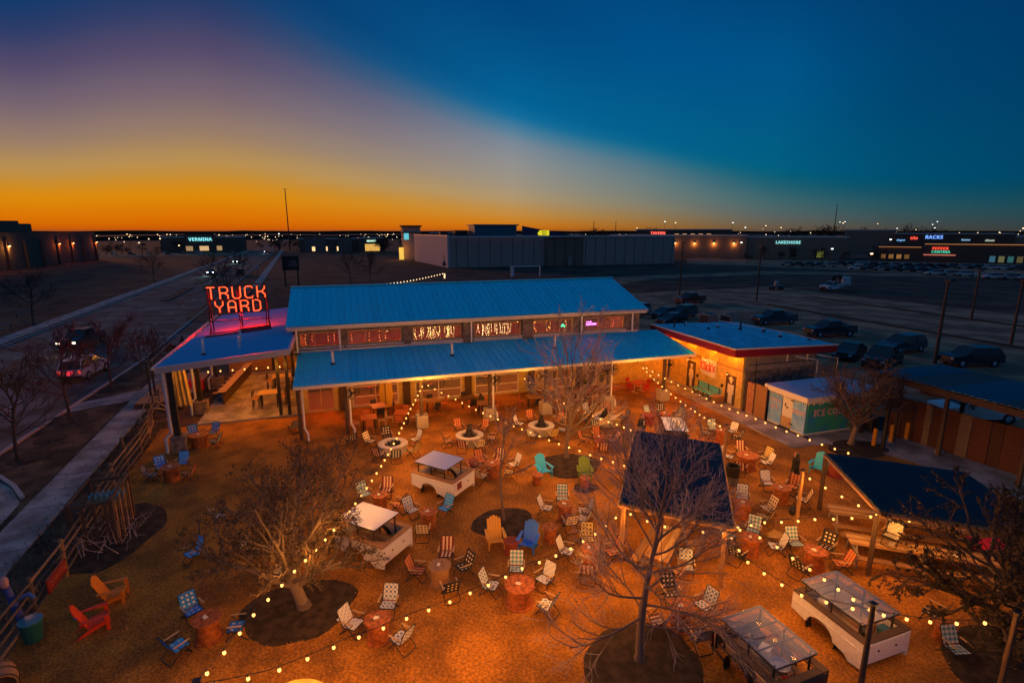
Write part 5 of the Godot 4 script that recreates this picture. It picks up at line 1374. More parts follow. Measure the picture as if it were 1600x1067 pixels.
func picnic_table(label: String, at: Vector3, turn: float, ln: float, grp: String) -> Node3D:
	var t := thing("picnic_table", label, "picnic table", at, turn, grp)
	for k in 5: obj("top_plank", MB.new().cbox(Vector3(0, 0.75, -0.34 + k * 0.17), Vector3(ln, 0.04, 0.162), 0.006).mesh(), M.woodpale if k % 2 else M.wood, t)
	for s in [-1.0, 1.0]:
		for k in 2: obj("bench_plank", MB.new().cbox(Vector3(0, 0.44, s * (0.68 + k * 0.15)), Vector3(ln, 0.04, 0.142), 0.006).mesh(), M.wood, t)
	var n := 2 if ln < 3.0 else 3
	for i in n:
		var x := lerpf(-ln / 2 + 0.2, ln / 2 - 0.2, float(i) / (n - 1))
		for s in [-1.0, 1.0]:
			obj("leg", MB.new().boxr(Vector3(x, 0.36, s * 0.5), Vector3(0.07, 0.8, 0.09), Vector3(-s * 0.42, 0, 0)).mesh(), M.woodgrey, t)
		obj("cross_brace", MB.new().box(Vector3(x + 0.05, 0.39, 0), Vector3(0.05, 0.09, 1.64)).mesh(), M.woodgrey, t)
	return t

func shelters() -> void:
	var s := thing("timber_shelter", "low shelter with dark blue sloping sheet roof behind the bare tree", "shelter")
	var c := [p(9.0, 15.25, 2.46), p(11.85, 12.75, 2.46), p(15.45, 17.9, 2.82), p(12.75, 20.45, 2.82)]
	shelter_roof(s, c, 6, M.shelter)
	for i in 4:
		var q: Vector3 = [p(9.2, 15.3), p(11.72, 12.98), p(15.2, 17.9), p(12.75, 20.2)][i]
		obj("post", MB.new().cbox(q + Vector3(0, 1.19, 0), Vector3(0.14, 2.38, 0.14), 0.015, Vector3(0, 0.72, 0)).mesh(), M.wood, s)
	var dn := Vector3(0, -0.14, 0)
	for q in [[0, 1], [1, 2], [2, 3], [3, 0]]:
		obj("beam", MB.new().tube([c[q[0]] + dn, c[q[1]] + dn], 0.085, 0.085, 4).mesh(), M.wood, s)
	var s2 := thing("flat_shelter", "dark flat roofed shelter over long picnic tables at the right", "shelter")
	var c2 := [p(19.45, 16.05, 2.62), p(17.1, 11.75, 2.62), p(21.15, 9.05, 2.5), p(23.45, 13.1, 2.5)]
	shelter_roof(s2, [c2[1], c2[0], c2[3], c2[2]], 8, M.shelter)
	for i in 4:
		var q: Vector3 = [p(19.4, 15.95), p(17.2, 11.9), p(21.05, 9.2), p(23.3, 13.05)][i]
		obj("post", MB.new().cbox(q + Vector3(0, 1.26, 0), Vector3(0.15, 2.52, 0.15), 0.015, Vector3(0, 0.5, 0)).mesh(), M.wooddark, s2)
	for q in [[0, 1], [1, 2], [2, 3], [3, 0]]:
		obj("beam", MB.new().tube([c2[q[0]] + dn, c2[q[1]] + dn], 0.09, 0.09, 4).mesh(), M.wood, s2)
	picnic_table("lit picnic table under the sloping dark blue shelter roof", p(10.75, 14.85), 0.7, 2.4, "picnic tables")
	picnic_table("picnic table at the back of the sloping shelter, mostly hidden", p(13.2, 18.0), 0.7, 2.4, "picnic tables")
	picnic_table("long picnic table at the front of the flat shelter", p(19.3, 11.65), -0.64, 4.6, "picnic tables")
	picnic_table("long picnic table at the back of the flat shelter", p(20.5, 13.5), -0.64, 4.6, "picnic tables")
	for q in [[18.6, 12.2, "left half"], [20.1, 11.0, "right half"]]:
		var m := thing("menu_card", "small pale menu card on the %s of the front long picnic table" % q[2], "card", p(q[0], q[1], 0.772), 0.4, "menu cards")
		obj("card", MB.new().box(Vector3(0, 0.004, 0), Vector3(0.3, 0.008, 0.16)).mesh(), M.offwhite, m)
	var rd := thing("red_tarp", "crumpled red tarp over a bench end beneath the flat shelter", "tarp", p(22.2, 11.4, 0.8), -0.5)
	var mb := MB.new()
	rng.seed = 5
	var hs := []
	for i in 25: hs.append(rng.randf_range(-0.05, 0.1))
	for i in 4:
		for j in 4:
			var w := func(a: int, b: int) -> Vector3: return Vector3(-0.6 + a * 0.3, hs[a * 5 + b] - 0.16 * absf(b - 2.0), -0.4 + b * 0.2)
			mb.quad(w.call(i, j), w.call(i, j + 1), w.call(i + 1, j + 1), w.call(i + 1, j))
	obj("cloth", mb.mesh(), mat(0.75, 0.02, 0.03, 0.6), rd)

# ---------- trees ----------
# o: height, first limb height, radius, limbs, limb length, rise (0 flat .. 1 upright), depth, leaf count, leaf size
func grow(mbs: Array, tips: Array, at: Vector3, d: Vector3, ln: float, r: float, lev: int, o: Dictionary) -> void:
	var segs := 5 if lev < 2 else 3
	var pts := [at]
	var q := at
	var dd := d
	for i in segs:
		dd = (dd + Vector3(rng.randf_range(-1, 1), rng.randf_range(-1, 1) + o.lift * (0.6 if lev > 1 else 1.0), rng.randf_range(-1, 1)) * o.wob).normalized()
		q += dd * ln / segs
		if q.y < 0.25: q.y = 0.25
		pts.append(q)
	var r1 := maxf(r * 0.42, o.minr)
	mbs[mini(lev, 2)].tube(pts, r, r1, [6, 5, 3, 3, 3][mini(lev, 4)], lev < 2)
	if lev >= o.depth:
		tips.append([pts[segs - 1], q])
		return
	var kids: int = o.kids[lev]
	for k in kids:
		var f := lerpf(0.28, 1.0, (k + rng.randf() * 0.8) / kids)
		var idx := mini(int(f * segs), segs - 1)
		var base: Vector3 = pts[idx].lerp(pts[idx + 1], f * segs - idx)
		var bd: Vector3 = (pts[idx + 1] - pts[idx]).normalized()
		var ax := bd.cross(Vector3(rng.randf_range(-1, 1), rng.randf_range(-1, 1), rng.randf_range(-1, 1))).normalized()
		var nd := bd.rotated(ax, rng.randf_range(o.spread * 0.6, o.spread * 1.25))
		grow(mbs, tips, base, nd, ln * rng.randf_range(0.42, 0.72) * (1.15 - 0.4 * f), maxf(r * lerpf(0.62, 0.4, f), o.minr), lev + 1, o)

func tree(nm: String, label: String, at: Vector3, sd: int, o: Dictionary, bark: Material, twig: Material, leafcol := [], grp := "") -> Node3D:
	var t := thing(nm, label, "tree", at, 0.0, grp)
	rng.seed = sd
	var tips := []
	var twigs := MB.new()
	var tr := MB.new()
	var h: float = o.trunk
	var pts := []
	for i in 7:
		var f := i / 6.0
		pts.append(Vector3(sin(f * 3.0 + sd) * 0.06 * h * f, h * f, cos(f * 2.3 + sd) * 0.05 * h * f) + Vector3(o.lean.x, 0, o.lean.y) * f)
	tr.tube(pts, o.r, o.r * o.taper, 8)
	tr.tube([Vector3(0, -0.05, 0), Vector3(0, 0.22, 0)], o.r * 1.45, o.r * 0.99, 8)
	obj("trunk", tr.mesh(), bark, t)
	var n: int = o.limbs
	for i in n:
		var f: float = lerpf(o.from, 1.0, pow((i + 0.3) / n, o.get("pack", 1.0)))
		var idx := mini(int(f * 6), 5)
		var base: Vector3 = pts[idx].lerp(pts[idx + 1], f * 6 - idx)
		var az := i * 2.4 + rng.randf_range(-0.4, 0.4)
		var el: float = lerpf(o.rise0, o.rise1, (f - o.from) / maxf(1.0 - o.from, 0.01)) + rng.randf_range(-0.12, 0.12)
		var d := Vector3(cos(az) * cos(el), sin(el), sin(az) * cos(el))
		var ln: float = lerpf(o.len0, o.len1, (f - o.from) / maxf(1.0 - o.from, 0.01)) * rng.randf_range(0.85, 1.15)
		var lb := MB.new()
		grow([lb, lb, twigs], tips, base, d, ln, o.r * lerpf(o.limb_r, o.limb_r * 0.6, f), 0, o)
		obj("limb", lb.mesh(), bark, t)
	stuff(obj("twigs", twigs.mesh(), twig, t))
	if leafcol.size() > 0:
		var lf := MB.new()
		var cnt: int = o.leaves
		for i in cnt:
			var tp = tips[rng.randi() % tips.size()]
			var c: Vector3 = tp[0].lerp(tp[1], rng.randf_range(-1.6, 1.05)) + Vector3(rng.randf_range(-1, 1), rng.randf_range(-1, 1), rng.randf_range(-1, 1)) * 0.045
			var s: float = o.leaf * rng.randf_range(0.6, 1.3)
			var bx := Basis.from_euler(Vector3(rng.randf() * 6.28, rng.randf() * 6.28, rng.randf() * 6.28))
			lf.col = (leafcol[0] as Color).lerp(leafcol[1], rng.randf())
			lf.quad(c - bx.x * s, c - bx.y * s * 0.45, c + bx.x * s, c + bx.y * s * 0.45)
		stuff(obj("leaves", lf.mesh(), M.leaf, t))
	return t

func trees() -> void:
	# the leafy oak at the left
	tree("oak_tree", "broad low oak with brown clinging leaves in the left mulch bed", p(-1.85, 16.3), 3, {
		"trunk": 1.5, "r": 0.2, "taper": 0.8, "lean": Vector2(-0.45, -0.4), "from": 0.4, "limbs": 12, "rise0": 0.25, "rise1": 1.25, "len0": 2.0, "len1": 3.2, "limb_r": 0.6,
		"depth": 3, "kids": [7, 5, 4], "spread": 0.72, "lift": 0.3, "wob": 0.24, "minr": 0.006, "leaves": 15000, "leaf": 0.036}, M.bark, M.oaktwig, [Color(0.03, 0.02, 0.01), Color(0.10, 0.062, 0.028)])
	# big bare tree in front
	tree("bare_tree", "tall bare tree with a fine purple grey twig crown in the front mulch bed", p(7.4, 11.05), 11, {
		"trunk": 4.7, "r": 0.14, "taper": 0.2, "lean": Vector2(0.3, -0.4), "from": 0.22, "limbs": 20, "rise0": -0.05, "rise1": 1.2, "len0": 2.2, "len1": 2.2, "limb_r": 0.3, "pack": 0.9,
		"depth": 3, "kids": [8, 5, 3], "spread": 0.58, "lift": 0.3, "wob": 0.2, "minr": 0.0045, "leaves": 400, "leaf": 0.03}, M.bark, M.twig, [Color(0.05, 0.02, 0.012), Color(0.1, 0.05, 0.03)])
	# vase shaped one before the hall
	tree("vase_tree", "vase shaped bare tree before the hall's fourth garage door", p(10.95, 24.3), 23, {
		"trunk": 2.3, "r": 0.13, "taper": 0.7, "lean": Vector2(0.1, 0.0), "from": 0.55, "limbs": 12, "rise0": 0.6, "rise1": 1.3, "len0": 2.3, "len1": 4.2, "limb_r": 0.55,
		"depth": 3, "kids": [6, 5, 3], "spread": 0.42, "lift": 0.24, "wob": 0.15, "minr": 0.009, "leaves": 0, "leaf": 0.03}, M.bark, M.twig)
	tree("slender_tree", "slender young bare tree in the round mulch bed", p(5.87, 19.3), 29, {
		"trunk": 4.3, "r": 0.065, "taper": 0.4, "lean": Vector2(-0.1, 0.0), "from": 0.42, "limbs": 9, "rise0": 0.5, "rise1": 1.0, "len0": 1.6, "len1": 1.0, "limb_r": 0.45,
		"depth": 2, "kids": [4, 3], "spread": 0.55, "lift": 0.2, "wob": 0.2, "minr": 0.008, "leaves": 0, "leaf": 0.03}, M.bark, M.twig)
	tree("twiggy_tree", "rounded twiggy tree with dry brown buds in front of the ice house", p(27.2, 20.9), 37, {
		"trunk": 1.7, "r": 0.17, "taper": 0.75, "lean": Vector2(0.15, 0.0), "from": 0.6, "limbs": 12, "rise0": 0.35, "rise1": 1.2, "len0": 2.5, "len1": 2.7, "limb_r": 0.6,
		"depth": 3, "kids": [7, 5, 3], "spread": 0.62, "lift": 0.3, "wob": 0.24, "minr": 0.011, "leaves": 2200, "leaf": 0.05}, M.bark, M.darkbark, [Color(0.10, 0.05, 0.025), Color(0.2, 0.1, 0.045)])
	tree("dark_oak", "dark leafy oak cut off by the lower right corner", p(17.55, 7.7), 43, {
		"trunk": 1.8, "r": 0.24, "taper": 0.8, "lean": Vector2(0.2, 0.1), "from": 0.5, "limbs": 12, "rise0": 0.2, "rise1": 1.2, "len0": 2.4, "len1": 3.0, "limb_r": 0.6,
		"depth": 3, "kids": [6, 5, 4], "spread": 0.72, "lift": 0.28, "wob": 0.26, "minr": 0.009, "leaves": 22000, "leaf": 0.05}, M.darkbark, M.darkbark, [Color(0.02, 0.018, 0.008), Color(0.07, 0.05, 0.022)])
	var st := {"trunk": 3.6, "r": 0.1, "taper": 0.35, "lean": Vector2(0.1, 0.0), "from": 0.38, "limbs": 14, "rise0": 0.4, "rise1": 1.2, "len0": 2.1, "len1": 2.0, "limb_r": 0.5,
		"depth": 3, "kids": [5, 4, 2], "spread": 0.5, "lift": 0.25, "wob": 0.2, "minr": 0.012, "leaves": 600, "leaf": 0.04}
	var wh := [[-17.5, 39.8, "nearest the pale crossing walk, below it"], [-17.6, 46.9, "just above the pale crossing walk"], [-17.1, 33.0, "leftmost, beside the street kerb"], [-16.7, 50.4, "behind the entrance arch"], [-16.5, 53.0, "left of the steel star"]]
	for i in wh.size():
		var o := st.duplicate()
		if i > 2:
			o.trunk = 2.4; o.r = 0.05; o.len0 = 1.3; o.len1 = 1.3; o.kids = [4, 3, 2]
		tree("street_tree", "bare young street tree in the verge %s" % wh[i][2], p(wh[i][0], wh[i][1]), 60 + i, o, M.darkbark, M.darkbark, [Color(0.05, 0.025, 0.015), Color(0.1, 0.05, 0.025)], "street trees along the verge")
	var o2 := st.duplicate()
	o2.trunk = 4.4; o2.len0 = 3.0; o2.len1 = 2.6
	var fr := [[-17.9, 92.0, "left of the neon sign, on the grass island"], [-39.0, 84.0, "on the far side of the street, left"], [-26.8, 128.0, "behind the neon sign beside the far pavement"], [-24.5, 146.0, "right behind the distant dark pickup"], [1.8, 128.0, "in the field behind the roof ridge, left"], [6.5, 132.0, "in the field behind the roof ridge, right"], [-44.0, 150.0, "far across the street near the road bend"]]
	for i in fr.size():
		tree("roadside_tree", "bare roadside tree %s" % fr[i][2], p(fr[i][0], fr[i][1]), 80 + i, o2, M.darkbark, M.darkbark, [Color(0.04, 0.022, 0.014), Color(0.08, 0.04, 0.022)], "bare trees along the road")
	# dry weeds on the verge
	rng.seed = 71
	var wd := MB.new()
	for i in 2600:
		var w := rng.randf_range(14.0, 40.0)
		var u := -10.2 - (w - 16.0) * 0.05 - rng.randf() * (2.0 if rng.randf() < 0.8 else 5.0)
		var h := rng.randf_range(0.06, 0.3)
		var a := rng.randf() * TAU
		var d := Vector3(cos(a), 0, sin(a))
		wd.col = Color(0.09, 0.055, 0.025).lerp(Color(0.2, 0.13, 0.07), rng.randf())
		wd.tri(p(u, w) - d * 0.02, p(u, w) + d * 0.02, p(u, w, h) + d.rotated(Vector3.UP, 1.3) * h * 0.6)
	var wo := obj("dry_grass", wd.mesh(), M.leaf)
	stuff(wo)
	tag(wo, "dry grass and weeds along the fence and verge", "grass")

# ---------- folding web chairs, spool tables, fire pits ----------
func web_colour(pat: String, i: int, j: int) -> Color:
	var W := Color(0.74, 0.72, 0.66)
	var C := Color(0.72, 0.58, 0.34)
	var oi := i % 2 == 1
	var oj := j % 2 == 1
	match pat:
		"blue":
			var B := Color(0.02, 0.24, 0.7)
			return W if oi and oj else (B if (i + j) % 2 else B * 1.25)
		"sky":
			var B := Color(0.03, 0.36, 0.8)
			return Color(0.3, 0.55, 0.7) if oi and oj else (B if (i + j) % 2 else B * 1.2)
		"gray": return Color(0.30, 0.29, 0.28) if oi != oj else Color(0.12, 0.11, 0.11)
		"orange": return Color(0.62, 0.26, 0.08) if oi else (Color(0.28, 0.05, 0.02) if oj else Color(0.4, 0.09, 0.03))
		"stripe": return W * 0.8 if oi else (Color(0.03, 0.07, 0.09) if oj else Color(0.06, 0.13, 0.15))
		"white": return W if (i + j) % 3 else Color(0.55, 0.56, 0.56)
		"bluewhite":
			if oi and oj: return Color(0.10, 0.20, 0.36)
			return W if oi or oj else Color(0.42, 0.5, 0.58)
		"red": return C if oi else (Color(0.24, 0.02, 0.014) if oj else Color(0.34, 0.035, 0.02))
		"black": return C * 1.1 if oi and oj else (Color(0.016, 0.018, 0.016) if (i + j) % 2 else Color(0.03, 0.034, 0.03))
		"teal":
			if oi and oj: return Color(0.10, 0.3, 0.34)
			return W if not oi and not oj else Color(0.36, 0.52, 0.52)
		"dots": return Color(0.04, 0.03, 0.025) if oi and oj else C * 1.15
		"yellow": return Color(0.10, 0.10, 0.035) if oi and oj else Color(0.62, 0.46, 0.15)
	return W

const PATTERN_WORDS := {"blue": "blue checked", "sky": "sky blue", "gray": "dark grey", "orange": "orange striped", "stripe": "dark striped", "white": "white webbed", "bluewhite": "blue white", "red": "red striped", "black": "black checked", "teal": "teal plaid", "dots": "cream dotted", "yellow": "olive yellow"}

func webbing(pat: String, nu: int, nv: int, w: float, l: float) -> MB:
	# woven straps in local XY, each crossing raised over or under its neighbours
	var mb := MB.new()
	for i in nu:
		for j in nv:
			var x := -w / 2 + (i + 0.5) * w / nu
			var y := (j + 0.5) * l / nv
			mb.col = web_colour(pat, i, j)
			mb.box(Vector3(x, y, 0.004 if (i + j) % 2 else -0.004), Vector3(w / nu * 0.96, l / nv * 0.96, 0.008))
	return mb

func lawn_chair(pat: String) -> Node3D:
	var c := thing("lawn_chair", "", "chair")
	var wd := 0.56
	var fr := MB.new()
	var hw := wd / 2 + 0.02
	# rear loop, front loop, seat rail, back hoop in black tube
	fr.tube([Vector3(-hw, 0.6, -0.26), Vector3(-hw, 0.05, 0.34), Vector3(-hw + 0.05, 0.02, 0.38), Vector3(hw - 0.05, 0.02, 0.38), Vector3(hw, 0.05, 0.34), Vector3(hw, 0.6, -0.26)], 0.017, 0.017, 6)
	fr.tube([Vector3(-hw + 0.03, 0.6, 0.16), Vector3(-hw + 0.03, 0.05, -0.32), Vector3(-hw + 0.08, 0.02, -0.35), Vector3(hw - 0.08, 0.02, -0.35), Vector3(hw - 0.03, 0.05, -0.32), Vector3(hw - 0.03, 0.6, 0.16)], 0.017, 0.017, 6)
	for s in [-1.0, 1.0]: fr.tube([Vector3(s * wd / 2, 0.41, -0.29), Vector3(s * wd / 2, 0.37, 0.2)], 0.016, 0.016, 6)
	fr.tube([Vector3(-wd / 2, 0.41, -0.29), Vector3(wd / 2, 0.41, -0.29)], 0.016, 0.016, 6)
	fr.tube([Vector3(-wd / 2, 0.36, 0.18), Vector3(-wd / 2, 0.92, 0.40), Vector3(-wd / 2 + 0.07, 0.985, 0.425), Vector3(wd / 2 - 0.07, 0.985, 0.425), Vector3(wd / 2, 0.92, 0.40), Vector3(wd / 2, 0.36, 0.18)], 0.016, 0.016, 6)
	c.scale = Vector3.ONE * 0.87
	obj("frame", fr.mesh(), M.black, c)
	obj("seat", webbing(pat, 7, 5, wd - 0.01, 0.46).mesh(), M.vc, c, Vector3(0, 0.373, 0.17), Vector3(-PI / 2 + 0.08, 0, 0))
	obj("backrest", webbing(pat, 7, 7, wd - 0.01, 0.57).mesh(), M.vc, c, Vector3(0, 0.41, 0.2), Vector3(0.374, 0, 0))
	for s in [-1.0, 1.0]: obj("armrest", MB.new().cbox(Vector3(s * (hw + 0.015), 0.625, -0.02), Vector3(0.065, 0.028, 0.5), 0.008, Vector3(0.05, 0, 0)).mesh(), M.woodpale, c)
	return c

var chair_protos := {}
func place_lawn_chair(pat: String, at: Vector3, turn: float, label: String, grp: String) -> void:
	if not chair_protos.has(pat):
		var c := lawn_chair(pat)
		chair_protos[pat] = c
		c.position = at; c.rotation.y = turn
		tag(c, label, "chair", grp)
	else:
		dup(chair_protos[pat], at, turn, label, grp)

func spool(nm: String, label: String, cat: String, at: Vector3, r: float, h: float, m: Material, turn := 0.0, grp := "") -> Node3D:
	var t := thing(nm, label, cat, at, turn, grp)
	# top of planks cut to a disc
	var n := 6
	for k in n:
		var x0 := -r + 2.0 * r * k / n
		var x1 := -r + 2.0 * r * (k + 1) / n - 0.006
		var poly := []
		for i in 9:
			var x := lerpf(x0, x1, i / 8.0)
			poly.append(Vector2(x, sqrt(maxf(r * r - x * x, 0.0002))))
		for i in 9:
			var x := lerpf(x1, x0, i / 8.0)
			poly.append(Vector2(x, -sqrt(maxf(r * r - x * x, 0.0002))))
		obj("top_plank", MB.new().prism(poly, 0.045 + 0.002 * (k % 2), Transform3D(Basis(Vector3.RIGHT, -PI / 2), Vector3(0, h - 0.045, 0))).mesh(), m, t)
	obj("drum", MB.new().lathe([Vector2(r * 0.8, 0.045), Vector2(r * 0.8, h - 0.05)], 18).mesh(), m, t)
	obj("bottom_disc", MB.new().lathe([Vector2(0.0, 0.0), Vector2(r * 0.96, 0.0), Vector2(r * 0.96, 0.045), Vector2(0.0, 0.045)], 22).mesh(), m, t)
	for k in 4: obj("bolt", MB.new().lathe([Vector2(0.02, 0.0), Vector2(0.02, 0.014), Vector2(0.0, 0.016)], 6).mesh(), M.steel, t, Vector3(r * 0.4 * cos(k * PI / 2 + 0.4), h, r * 0.4 * sin(k * PI / 2 + 0.4)))
	return t

func side_words(deg: float) -> String:
	return ["far side", "far right", "right side", "near right", "near side", "near left", "left side", "far left"][int(round(fposmod(deg, 360.0) / 45.0)) % 8]

func seating() -> void:
	var view := Vector2(sin(deg_to_rad(17.9)), cos(deg_to_rad(17.9)))
	var right := Vector2(cos(deg_to_rad(17.9)), -sin(deg_to_rad(17.9)))
	var groups := [
	["spool table inside the fence corner", -8.60, 27.90, 0.44, [["gray", -99, 0.91], ["blue", -52, 1.29], ["sky", -10, 1.29], ["orange", 90, 0.86]]],
	["spool table beside the concrete plinth", -8.31, 32.16, 0.51, [["gray", -92, 0.93], ["blue", -43, 1.36], ["sky", 1, 1.36], ["stripe", 93, 0.93]]],
	["spool table by the red slatted chair", -4.50, 15.78, 0.40, [["sky", -143, 0.85], ["blue", -50, 1.22], ["blue", 83, 0.85]]],
	["spool table right of the oak", 0.37, 14.18, 0.38, [["white", -74, 0.88], ["bluewhite", 3, 1.10], ["bluewhite", 115, 0.84]]],
	["dark brown spool table", 2.59, 16.14, 0.39, [["orange", -75, 0.88], ["red", 3, 1.24], ["black", 59, 0.9], ["black", 150, 0.86]]],
	["largest spool table in the yard", 4.90, 14.35, 0.50, [["bluewhite", -65, 1.08], ["teal", -4, 1.37], ["white", 48, 1.17], ["bluewhite", 120, 1.0]]],
	["spool table between two white bed bars", 2.77, 19.81, 0.36, [["dots", -174, 0.84], ["bluewhite", -47, 1.16], ["sky", 31, 1.11]]],
	["spool table behind the oak", 0.97, 21.86, 0.36, [["gray", -145, 0.82], ["teal", -49, 1.21], ["red", 0, 1.21], ["orange", 101, 0.82]]],
	["spool table right of round mulch", 8.39, 18.65, 0.35, [["dots", 172, 0.84], ["white", -66, 0.86], ["teal", 0, 1.20], ["bluewhite", 81, 0.86], ["white", 128, 0.9]]],
	["spool table behind the slender tree", 6.57, 23.46, 0.41, [["dots", -142, 0.88], ["orange", -31, 1.26], ["red", 13, 1.26], ["white", 57, 1.26], ["yellow", 106, 0.88], ["orange", -88, 0.95]]],
	["spool table below fourth fire pit", 13.22, 24.91, 0.36, [["orange", -60, 0.9], ["orange", 2, 1.1], ["red", 67, 0.92], ["red", 175, 0.82]]],
	["spool table beside the drum bin", 19.33, 20.31, 0.53, [["red", -140, 1.0], ["white", -45, 0.98], ["red", 12, 1.38], ["yellow", 64, 1.35], ["white", 92, 1.0]]],
	["small lamp lit spool table", 20.42, 23.60, 0.37, [["gray", -55, 0.88], ["teal", -2, 1.22], ["white", 49, 1.22], ["black", 100, 0.85]]],
	["spool table next to the woman", 18.29, 17.01, 0.40, [["white", -3, 1.15], ["orange", 50, 1.25], ["dots", 119, 0.86]]],
	["spool table right of sloping shelter", 15.68, 16.41, 0.38, [["white", -35, 0.9], ["bluewhite", 22, 1.2], ["dots", 79, 1.16], ["yellow", 131, 0.88]]],
	["spool table off the shelter corner", 14.10, 14.21, 0.38, [["black", -125, 0.88], ["white", -40, 0.9], ["teal", 28, 1.21], ["white", 90, 0.96]]],
	["spool table by the long picnic tables", 15.68, 12.81, 0.40, [["black", -120, 0.88], ["teal", -8, 1.07], ["black", 48, 1.24], ["orange", 103, 0.88]]],
	["spool table behind the tall bare tree", 9.32, 11.83, 0.40, [["red", -100, 0.88], ["black", 0, 1.14], ["bluewhite", 60, 1.06], ["gray", 160, 0.88]]],
	["spool table left of sloping shelter", 7.98, 15.46, 0.35, [["red", -170, 0.84], ["white", -65, 0.9], ["yellow", 4, 1.20], ["orange", 70, 0.97]]],
	["spool table behind the man", 19.03, 27.16, 0.37, [["teal", -42, 1.15], ["black", 4, 1.22], ["gray", 58, 1.22], ["stripe", 104, 0.85]]],
	["spool table under the oak branches", -3.13, 18.88, 0.34, [["bluewhite", -69, 0.93], ["red", -6, 1.17], ["gray", 60, 0.84], ["white", 137, 0.84]]],
	]
	var shades := [M.spool, M.spool, M.spool]
	for i in groups.size():
		var g = groups[i]
		var lab: String = "round %s with pale card on top" % g[0]
		var m: Material = M.wood if g[0].begins_with("dark") else shades[i % 3]
		spool("spool_table", lab, "table", p(g[1], g[2]), g[3], 0.72, m, i * 0.7, "spool tables in the yard")
		var cd := thing("menu_card", "small white card lying on the %s" % g[0], "card", p(g[1] - 0.04, g[2] + 0.03, 0.722), i * 1.1, "menu cards")
		obj("card", MB.new().box(Vector3(0, 0.008, 0), Vector3(0.17, 0.012, 0.11)).mesh(), M.offwhite, cd)
		obj("holder", MB.new().boxr(Vector3(0.02, 0.03, 0), Vector3(0.06, 0.05, 0.05), Vector3(0, 0.4, 0)).mesh(), M.white, cd)
		for ch in g[4]:
			var a := deg_to_rad(ch[1])
			var d: Vector2 = view * cos(a) + right * sin(a)
			var pos := p(g[1] + d.x * ch[2], g[2] + d.y * ch[2])
			var turn := atan2(d.x, -d.y)
			place_lawn_chair(ch[0], pos, turn + 0.12 * sin(i * 3.1 + ch[1]), "%s lawn chair at %s of the %s" % [PATTERN_WORDS[ch[0]], side_words(ch[1]), g[0]], "folding web chairs in the yard")
	# fire pits
	var pits := [
	["first", 2.11, 28.09, 0.82, [["red", -158, 1.3], ["dots", -66, 1.58], ["black", -25, 1.55], ["white", 49, 1.43], ["yellow", 119, 1.42], ["stripe", 162, 1.46]]],
	["second", 6.45, 27.97, 0.81, [["red", -168, 1.32], ["red", -115, 1.34], ["orange", -27, 1.66], ["orange", 27, 1.59], ["red", 95, 1.32], ["dots", 152, 1.37]]],
	["third", 10.96, 28.13, 0.80, [["white", -154, 1.35], ["white", -64, 1.49], ["orange", -20, 1.65], ["orange", 43, 1.65], ["bluewhite", 105, 1.3], ["yellow", 153, 1.32]]],
	["fourth", 15.37, 28.36, 0.75, [["stripe", -150, 1.5], ["gray", -95, 1.4], ["white", -33, 1.59], ["orange", 14, 1.60], ["gray", 79, 1.3], ["yellow", 163, 1.32]]]]
	for q in pits:
		var t := thing("fire_pit", "%s round stone fire pit from the left, unlit with charred logs" % q[0], "fire pit", p(q[1], q[2]), 0.0, "stone fire pits")
		var n := 18
		for k in n:
			var a0 := TAU * k / n
			var a1 := TAU * (k + 1) / n - 0.02
			for row in 2:
				var off := TAU / n * 0.5 * row
				var pl := []
				for e in [[q[3] * 0.93, a0 + off], [q[3] * 0.93, a1 + off], [q[3] * 0.66, a1 + off], [q[3] * 0.66, a0 + off]]: pl.append(Vector2(e[0] * cos(e[1]), e[0] * sin(e[1])))
				obj("stone", MB.new().prism(pl, 0.205, Transform3D(Basis(Vector3.RIGHT, -PI / 2), Vector3(0, row * 0.212, 0))).mesh(), M.limestone if (k + row) % 3 else M.stone, t)
		obj("capping", MB.new().lathe([Vector2(q[3] * 0.58, 0.42), Vector2(q[3] * 0.98, 0.42), Vector2(q[3], 0.44), Vector2(q[3], 0.49), Vector2(q[3] * 0.98, 0.505), Vector2(q[3] * 0.6, 0.505), Vector2(q[3] * 0.58, 0.49), Vector2(q[3] * 0.58, 0.42)], 36).mesh(), M.stone, t)
		obj("ash_bed", MB.new().lathe([Vector2(q[3] * 0.62, 0.28), Vector2(0.0, 0.34)], 20).mesh(), M.char, t)
		rng.seed = 300 + int(q[1] * 10)
		for k in 9:
			var a := TAU * k / 9.0 + rng.randf() * 0.3
			var r0 := q[3] * 0.42 as float
			if q[0] == "first":
				obj("log", MB.new().tube([Vector3(r0 * cos(a), 0.34, r0 * sin(a)), Vector3(0.4 * cos(a + 2.4), 0.42 + 0.02 * k, 0.4 * sin(a + 2.4))], 0.055, 0.05, 6).mesh(), M.char, t)
			else:
				obj("log", MB.new().tube([Vector3(r0 * cos(a), 0.3, r0 * sin(a)), Vector3(0.1 * cos(a + 2.0), 0.98 + rng.randf() * 0.14, 0.1 * sin(a + 2.0))], 0.075, 0.05, 6).mesh(), M.char, t)
		for ch in q[4]:
			var a := deg_to_rad(ch[1])
			var d: Vector2 = view * cos(a) + right * sin(a)
			place_lawn_chair(ch[0], p(q[1] + d.x * ch[2], q[2] + d.y * ch[2]), atan2(d.x, -d.y), "%s lawn chair at %s of the %s fire pit" % [PATTERN_WORDS[ch[0]], side_words(ch[1]), q[0]], "folding web chairs in the yard")
	# strays
	place_lawn_chair("white", p(18.55, 12.2, 0.77), 1.9, "white webbed lawn chair standing up on the front long picnic table", "folding web chairs in the yard")
	place_lawn_chair("bluewhite", p(11.0, 13.9, 0.0), 2.6, "blue white lawn chair under the low corner of the sloping shelter", "folding web chairs in the yard")
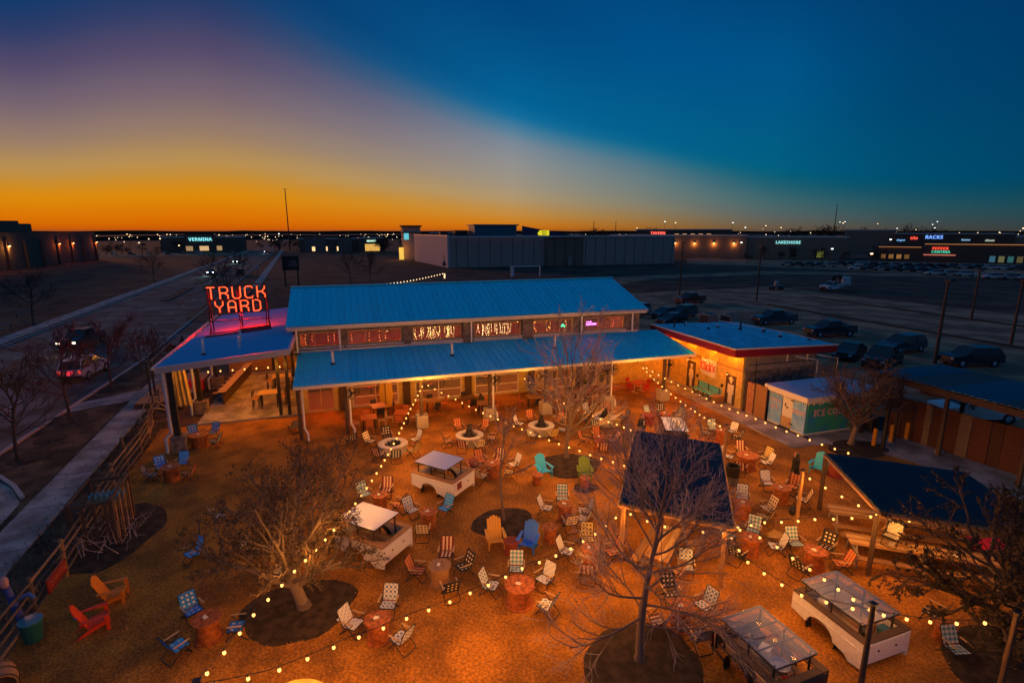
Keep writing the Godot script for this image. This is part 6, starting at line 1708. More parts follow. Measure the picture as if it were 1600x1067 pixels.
	place_lawn_chair("black", p(-0.1, 29.6), 0.4, "black checked lawn chair beside the eave post left of the fire pits", "folding web chairs in the yard")
	place_lawn_chair("white", p(-5.6, 22.9), -1.2, "white webbed lawn chair tipped alone in the gravel left of the oak", "folding web chairs in the yard")
	place_lawn_chair("sky", p(-5.9, 20.2), 2.2, "sky blue lawn chair alone behind the oak's left branches", "folding web chairs in the yard")
	place_lawn_chair("gray", p(-3.4, 32.9), 0.6, "dark grey lawn chair at the edge of the lit patio slab", "folding web chairs in the yard")
	spool("stool_table", "small dark stool table between the two chairs at the right edge", "table", p(16.5, 8.95), 0.3, 0.5, M.spool, 0.0, "small spools")
	place_lawn_chair("black", p(16.95, 9.55), 0.3, "black checked lawn chair behind the stool table at right edge", "folding web chairs in the yard")
	place_lawn_chair("teal", p(16.05, 8.35), 2.9, "teal plaid lawn chair in front of the stool table at right edge", "folding web chairs in the yard")
	# small spools
	for q in [["low spool stand in front of the turquoise slatted chair", 8.38, 22.0, 0.27, 0.5], ["low spool stand in a small mulch ring beside the green chair", 10.42, 20.95, 0.27, 0.52], ["orange topped spool stand right of the blue slatted chair", 7.2, 17.35, 0.3, 0.62], ["dark red spool stand between the yellow and blue chairs", 5.5, 17.1, 0.3, 0.5], ["red spool stand behind the rear white bed bar", 5.75, 24.3, 0.28, 0.62], ["large dark red spool by the right turquoise chair", 22.95, 18.2, 0.42, 0.7], ["dark red spool table left of the table behind the man", 18.0, 27.5, 0.45, 0.6]]:
		spool("spool_stand", q[0], "spool", p(q[1], q[2]), q[3], q[4], M.spool if not q[0].begins_with("dark") and not q[0].begins_with("large") and not q[0].begins_with("red") else noisy(Color(0.2, 0.03, 0.018), Color(0.36, 0.07, 0.035), 0.8, 0.03, 4, int(q[1] * 9)), 0.6, "small spools")
	# slatted timber armchairs
	var cols := {"turquoise": Color(0.03, 0.50, 0.95), "green": Color(0.15, 0.26, 0.02), "yellow": Color(0.72, 0.36, 0.035), "blue": Color(0.02, 0.19, 0.82), "orange": Color(0.72, 0.22, 0.012), "red": Color(0.72, 0.05, 0.012), "sea green": Color(0.02, 0.46, 0.62)}
	for q in [["turquoise", 9.0, 22.75, 3.3, "left of the round tree bed"], ["green", 10.85, 21.85, 2.8, "at the front of the round tree bed"], ["yellow", 5.05, 17.75, 3.02, "at the front of the round mulch bed"], ["blue", 6.2, 17.1, 2.5, "right of the yellow one"], ["orange", -7.9, 18.6, -1.45, "by the left fence"], ["red", -7.95, 17.3, -1.2, "nearest the lower left corner"], ["sea green", 22.4, 18.75, 2.0, "under the flat shelter's far corner"]]:
		adirondack("%s painted slatted armchair %s" % [q[0], q[4]], p(q[1], q[2]), q[3], mat(cols[q[0]].r, cols[q[0]].g, cols[q[0]].b, 0.5))
	# drum bin, loose bits
	var dr := thing("trash_drum", "black and grey steel drum trash bin beside the sloping shelter roof", "trash bin", p(17.38, 19.1))
	obj("drum", MB.new().lathe([Vector2(0.0, 0.02), Vector2(0.3, 0.0), Vector2(0.31, 0.3), Vector2(0.325, 0.31), Vector2(0.31, 0.33), Vector2(0.31, 0.44)], 20).mesh(), mat(0.11, 0.10, 0.095, 0.6), dr)
	obj("liner", MB.new().lathe([Vector2(0.318, 0.44), Vector2(0.335, 0.9), Vector2(0.32, 0.95), Vector2(0.29, 0.93), Vector2(0.27, 0.5), Vector2(0.0, 0.45)], 20).mesh(), M.black, dr)
	obj("rim", MB.new().lathe([Vector2(0.3, 0.93), Vector2(0.345, 0.93), Vector2(0.345, 0.97), Vector2(0.3, 0.97)], 20).mesh(), M.steel, dr)
	var bg := thing("dark_bag", "dark bag hanging by the string light pole near the woman", "bag", p(17.35, 15.45, 0.55))
	obj("body", MB.new().ball(Vector3.ZERO, Vector3(0.18, 0.2, 0.13), 9, 7).mesh(), M.black, bg)
	obj("strap", MB.new().tube([Vector3(-0.08, 0.15, 0), Vector3(0, 0.42, 0), Vector3(0.08, 0.15, 0)], 0.015, 0.015, 5).mesh(), M.black, bg)
	var yb := thing("yellow_board", "yellow board lying on the gravel at the foot of the light pole", "board", p(16.0, 14.9, 0.02), 0.3)
	for k in 3: obj("plank", MB.new().cbox(Vector3(-0.18 + k * 0.185, 0.03, 0), Vector3(0.175, 0.04, 0.45), 0.006).mesh(), mat(0.6, 0.34, 0.05, 0.7), yb)
	var li := thing("white_paper", "white scrap of paper on the oak's mulch bed", "paper", p(-0.75, 15.3, 0.09), 0.5)
	obj("sheet", MB.new().boxr(Vector3(0, 0.01, 0), Vector3(0.17, 0.004, 0.1), Vector3(0.1, 0, 0.12)).mesh(), M.white, li)

func adirondack(label: String, at: Vector3, turn: float, m: Material) -> void:
	var c := thing("slatted_armchair", label, "armchair", at, turn, "slatted timber armchairs")
	c.scale = Vector3.ONE * 0.93
	var hs := [0.80, 0.88, 0.92, 0.88, 0.80]
	for k in 5:
		var x := -0.24 + k * 0.12
		var l: float = hs[k]
		var poly := [Vector2(-0.055, 0), Vector2(0.055, 0), Vector2(0.055, l - 0.03), Vector2(0.03, l), Vector2(-0.03, l), Vector2(-0.055, l - 0.03)]
		obj("back_slat", MB.new().prism(poly, 0.022, Transform3D(Basis(Vector3.RIGHT, 0.42), Vector3(x * 1.0, 0.26, 0.13))).mesh(), m, c)
	for k in 5: obj("seat_slat", MB.new().cbox(Vector3(0, 0.375 - k * 0.026, -0.36 + k * 0.115), Vector3(0.58, 0.024, 0.105), 0.006, Vector3(0.22, 0, 0)).mesh(), m, c)
	for s in [-1.0, 1.0]:
		obj("armrest", MB.new().prism([Vector2(-0.07, -0.42), Vector2(0.07, -0.42), Vector2(0.08, -0.3), Vector2(0.055, 0.34), Vector2(-0.03, 0.34), Vector2(-0.075, -0.3)], 0.025, Transform3D(Basis(Vector3.RIGHT, PI / 2), Vector3(s * 0.36, 0.585, 0))).mesh(), m, c)
		obj("front_leg", MB.new().cbox(Vector3(s * 0.32, 0.28, -0.36), Vector3(0.03, 0.56, 0.11), 0.006).mesh(), m, c)
		obj("rear_leg", MB.new().prism([Vector2(-0.44, 0.39), Vector2(-0.44, 0.27), Vector2(0.36, 0.0), Vector2(0.5, 0.0), Vector2(0.1, 0.24)], 0.028, Transform3D(Basis(Vector3(0, 0, 1), Vector3(0, 1, 0), Vector3(-1, 0, 0)), Vector3(s * 0.29 + 0.014, 0, 0))).mesh(), m, c)
	obj("back_rail", MB.new().cbox(Vector3(0, 0.575, 0.3), Vector3(0.78, 0.03, 0.07), 0.006).mesh(), m, c)

# ---------- pickup beds turned into bar tables ----------
# local frame: x across the bed (0..w), z along it (0 at the tailgate end .. -l), origin at a corner
func bed_bar(label: String, at: Vector3, turn: float, w: float, l: float, paint: Material, opaque_top: bool, deco: String) -> Node3D:
	var b := thing("bed_bar", label, "bar table", at, turn, "pickup beds turned into bar tables")
	var h := 0.92
	# sides with a wheel arch
	for s in 2:
		var poly := [Vector2(0, 0.12), Vector2(0, h), Vector2(l, h), Vector2(l, 0.34), Vector2(l - 0.5, 0.26)]
		for k in 9:
			var a := PI * k / 8.0
			poly.append(Vector2(l * 0.58 + 0.46 * cos(a), 0.26 + 0.36 * sin(a)))
		poly.append(Vector2(0.55, 0.2))
		poly.append(Vector2(0.42, 0.06))
		var x := 0.0 if s == 0 else w - 0.09
		obj("side_panel", MB.new().prism(poly, 0.09, Transform3D(Basis(Vector3(0, 0, -1), Vector3(0, 1, 0), Vector3(1, 0, 0)), Vector3(x, 0, 0))).mesh(), paint, b)
		obj("crease", MB.new().box(Vector3(x + (-0.006 if s == 0 else 0.096), 0.66, -l / 2), Vector3(0.014, 0.035, l - 0.06)).mesh(), paint, b)
		obj("inner_arch", MB.new().lathe([Vector2(0.5, -0.12), Vector2(0.5, 0.12)], 18, Transform3D(Basis(Vector3(0, 0, 1), PI / 2), Vector3(x + (0.16 if s == 0 else -0.07), 0.2, -l * 0.58))).mesh(), M.black, b)
	obj("tailgate", MB.new().cbox(Vector3(w / 2, 0.58, -0.02), Vector3(w - 0.2, 0.62, 0.07), 0.015).mesh(), paint, b)
	obj("front_panel", MB.new().cbox(Vector3(w / 2, 0.6, -l + 0.04), Vector3(w - 0.2, 0.6, 0.06), 0.015).mesh(), paint, b)
	for x in [w * 0.3, w * 0.68]: obj("latch", MB.new().lathe([Vector2(0.035, 0.0), Vector2(0.03, 0.02), Vector2(0.0, 0.02)], 8, Transform3D(Basis(Vector3.RIGHT, PI / 2), Vector3(x, 0.62, 0.015))).mesh(), M.steel, b)
	for x in [0.05, w - 0.05]:
		obj("tail_light", MB.new().cbox(Vector3(x, 0.62, -l - 0.015), Vector3(0.08, 0.26, 0.05), 0.01).mesh(), M.tail_off, b)
	# timber rim, boards on the floor
	for x in [0.1, w - 0.1]: obj("rim_board", MB.new().cbox(Vector3(x, h + 0.022, -l / 2), Vector3(0.24, 0.045, l), 0.008).mesh(), M.wood if opaque_top else M.wooddark, b)
	for z in [-0.1, -l + 0.1]: obj("rim_board", MB.new().cbox(Vector3(w / 2, h + 0.02, z), Vector3(w - 0.45, 0.04, 0.22), 0.008).mesh(), M.wood if opaque_top else M.wooddark, b)
	var n := 7
	for k in n: obj("deck_plank", MB.new().cbox(Vector3(0.14 + (k + 0.5) * (w - 0.28) / n, 0.42, -l / 2), Vector3((w - 0.28) / n - 0.008, 0.03, l - 0.14), 0.005).mesh(), M.woodpale if k % 2 else M.wood, b)
	# raised table top on a black frame
	var x0 := 0.16
	var x1 := w - 0.16
	var z0 := -0.5 if opaque_top else -0.25
	var z1 := -l + 0.12
	var th := 1.42 if opaque_top else 1.3
	for q in [[x0 + 0.08, z0 - 0.12], [x1 - 0.08, z0 - 0.12], [x0 + 0.08, z1 + 0.12], [x1 - 0.08, z1 + 0.12], [x0 + 0.08, (z0 + z1) / 2], [x1 - 0.08, (z0 + z1) / 2]]:
		obj("post", MB.new().cbox(Vector3(q[0], (0.43 + th) / 2, q[1]), Vector3(0.045, th - 0.43, 0.045), 0.006).mesh(), M.black, b)
	var f := MB.new()
	for x in [x0, x1]: f.box(Vector3(x, th, (z0 + z1) / 2), Vector3(0.04, 0.04, absf(z1 - z0)))
	for z in [z0, z1, (z0 * 2 + z1) / 3, (z0 + z1 * 2) / 3]: f.box(Vector3((x0 + x1) / 2, th - 0.003, z), Vector3(x1 - x0 - 0.04, 0.034, 0.035))
	obj("top_frame", f.mesh(), M.steel, b)
	var tp := MB.new().cbox(Vector3((x0 + x1) / 2, th + 0.032, (z0 + z1) / 2), Vector3(x1 - x0 + 0.03, 0.014, absf(z1 - z0) + 0.03), 0.004)
	if opaque_top:
		obj("table_top", tp.mesh(), mat(0.70, 0.74, 0.84, 0.1, 0.15), b)
	else:
		var g := StandardMaterial3D.new()
		g.albedo_color = Color(0.8, 0.85, 0.85, 0.16)
		g.transparency = BaseMaterial3D.TRANSPARENCY_ALPHA
		g.roughness = 0.03
		obj("glass_top", tp.mesh(), g, b)
	if deco == "sticker":
		obj("sticker", MB.new().box(Vector3(w * 0.28, 0.66, 0.022), Vector3(0.34, 0.34, 0.006)).mesh(), mat(0.3, 0.05, 0.035, 0.6), b)
		obj("sticker_print", lettering("YZ", 0.2, 0.006), M.black, b, Vector3(w * 0.28, 0.66, 0.028))
	return b

func bed_clutter(origin: Vector3, turn: float, items: Array) -> void:
	var bs := Basis(Vector3.UP, turn)
	for q in items:
		var o := thing(q[0], q[1], q[2], origin + bs * (q[3] as Vector3), turn + q[4])
		match q[0]:
			"steel_bowl", "tyre":
				obj("shell", MB.new().lathe([Vector2(0.12, 0.0), Vector2(0.22, 0.06), Vector2(0.26, 0.14), Vector2(0.23, 0.14), Vector2(0.18, 0.07), Vector2(0.0, 0.03)], 16).mesh(), M.galv if q[0] == "steel_bowl" else M.rubber, o)
				obj("rim", MB.new().lathe([Vector2(0.24, 0.135), Vector2(0.275, 0.145), Vector2(0.24, 0.155)], 16).mesh(), M.galv if q[0] == "steel_bowl" else M.rubber, o)
			"planter_box":
				obj("trough", MB.new().box(Vector3(0, 0.1, 0.13), Vector3(0.7, 0.2, 0.03)).box(Vector3(0, 0.1, -0.13), Vector3(0.7, 0.2, 0.03)).box(Vector3(0.34, 0.1, 0), Vector3(0.03, 0.2, 0.23)).box(Vector3(-0.34, 0.1, 0), Vector3(0.03, 0.2, 0.23)).box(Vector3(0, 0.08, 0), Vector3(0.65, 0.1, 0.23)).mesh(), M.wooddark, o)
				var mb := MB.new()
				rng.seed = 44
				for i in 70:
					mb.col = Color(0.4, 0.03, 0.03) if i % 3 == 0 else Color(0.06, 0.08, 0.03)
					var c := Vector3(rng.randf_range(-0.32, 0.32), rng.randf_range(0.15, 0.34), rng.randf_range(-0.1, 0.1))
					var bx := Basis.from_euler(Vector3(rng.randf() * 6, rng.randf() * 6, 0))
					mb.quad(c - bx.x * 0.05, c - bx.y * 0.03, c + bx.x * 0.05, c + bx.y * 0.03)
				stuff(obj("leaves", mb.mesh(), M.leaf, o))
			_:
				obj("body", MB.new().cbox(Vector3(0, 0.14, 0), Vector3(0.3, 0.28, 0.26), 0.02).mesh(), q[5], o)
				obj("lid", MB.new().cbox(Vector3(0, 0.3, 0), Vector3(0.32, 0.05, 0.28), 0.012).mesh(), q[5], o)

func bed_bars() -> void:
	var wp := noisy(Color(0.64, 0.64, 0.70), Color(0.74, 0.74, 0.82), 1.5, 0.02, 4, 251, 0.35)
	var dp := noisy(Color(0.014, 0.016, 0.02), Color(0.05, 0.05, 0.055), 1.5, 0.02, 4, 252, 0.35)
	# turn: local x runs along the tailgate, local -z along the bed
	bed_bar("white pickup bed bar with pale table top beside the oak", p(0.76, 17.35), -PI / 4 + PI / 2.0 + 0.0, 1.68, 2.4, wp, true, "") 
	bed_bar("white pickup bed bar with red sticker behind the oak, farther back", p(4.12, 21.4), -PI / 4 + PI / 2.0 - 0.05, 1.74, 2.4, wp, true, "sticker")
	bed_bar("white pickup bed bar with clear glass top at the lower right", p(12.98, 8.75), 0.02, 1.78, 2.4, wp, false, "")
	bed_bar("dark pickup bed bar with clear glass top at the bottom edge", p(9.55, 8.3), 0.06, 1.74, 2.25, dp, false, "")
	bed_bar("tan pickup bed bar behind the sloping shelter roof", p(15.85, 22.6), -0.46, 1.5, 2.7, noisy(Color(0.5, 0.36, 0.16), Color(0.62, 0.48, 0.24), 1.5, 0.02, 4, 253, 0.5), true, "")
	bed_clutter(p(12.98, 8.75), 0.02, [
		["supply_box", "orange box in the bed of the glass topped white bar", "box", Vector3(1.15, 0.435, -0.75), 0.3, mat(0.5, 0.2, 0.05, 0.6)], ["supply_crate", "blue green crate at the near end of the white glass topped bar", "crate", Vector3(1.38, 0.435, -0.45), 0.1, mat(0.06, 0.2, 0.26, 0.6)],
		["black_case", "black case on the boards of the white glass topped bar", "case", Vector3(0.8, 0.435, -0.55), 0.7, M.black], ["pale_sack", "pale sack at the far end of the white glass topped bar", "sack", Vector3(0.75, 0.435, -1.95), 0.4, M.offwhite]])
	bed_clutter(p(9.55, 8.3), 0.06, [
		["steel_bowl", "round steel bowl under the glass of the dark bed bar", "bowl", Vector3(1.1, 0.435, -0.9), 0.0], ["pale_box", "small pale box under the glass of the dark bed bar", "box", Vector3(1.05, 0.435, -1.35), 0.4, M.white],
		["planter_box", "planter with red leaves at the near end of the dark bed bar", "planter", Vector3(0.8, 0.435, -0.35), 0.0], ["black_crate", "black crate at the far end of the dark bed bar", "crate", Vector3(1.25, 0.435, -1.8), 0.1, M.steel]])
	bed_clutter(p(4.12, 21.4), PI / 4 - 0.05, [["planter_box", "planter with red leaves in the rear white bed bar", "planter", Vector3(1.0, 0.435, -0.4), 0.0]])
	bed_clutter(p(15.85, 22.6), -0.46, [["white_cooler", "white cooler with dark straps on the tan bed bar", "cooler", Vector3(0.75, 1.55, -0.9), 0.2, M.white], ["tyre", "small dark tyre on the tan bed bar", "tyre", Vector3(1.2, 0.97, -0.8), 0.0], ["white_bag", "white bag at the far end of the tan bed bar", "bag", Vector3(1.1, 0.97, -2.4), 0.5, M.offwhite]])

# ---------- festoon lights ----------
func light_string(label: String, pts: Array, gap: float, e: float) -> void:
	# pts: [u, v, height]; straight spans between them hang a little
	var s := thing("string_lights", label, "string lights", Vector3.ZERO, 0.0, "festoon strings over the yard")
	var path := []
	for i in pts.size() - 1:
		var a := p(pts[i][0], pts[i][1], pts[i][2])
		var b := p(pts[i + 1][0], pts[i + 1][1], pts[i + 1][2])
		var n := maxi(3, int(a.distance_to(b) / 0.5))
		for k in n:
			var f := float(k) / n
			path.append(a.lerp(b, f) - Vector3(0, 0.016 * a.distance_to(b) * 4.0 * f * (1.0 - f), 0))
	var l = pts[pts.size() - 1]
	path.append(p(l[0], l[1], l[2]))
	obj("cable", MB.new().tube(path, 0.011, 0.011, 4, false).mesh(), M.black, s)
	var acc := gap * 0.5
	var run := 0.0
	for i in path.size() - 1:
		var d: float = path[i].distance_to(path[i + 1])
		while run + d > acc:
			var at: Vector3 = path[i].lerp(path[i + 1], (acc - run) / d) - Vector3(0, 0.1, 0)
			var b := obj("bulb", bulb_mesh, M.bulb, s, at)
			obj("socket", socket_mesh, M.black, b)
			omni(at, Color(1.0, 0.63, 0.23), e, 0.04, s, "bulb_light")
			acc += gap
		run += d

var bulb_mesh: ArrayMesh
var socket_mesh: ArrayMesh

func strings() -> void:
	bulb_mesh = MB.new().ball(Vector3.ZERO, Vector3(0.04, 0.048, 0.04), 8, 6).mesh()
	socket_mesh = MB.new().tube([Vector3(0, 0.055, 0), Vector3(0, 0.11, 0)], 0.022, 0.022, 6).mesh()
	# poles
	for q in [[16.75, 19.05, 3.1, "right of the sloping dark blue shelter roof"], [16.68, 14.62, 2.85, "near the woman and the shelter corner"], [11.92, 8.0, 3.05, "in front of the glass topped white bed bar"], [14.98, 6.75, 3.0, "cut by the lower right edge"], [-3.35, 10.6, 3.0, "at the lower left end of the long string"]]:
		var t := thing("light_pole", "wooden string light pole %s" % q[3], "pole", p(q[0], q[1]), 0.0, "wooden poles holding the strings")
		obj("shaft", MB.new().tube([Vector3(0, 0, 0), Vector3(0, q[2], 0)], 0.075, 0.065, 8).mesh(), M.wood if q[1] > 9 else M.wooddark, t)
		obj("cap", MB.new().box(Vector3(0, q[2] + 0.02, 0), Vector3(0.15, 0.04, 0.15)).mesh(), M.steel, t)
	var e := 0.8
	var g := 0.62
	light_string("long bulb string from the first planter post past the oak to lower left", [[4.29, 30.87, 3.0], [3.05, 27.53, 2.6], [1.09, 21.26, 2.45], [-0.41, 17.4, 2.5], [-1.79, 14.36, 2.75], [-2.55, 12.81, 2.85], [-3.37, 10.6, 3.0]], g, e)
	light_string("bulb string from the first planter post to the sloping shelter", [[4.42, 30.97, 3.0], [5.84, 28.51, 2.6], [7.26, 25.47, 2.4], [8.39, 22.9, 2.4], [9.74, 20.13, 2.4], [10.49, 18.42, 2.5], [10.91, 17.05, 2.7]], g, e)
	light_string("bulb string from the third planter post past the vase tree to the shelter", [[10.68, 30.9, 2.9], [11.44, 27.14, 2.5], [12.16, 24.53, 2.45], [12.77, 21.94, 2.6], [12.78, 20.3, 2.85]], g, e)
	light_string("bulb string from the hall corner to the pole right of the shelter", [[19.08, 30.28, 3.1], [18.58, 27.33, 2.7], [17.95, 23.36, 2.5], [16.75, 19.05, 3.0]], g, e)
	light_string("bulb string from the hall corner along the walkway to the flat shelter", [[19.2, 30.2, 3.1], [19.76, 25.58, 2.6], [19.97, 20.39, 2.6], [20.2, 18.12, 2.6], [20.4, 15.6, 2.72]], g, e)
	light_string("short bulb string from the pole near the woman to the flat shelter", [[16.68, 14.62, 2.8], [17.0, 13.2, 2.55], [17.15, 11.8, 2.5]], g, e)
	light_string("bulb string from the sloping shelter across to the flat shelter", [[11.85, 12.85, 2.4], [13.3, 13.0, 2.25], [15.2, 12.6, 2.25], [17.1, 11.85, 2.45], [18.4, 11.2, 2.35], [19.8, 10.3, 2.4]], g, e)
	light_string("right one of two bulb strings between sloping shelter and front pole", [[11.9, 12.95, 2.42], [12.6, 12.0, 2.3], [12.6, 10.2, 2.35], [11.92, 8.0, 2.95]], g, e * 0.5)
	light_string("left one of two bulb strings between sloping shelter and front pole", [[11.7, 12.8, 2.3], [11.2, 11.4, 2.25], [11.3, 9.6, 2.4], [11.92, 8.0, 2.9]], g, e * 0.4)
	light_string("bulb string across the foreground from lower left to the shelter", [[-3.35, 10.6, 2.95], [-2.04, 10.76, 2.75], [-0.44, 11.5, 2.5], [1.19, 12.0, 2.4], [2.82, 12.46, 2.35], [4.53, 13.1, 2.3], [6.14, 13.49, 2.3], [7.92, 14.33, 2.3], [9.05, 15.0, 2.4]], g, e * 1.4)
	light_string("bulb string leaving the front pole towards the right edge", [[11.92, 8.0, 2.9], [13.34, 7.6, 2.6], [14.3, 7.2, 2.62], [14.98, 6.75, 2.9]], g, e * 0.6)
	light_string("bulb string hung under the front edge of the sloping shelter", [[9.1, 15.2, 2.25], [9.9, 14.2, 2.1], [10.8, 13.5, 2.1], [11.75, 12.85, 2.25]], g, e * 0.8)

# ---------- people: tapered capsules joined by a smooth minimum, meshed with surface nets ----------
func field_mesh(bones: Array, cell: float, k := 0.03) -> ArrayMesh:
	var lo := Vector3.INF
	var hi := -Vector3.INF
	for b in bones:
		for e in 2:
			var r: float = b[2 + e] + 3.0 * cell
			lo = lo.min(b[e] - Vector3.ONE * r); hi = hi.max(b[e] + Vector3.ONE * r)
	var n := Vector3i(((hi - lo) / cell).ceil()) + Vector3i.ONE
	var f := PackedFloat32Array()
	f.resize(n.x * n.y * n.z)
	f.fill(1.0)
	for b in bones:
		var a: Vector3 = b[0]; var c: Vector3 = b[1]
		var ra: float = b[2]; var rb: float = b[3]
		var sq: Vector3 = b[4] if b.size() > 4 else Vector3.ONE
		var m := maxf(ra, rb) + k + 2.5 * cell
		var i0 := Vector3i(((a.min(c) - Vector3.ONE * m - lo) / cell).floor()).clamp(Vector3i.ZERO, n - Vector3i.ONE)
		var i1 := Vector3i(((a.max(c) + Vector3.ONE * m - lo) / cell).ceil()).clamp(Vector3i.ZERO, n - Vector3i.ONE)
		var ba := c - a
		var bb := maxf(ba.length_squared(), 1e-6)
		for z in range(i0.z, i1.z + 1):
			for y in range(i0.y, i1.y + 1):
				var row := (z * n.y + y) * n.x
				for x in range(i0.x, i1.x + 1):
					var q := lo + Vector3(x, y, z) * cell
					var h := clampf((q - a).dot(ba) / bb, 0.0, 1.0)
					var d := ((q - a - ba * h) * sq).length() - lerpf(ra, rb, h)
					var o := f[row + x]
					var e := maxf(k - absf(d - o), 0.0) / k
					f[row + x] = minf(d, o) - e * e * k * 0.25
	# surface nets
	var id := {}
	var vs := PackedVector3Array()
	var ns := PackedVector3Array()
	var sx := 1
	var sy := n.x
	var sz := n.x * n.y
	for z in n.z - 1:
		for y in n.y - 1:
			for x in n.x - 1:
				var at := z * sz + y * sy + x
				var c := [f[at], f[at + sx], f[at + sy], f[at + sx + sy], f[at + sz], f[at + sx + sz], f[at + sy + sz], f[at + sx + sy + sz]]
				var neg := 0
				for w in 8: neg += 1 if c[w] < 0.0 else 0
				if neg == 0 or neg == 8: continue
				var s := Vector3.ZERO
				var cnt := 0
				for e in [[0, 1], [2, 3], [4, 5], [6, 7], [0, 2], [1, 3], [4, 6], [5, 7], [0, 4], [1, 5], [2, 6], [3, 7]]:
					var p0: float = c[e[0]]; var p1: float = c[e[1]]
					if (p0 < 0.0) == (p1 < 0.0): continue
					var t := p0 / (p0 - p1)
					var va := Vector3(e[0] & 1, (e[0] >> 1) & 1, (e[0] >> 2) & 1)
					var vb := Vector3(e[1] & 1, (e[1] >> 1) & 1, (e[1] >> 2) & 1)
					s += va.lerp(vb, t)
					cnt += 1
				id[at] = vs.size()
				vs.append(lo + (Vector3(x, y, z) + s / cnt) * cell)
				ns.append(Vector3(c[1] + c[3] + c[5] + c[7] - c[0] - c[2] - c[4] - c[6], c[2] + c[3] + c[6] + c[7] - c[0] - c[1] - c[4] - c[5], c[4] + c[5] + c[6] + c[7] - c[0] - c[1] - c[2] - c[3]).normalized())
	var ix := PackedInt32Array()
	for z in range(1, n.z - 1):
		for y in range(1, n.y - 1):
			for x in range(1, n.x - 1):
				var at := z * sz + y * sy + x
				for ax in 3:
					var st: int = [sx, sy, sz][ax]
					if (f[at] < 0.0) == (f[at + st] < 0.0): continue
					var u: int = [sy, sz, sx][ax]
					var w: int = [sz, sx, sy][ax]
					var q := [id[at - u - w], id[at - w], id[at], id[at - u]]
					if f[at] < 0.0: ix.append_array([q[0], q[2], q[1], q[0], q[3], q[2]])
					else: ix.append_array([q[0], q[1], q[2], q[0], q[2], q[3]])
	var ar := []
	ar.resize(Mesh.ARRAY_MAX)
	ar[Mesh.ARRAY_VERTEX] = vs; ar[Mesh.ARRAY_NORMAL] = ns; ar[Mesh.ARRAY_INDEX] = ix
	var m := ArrayMesh.new()
	m.add_surface_from_arrays(Mesh.PRIMITIVE_TRIANGLES, ar)
	return m

func hand_bones(wr: Vector3, dir: Vector3, side: Vector3) -> Array:
	# palm, four bent fingers of different lengths, thumb from the side of the palm
	var d := dir.normalized()
	var s := (side - d * side.dot(d)).normalized()
	var up := d.cross(s)
	var out := [[wr, wr + d * 0.07, 0.026, 0.03, Vector3.ONE]]
	for i in 4:
		var l: float = [0.066, 0.076, 0.07, 0.055][i]
		var k := wr + d * 0.085 + s * (0.03 - 0.02 * i)
		var m := k + d * l * 0.55 + up * 0.008
		out.append([wr + d * 0.05 + s * (0.02 - 0.014 * i), k, 0.012, 0.0095])
		out.append([k, m, 0.0095, 0.009]); out.append([m, m + d * l * 0.35 + up * 0.022, 0.009, 0.008])
	var tb := wr + d * 0.03 + s * 0.028
	out.append([tb, tb + d * 0.03 + s * 0.028, 0.012, 0.01]); out.append([tb + d * 0.03 + s * 0.028, tb + d * 0.062 + s * 0.036 + up * 0.01, 0.01, 0.0085])
	return out

func add_mesh(parent: Node3D, nm: String, bones: Array, cell: float, m: Material, k := 0.03) -> MeshInstance3D:
	return obj(nm, field_mesh(bones, cell, k), m, parent)

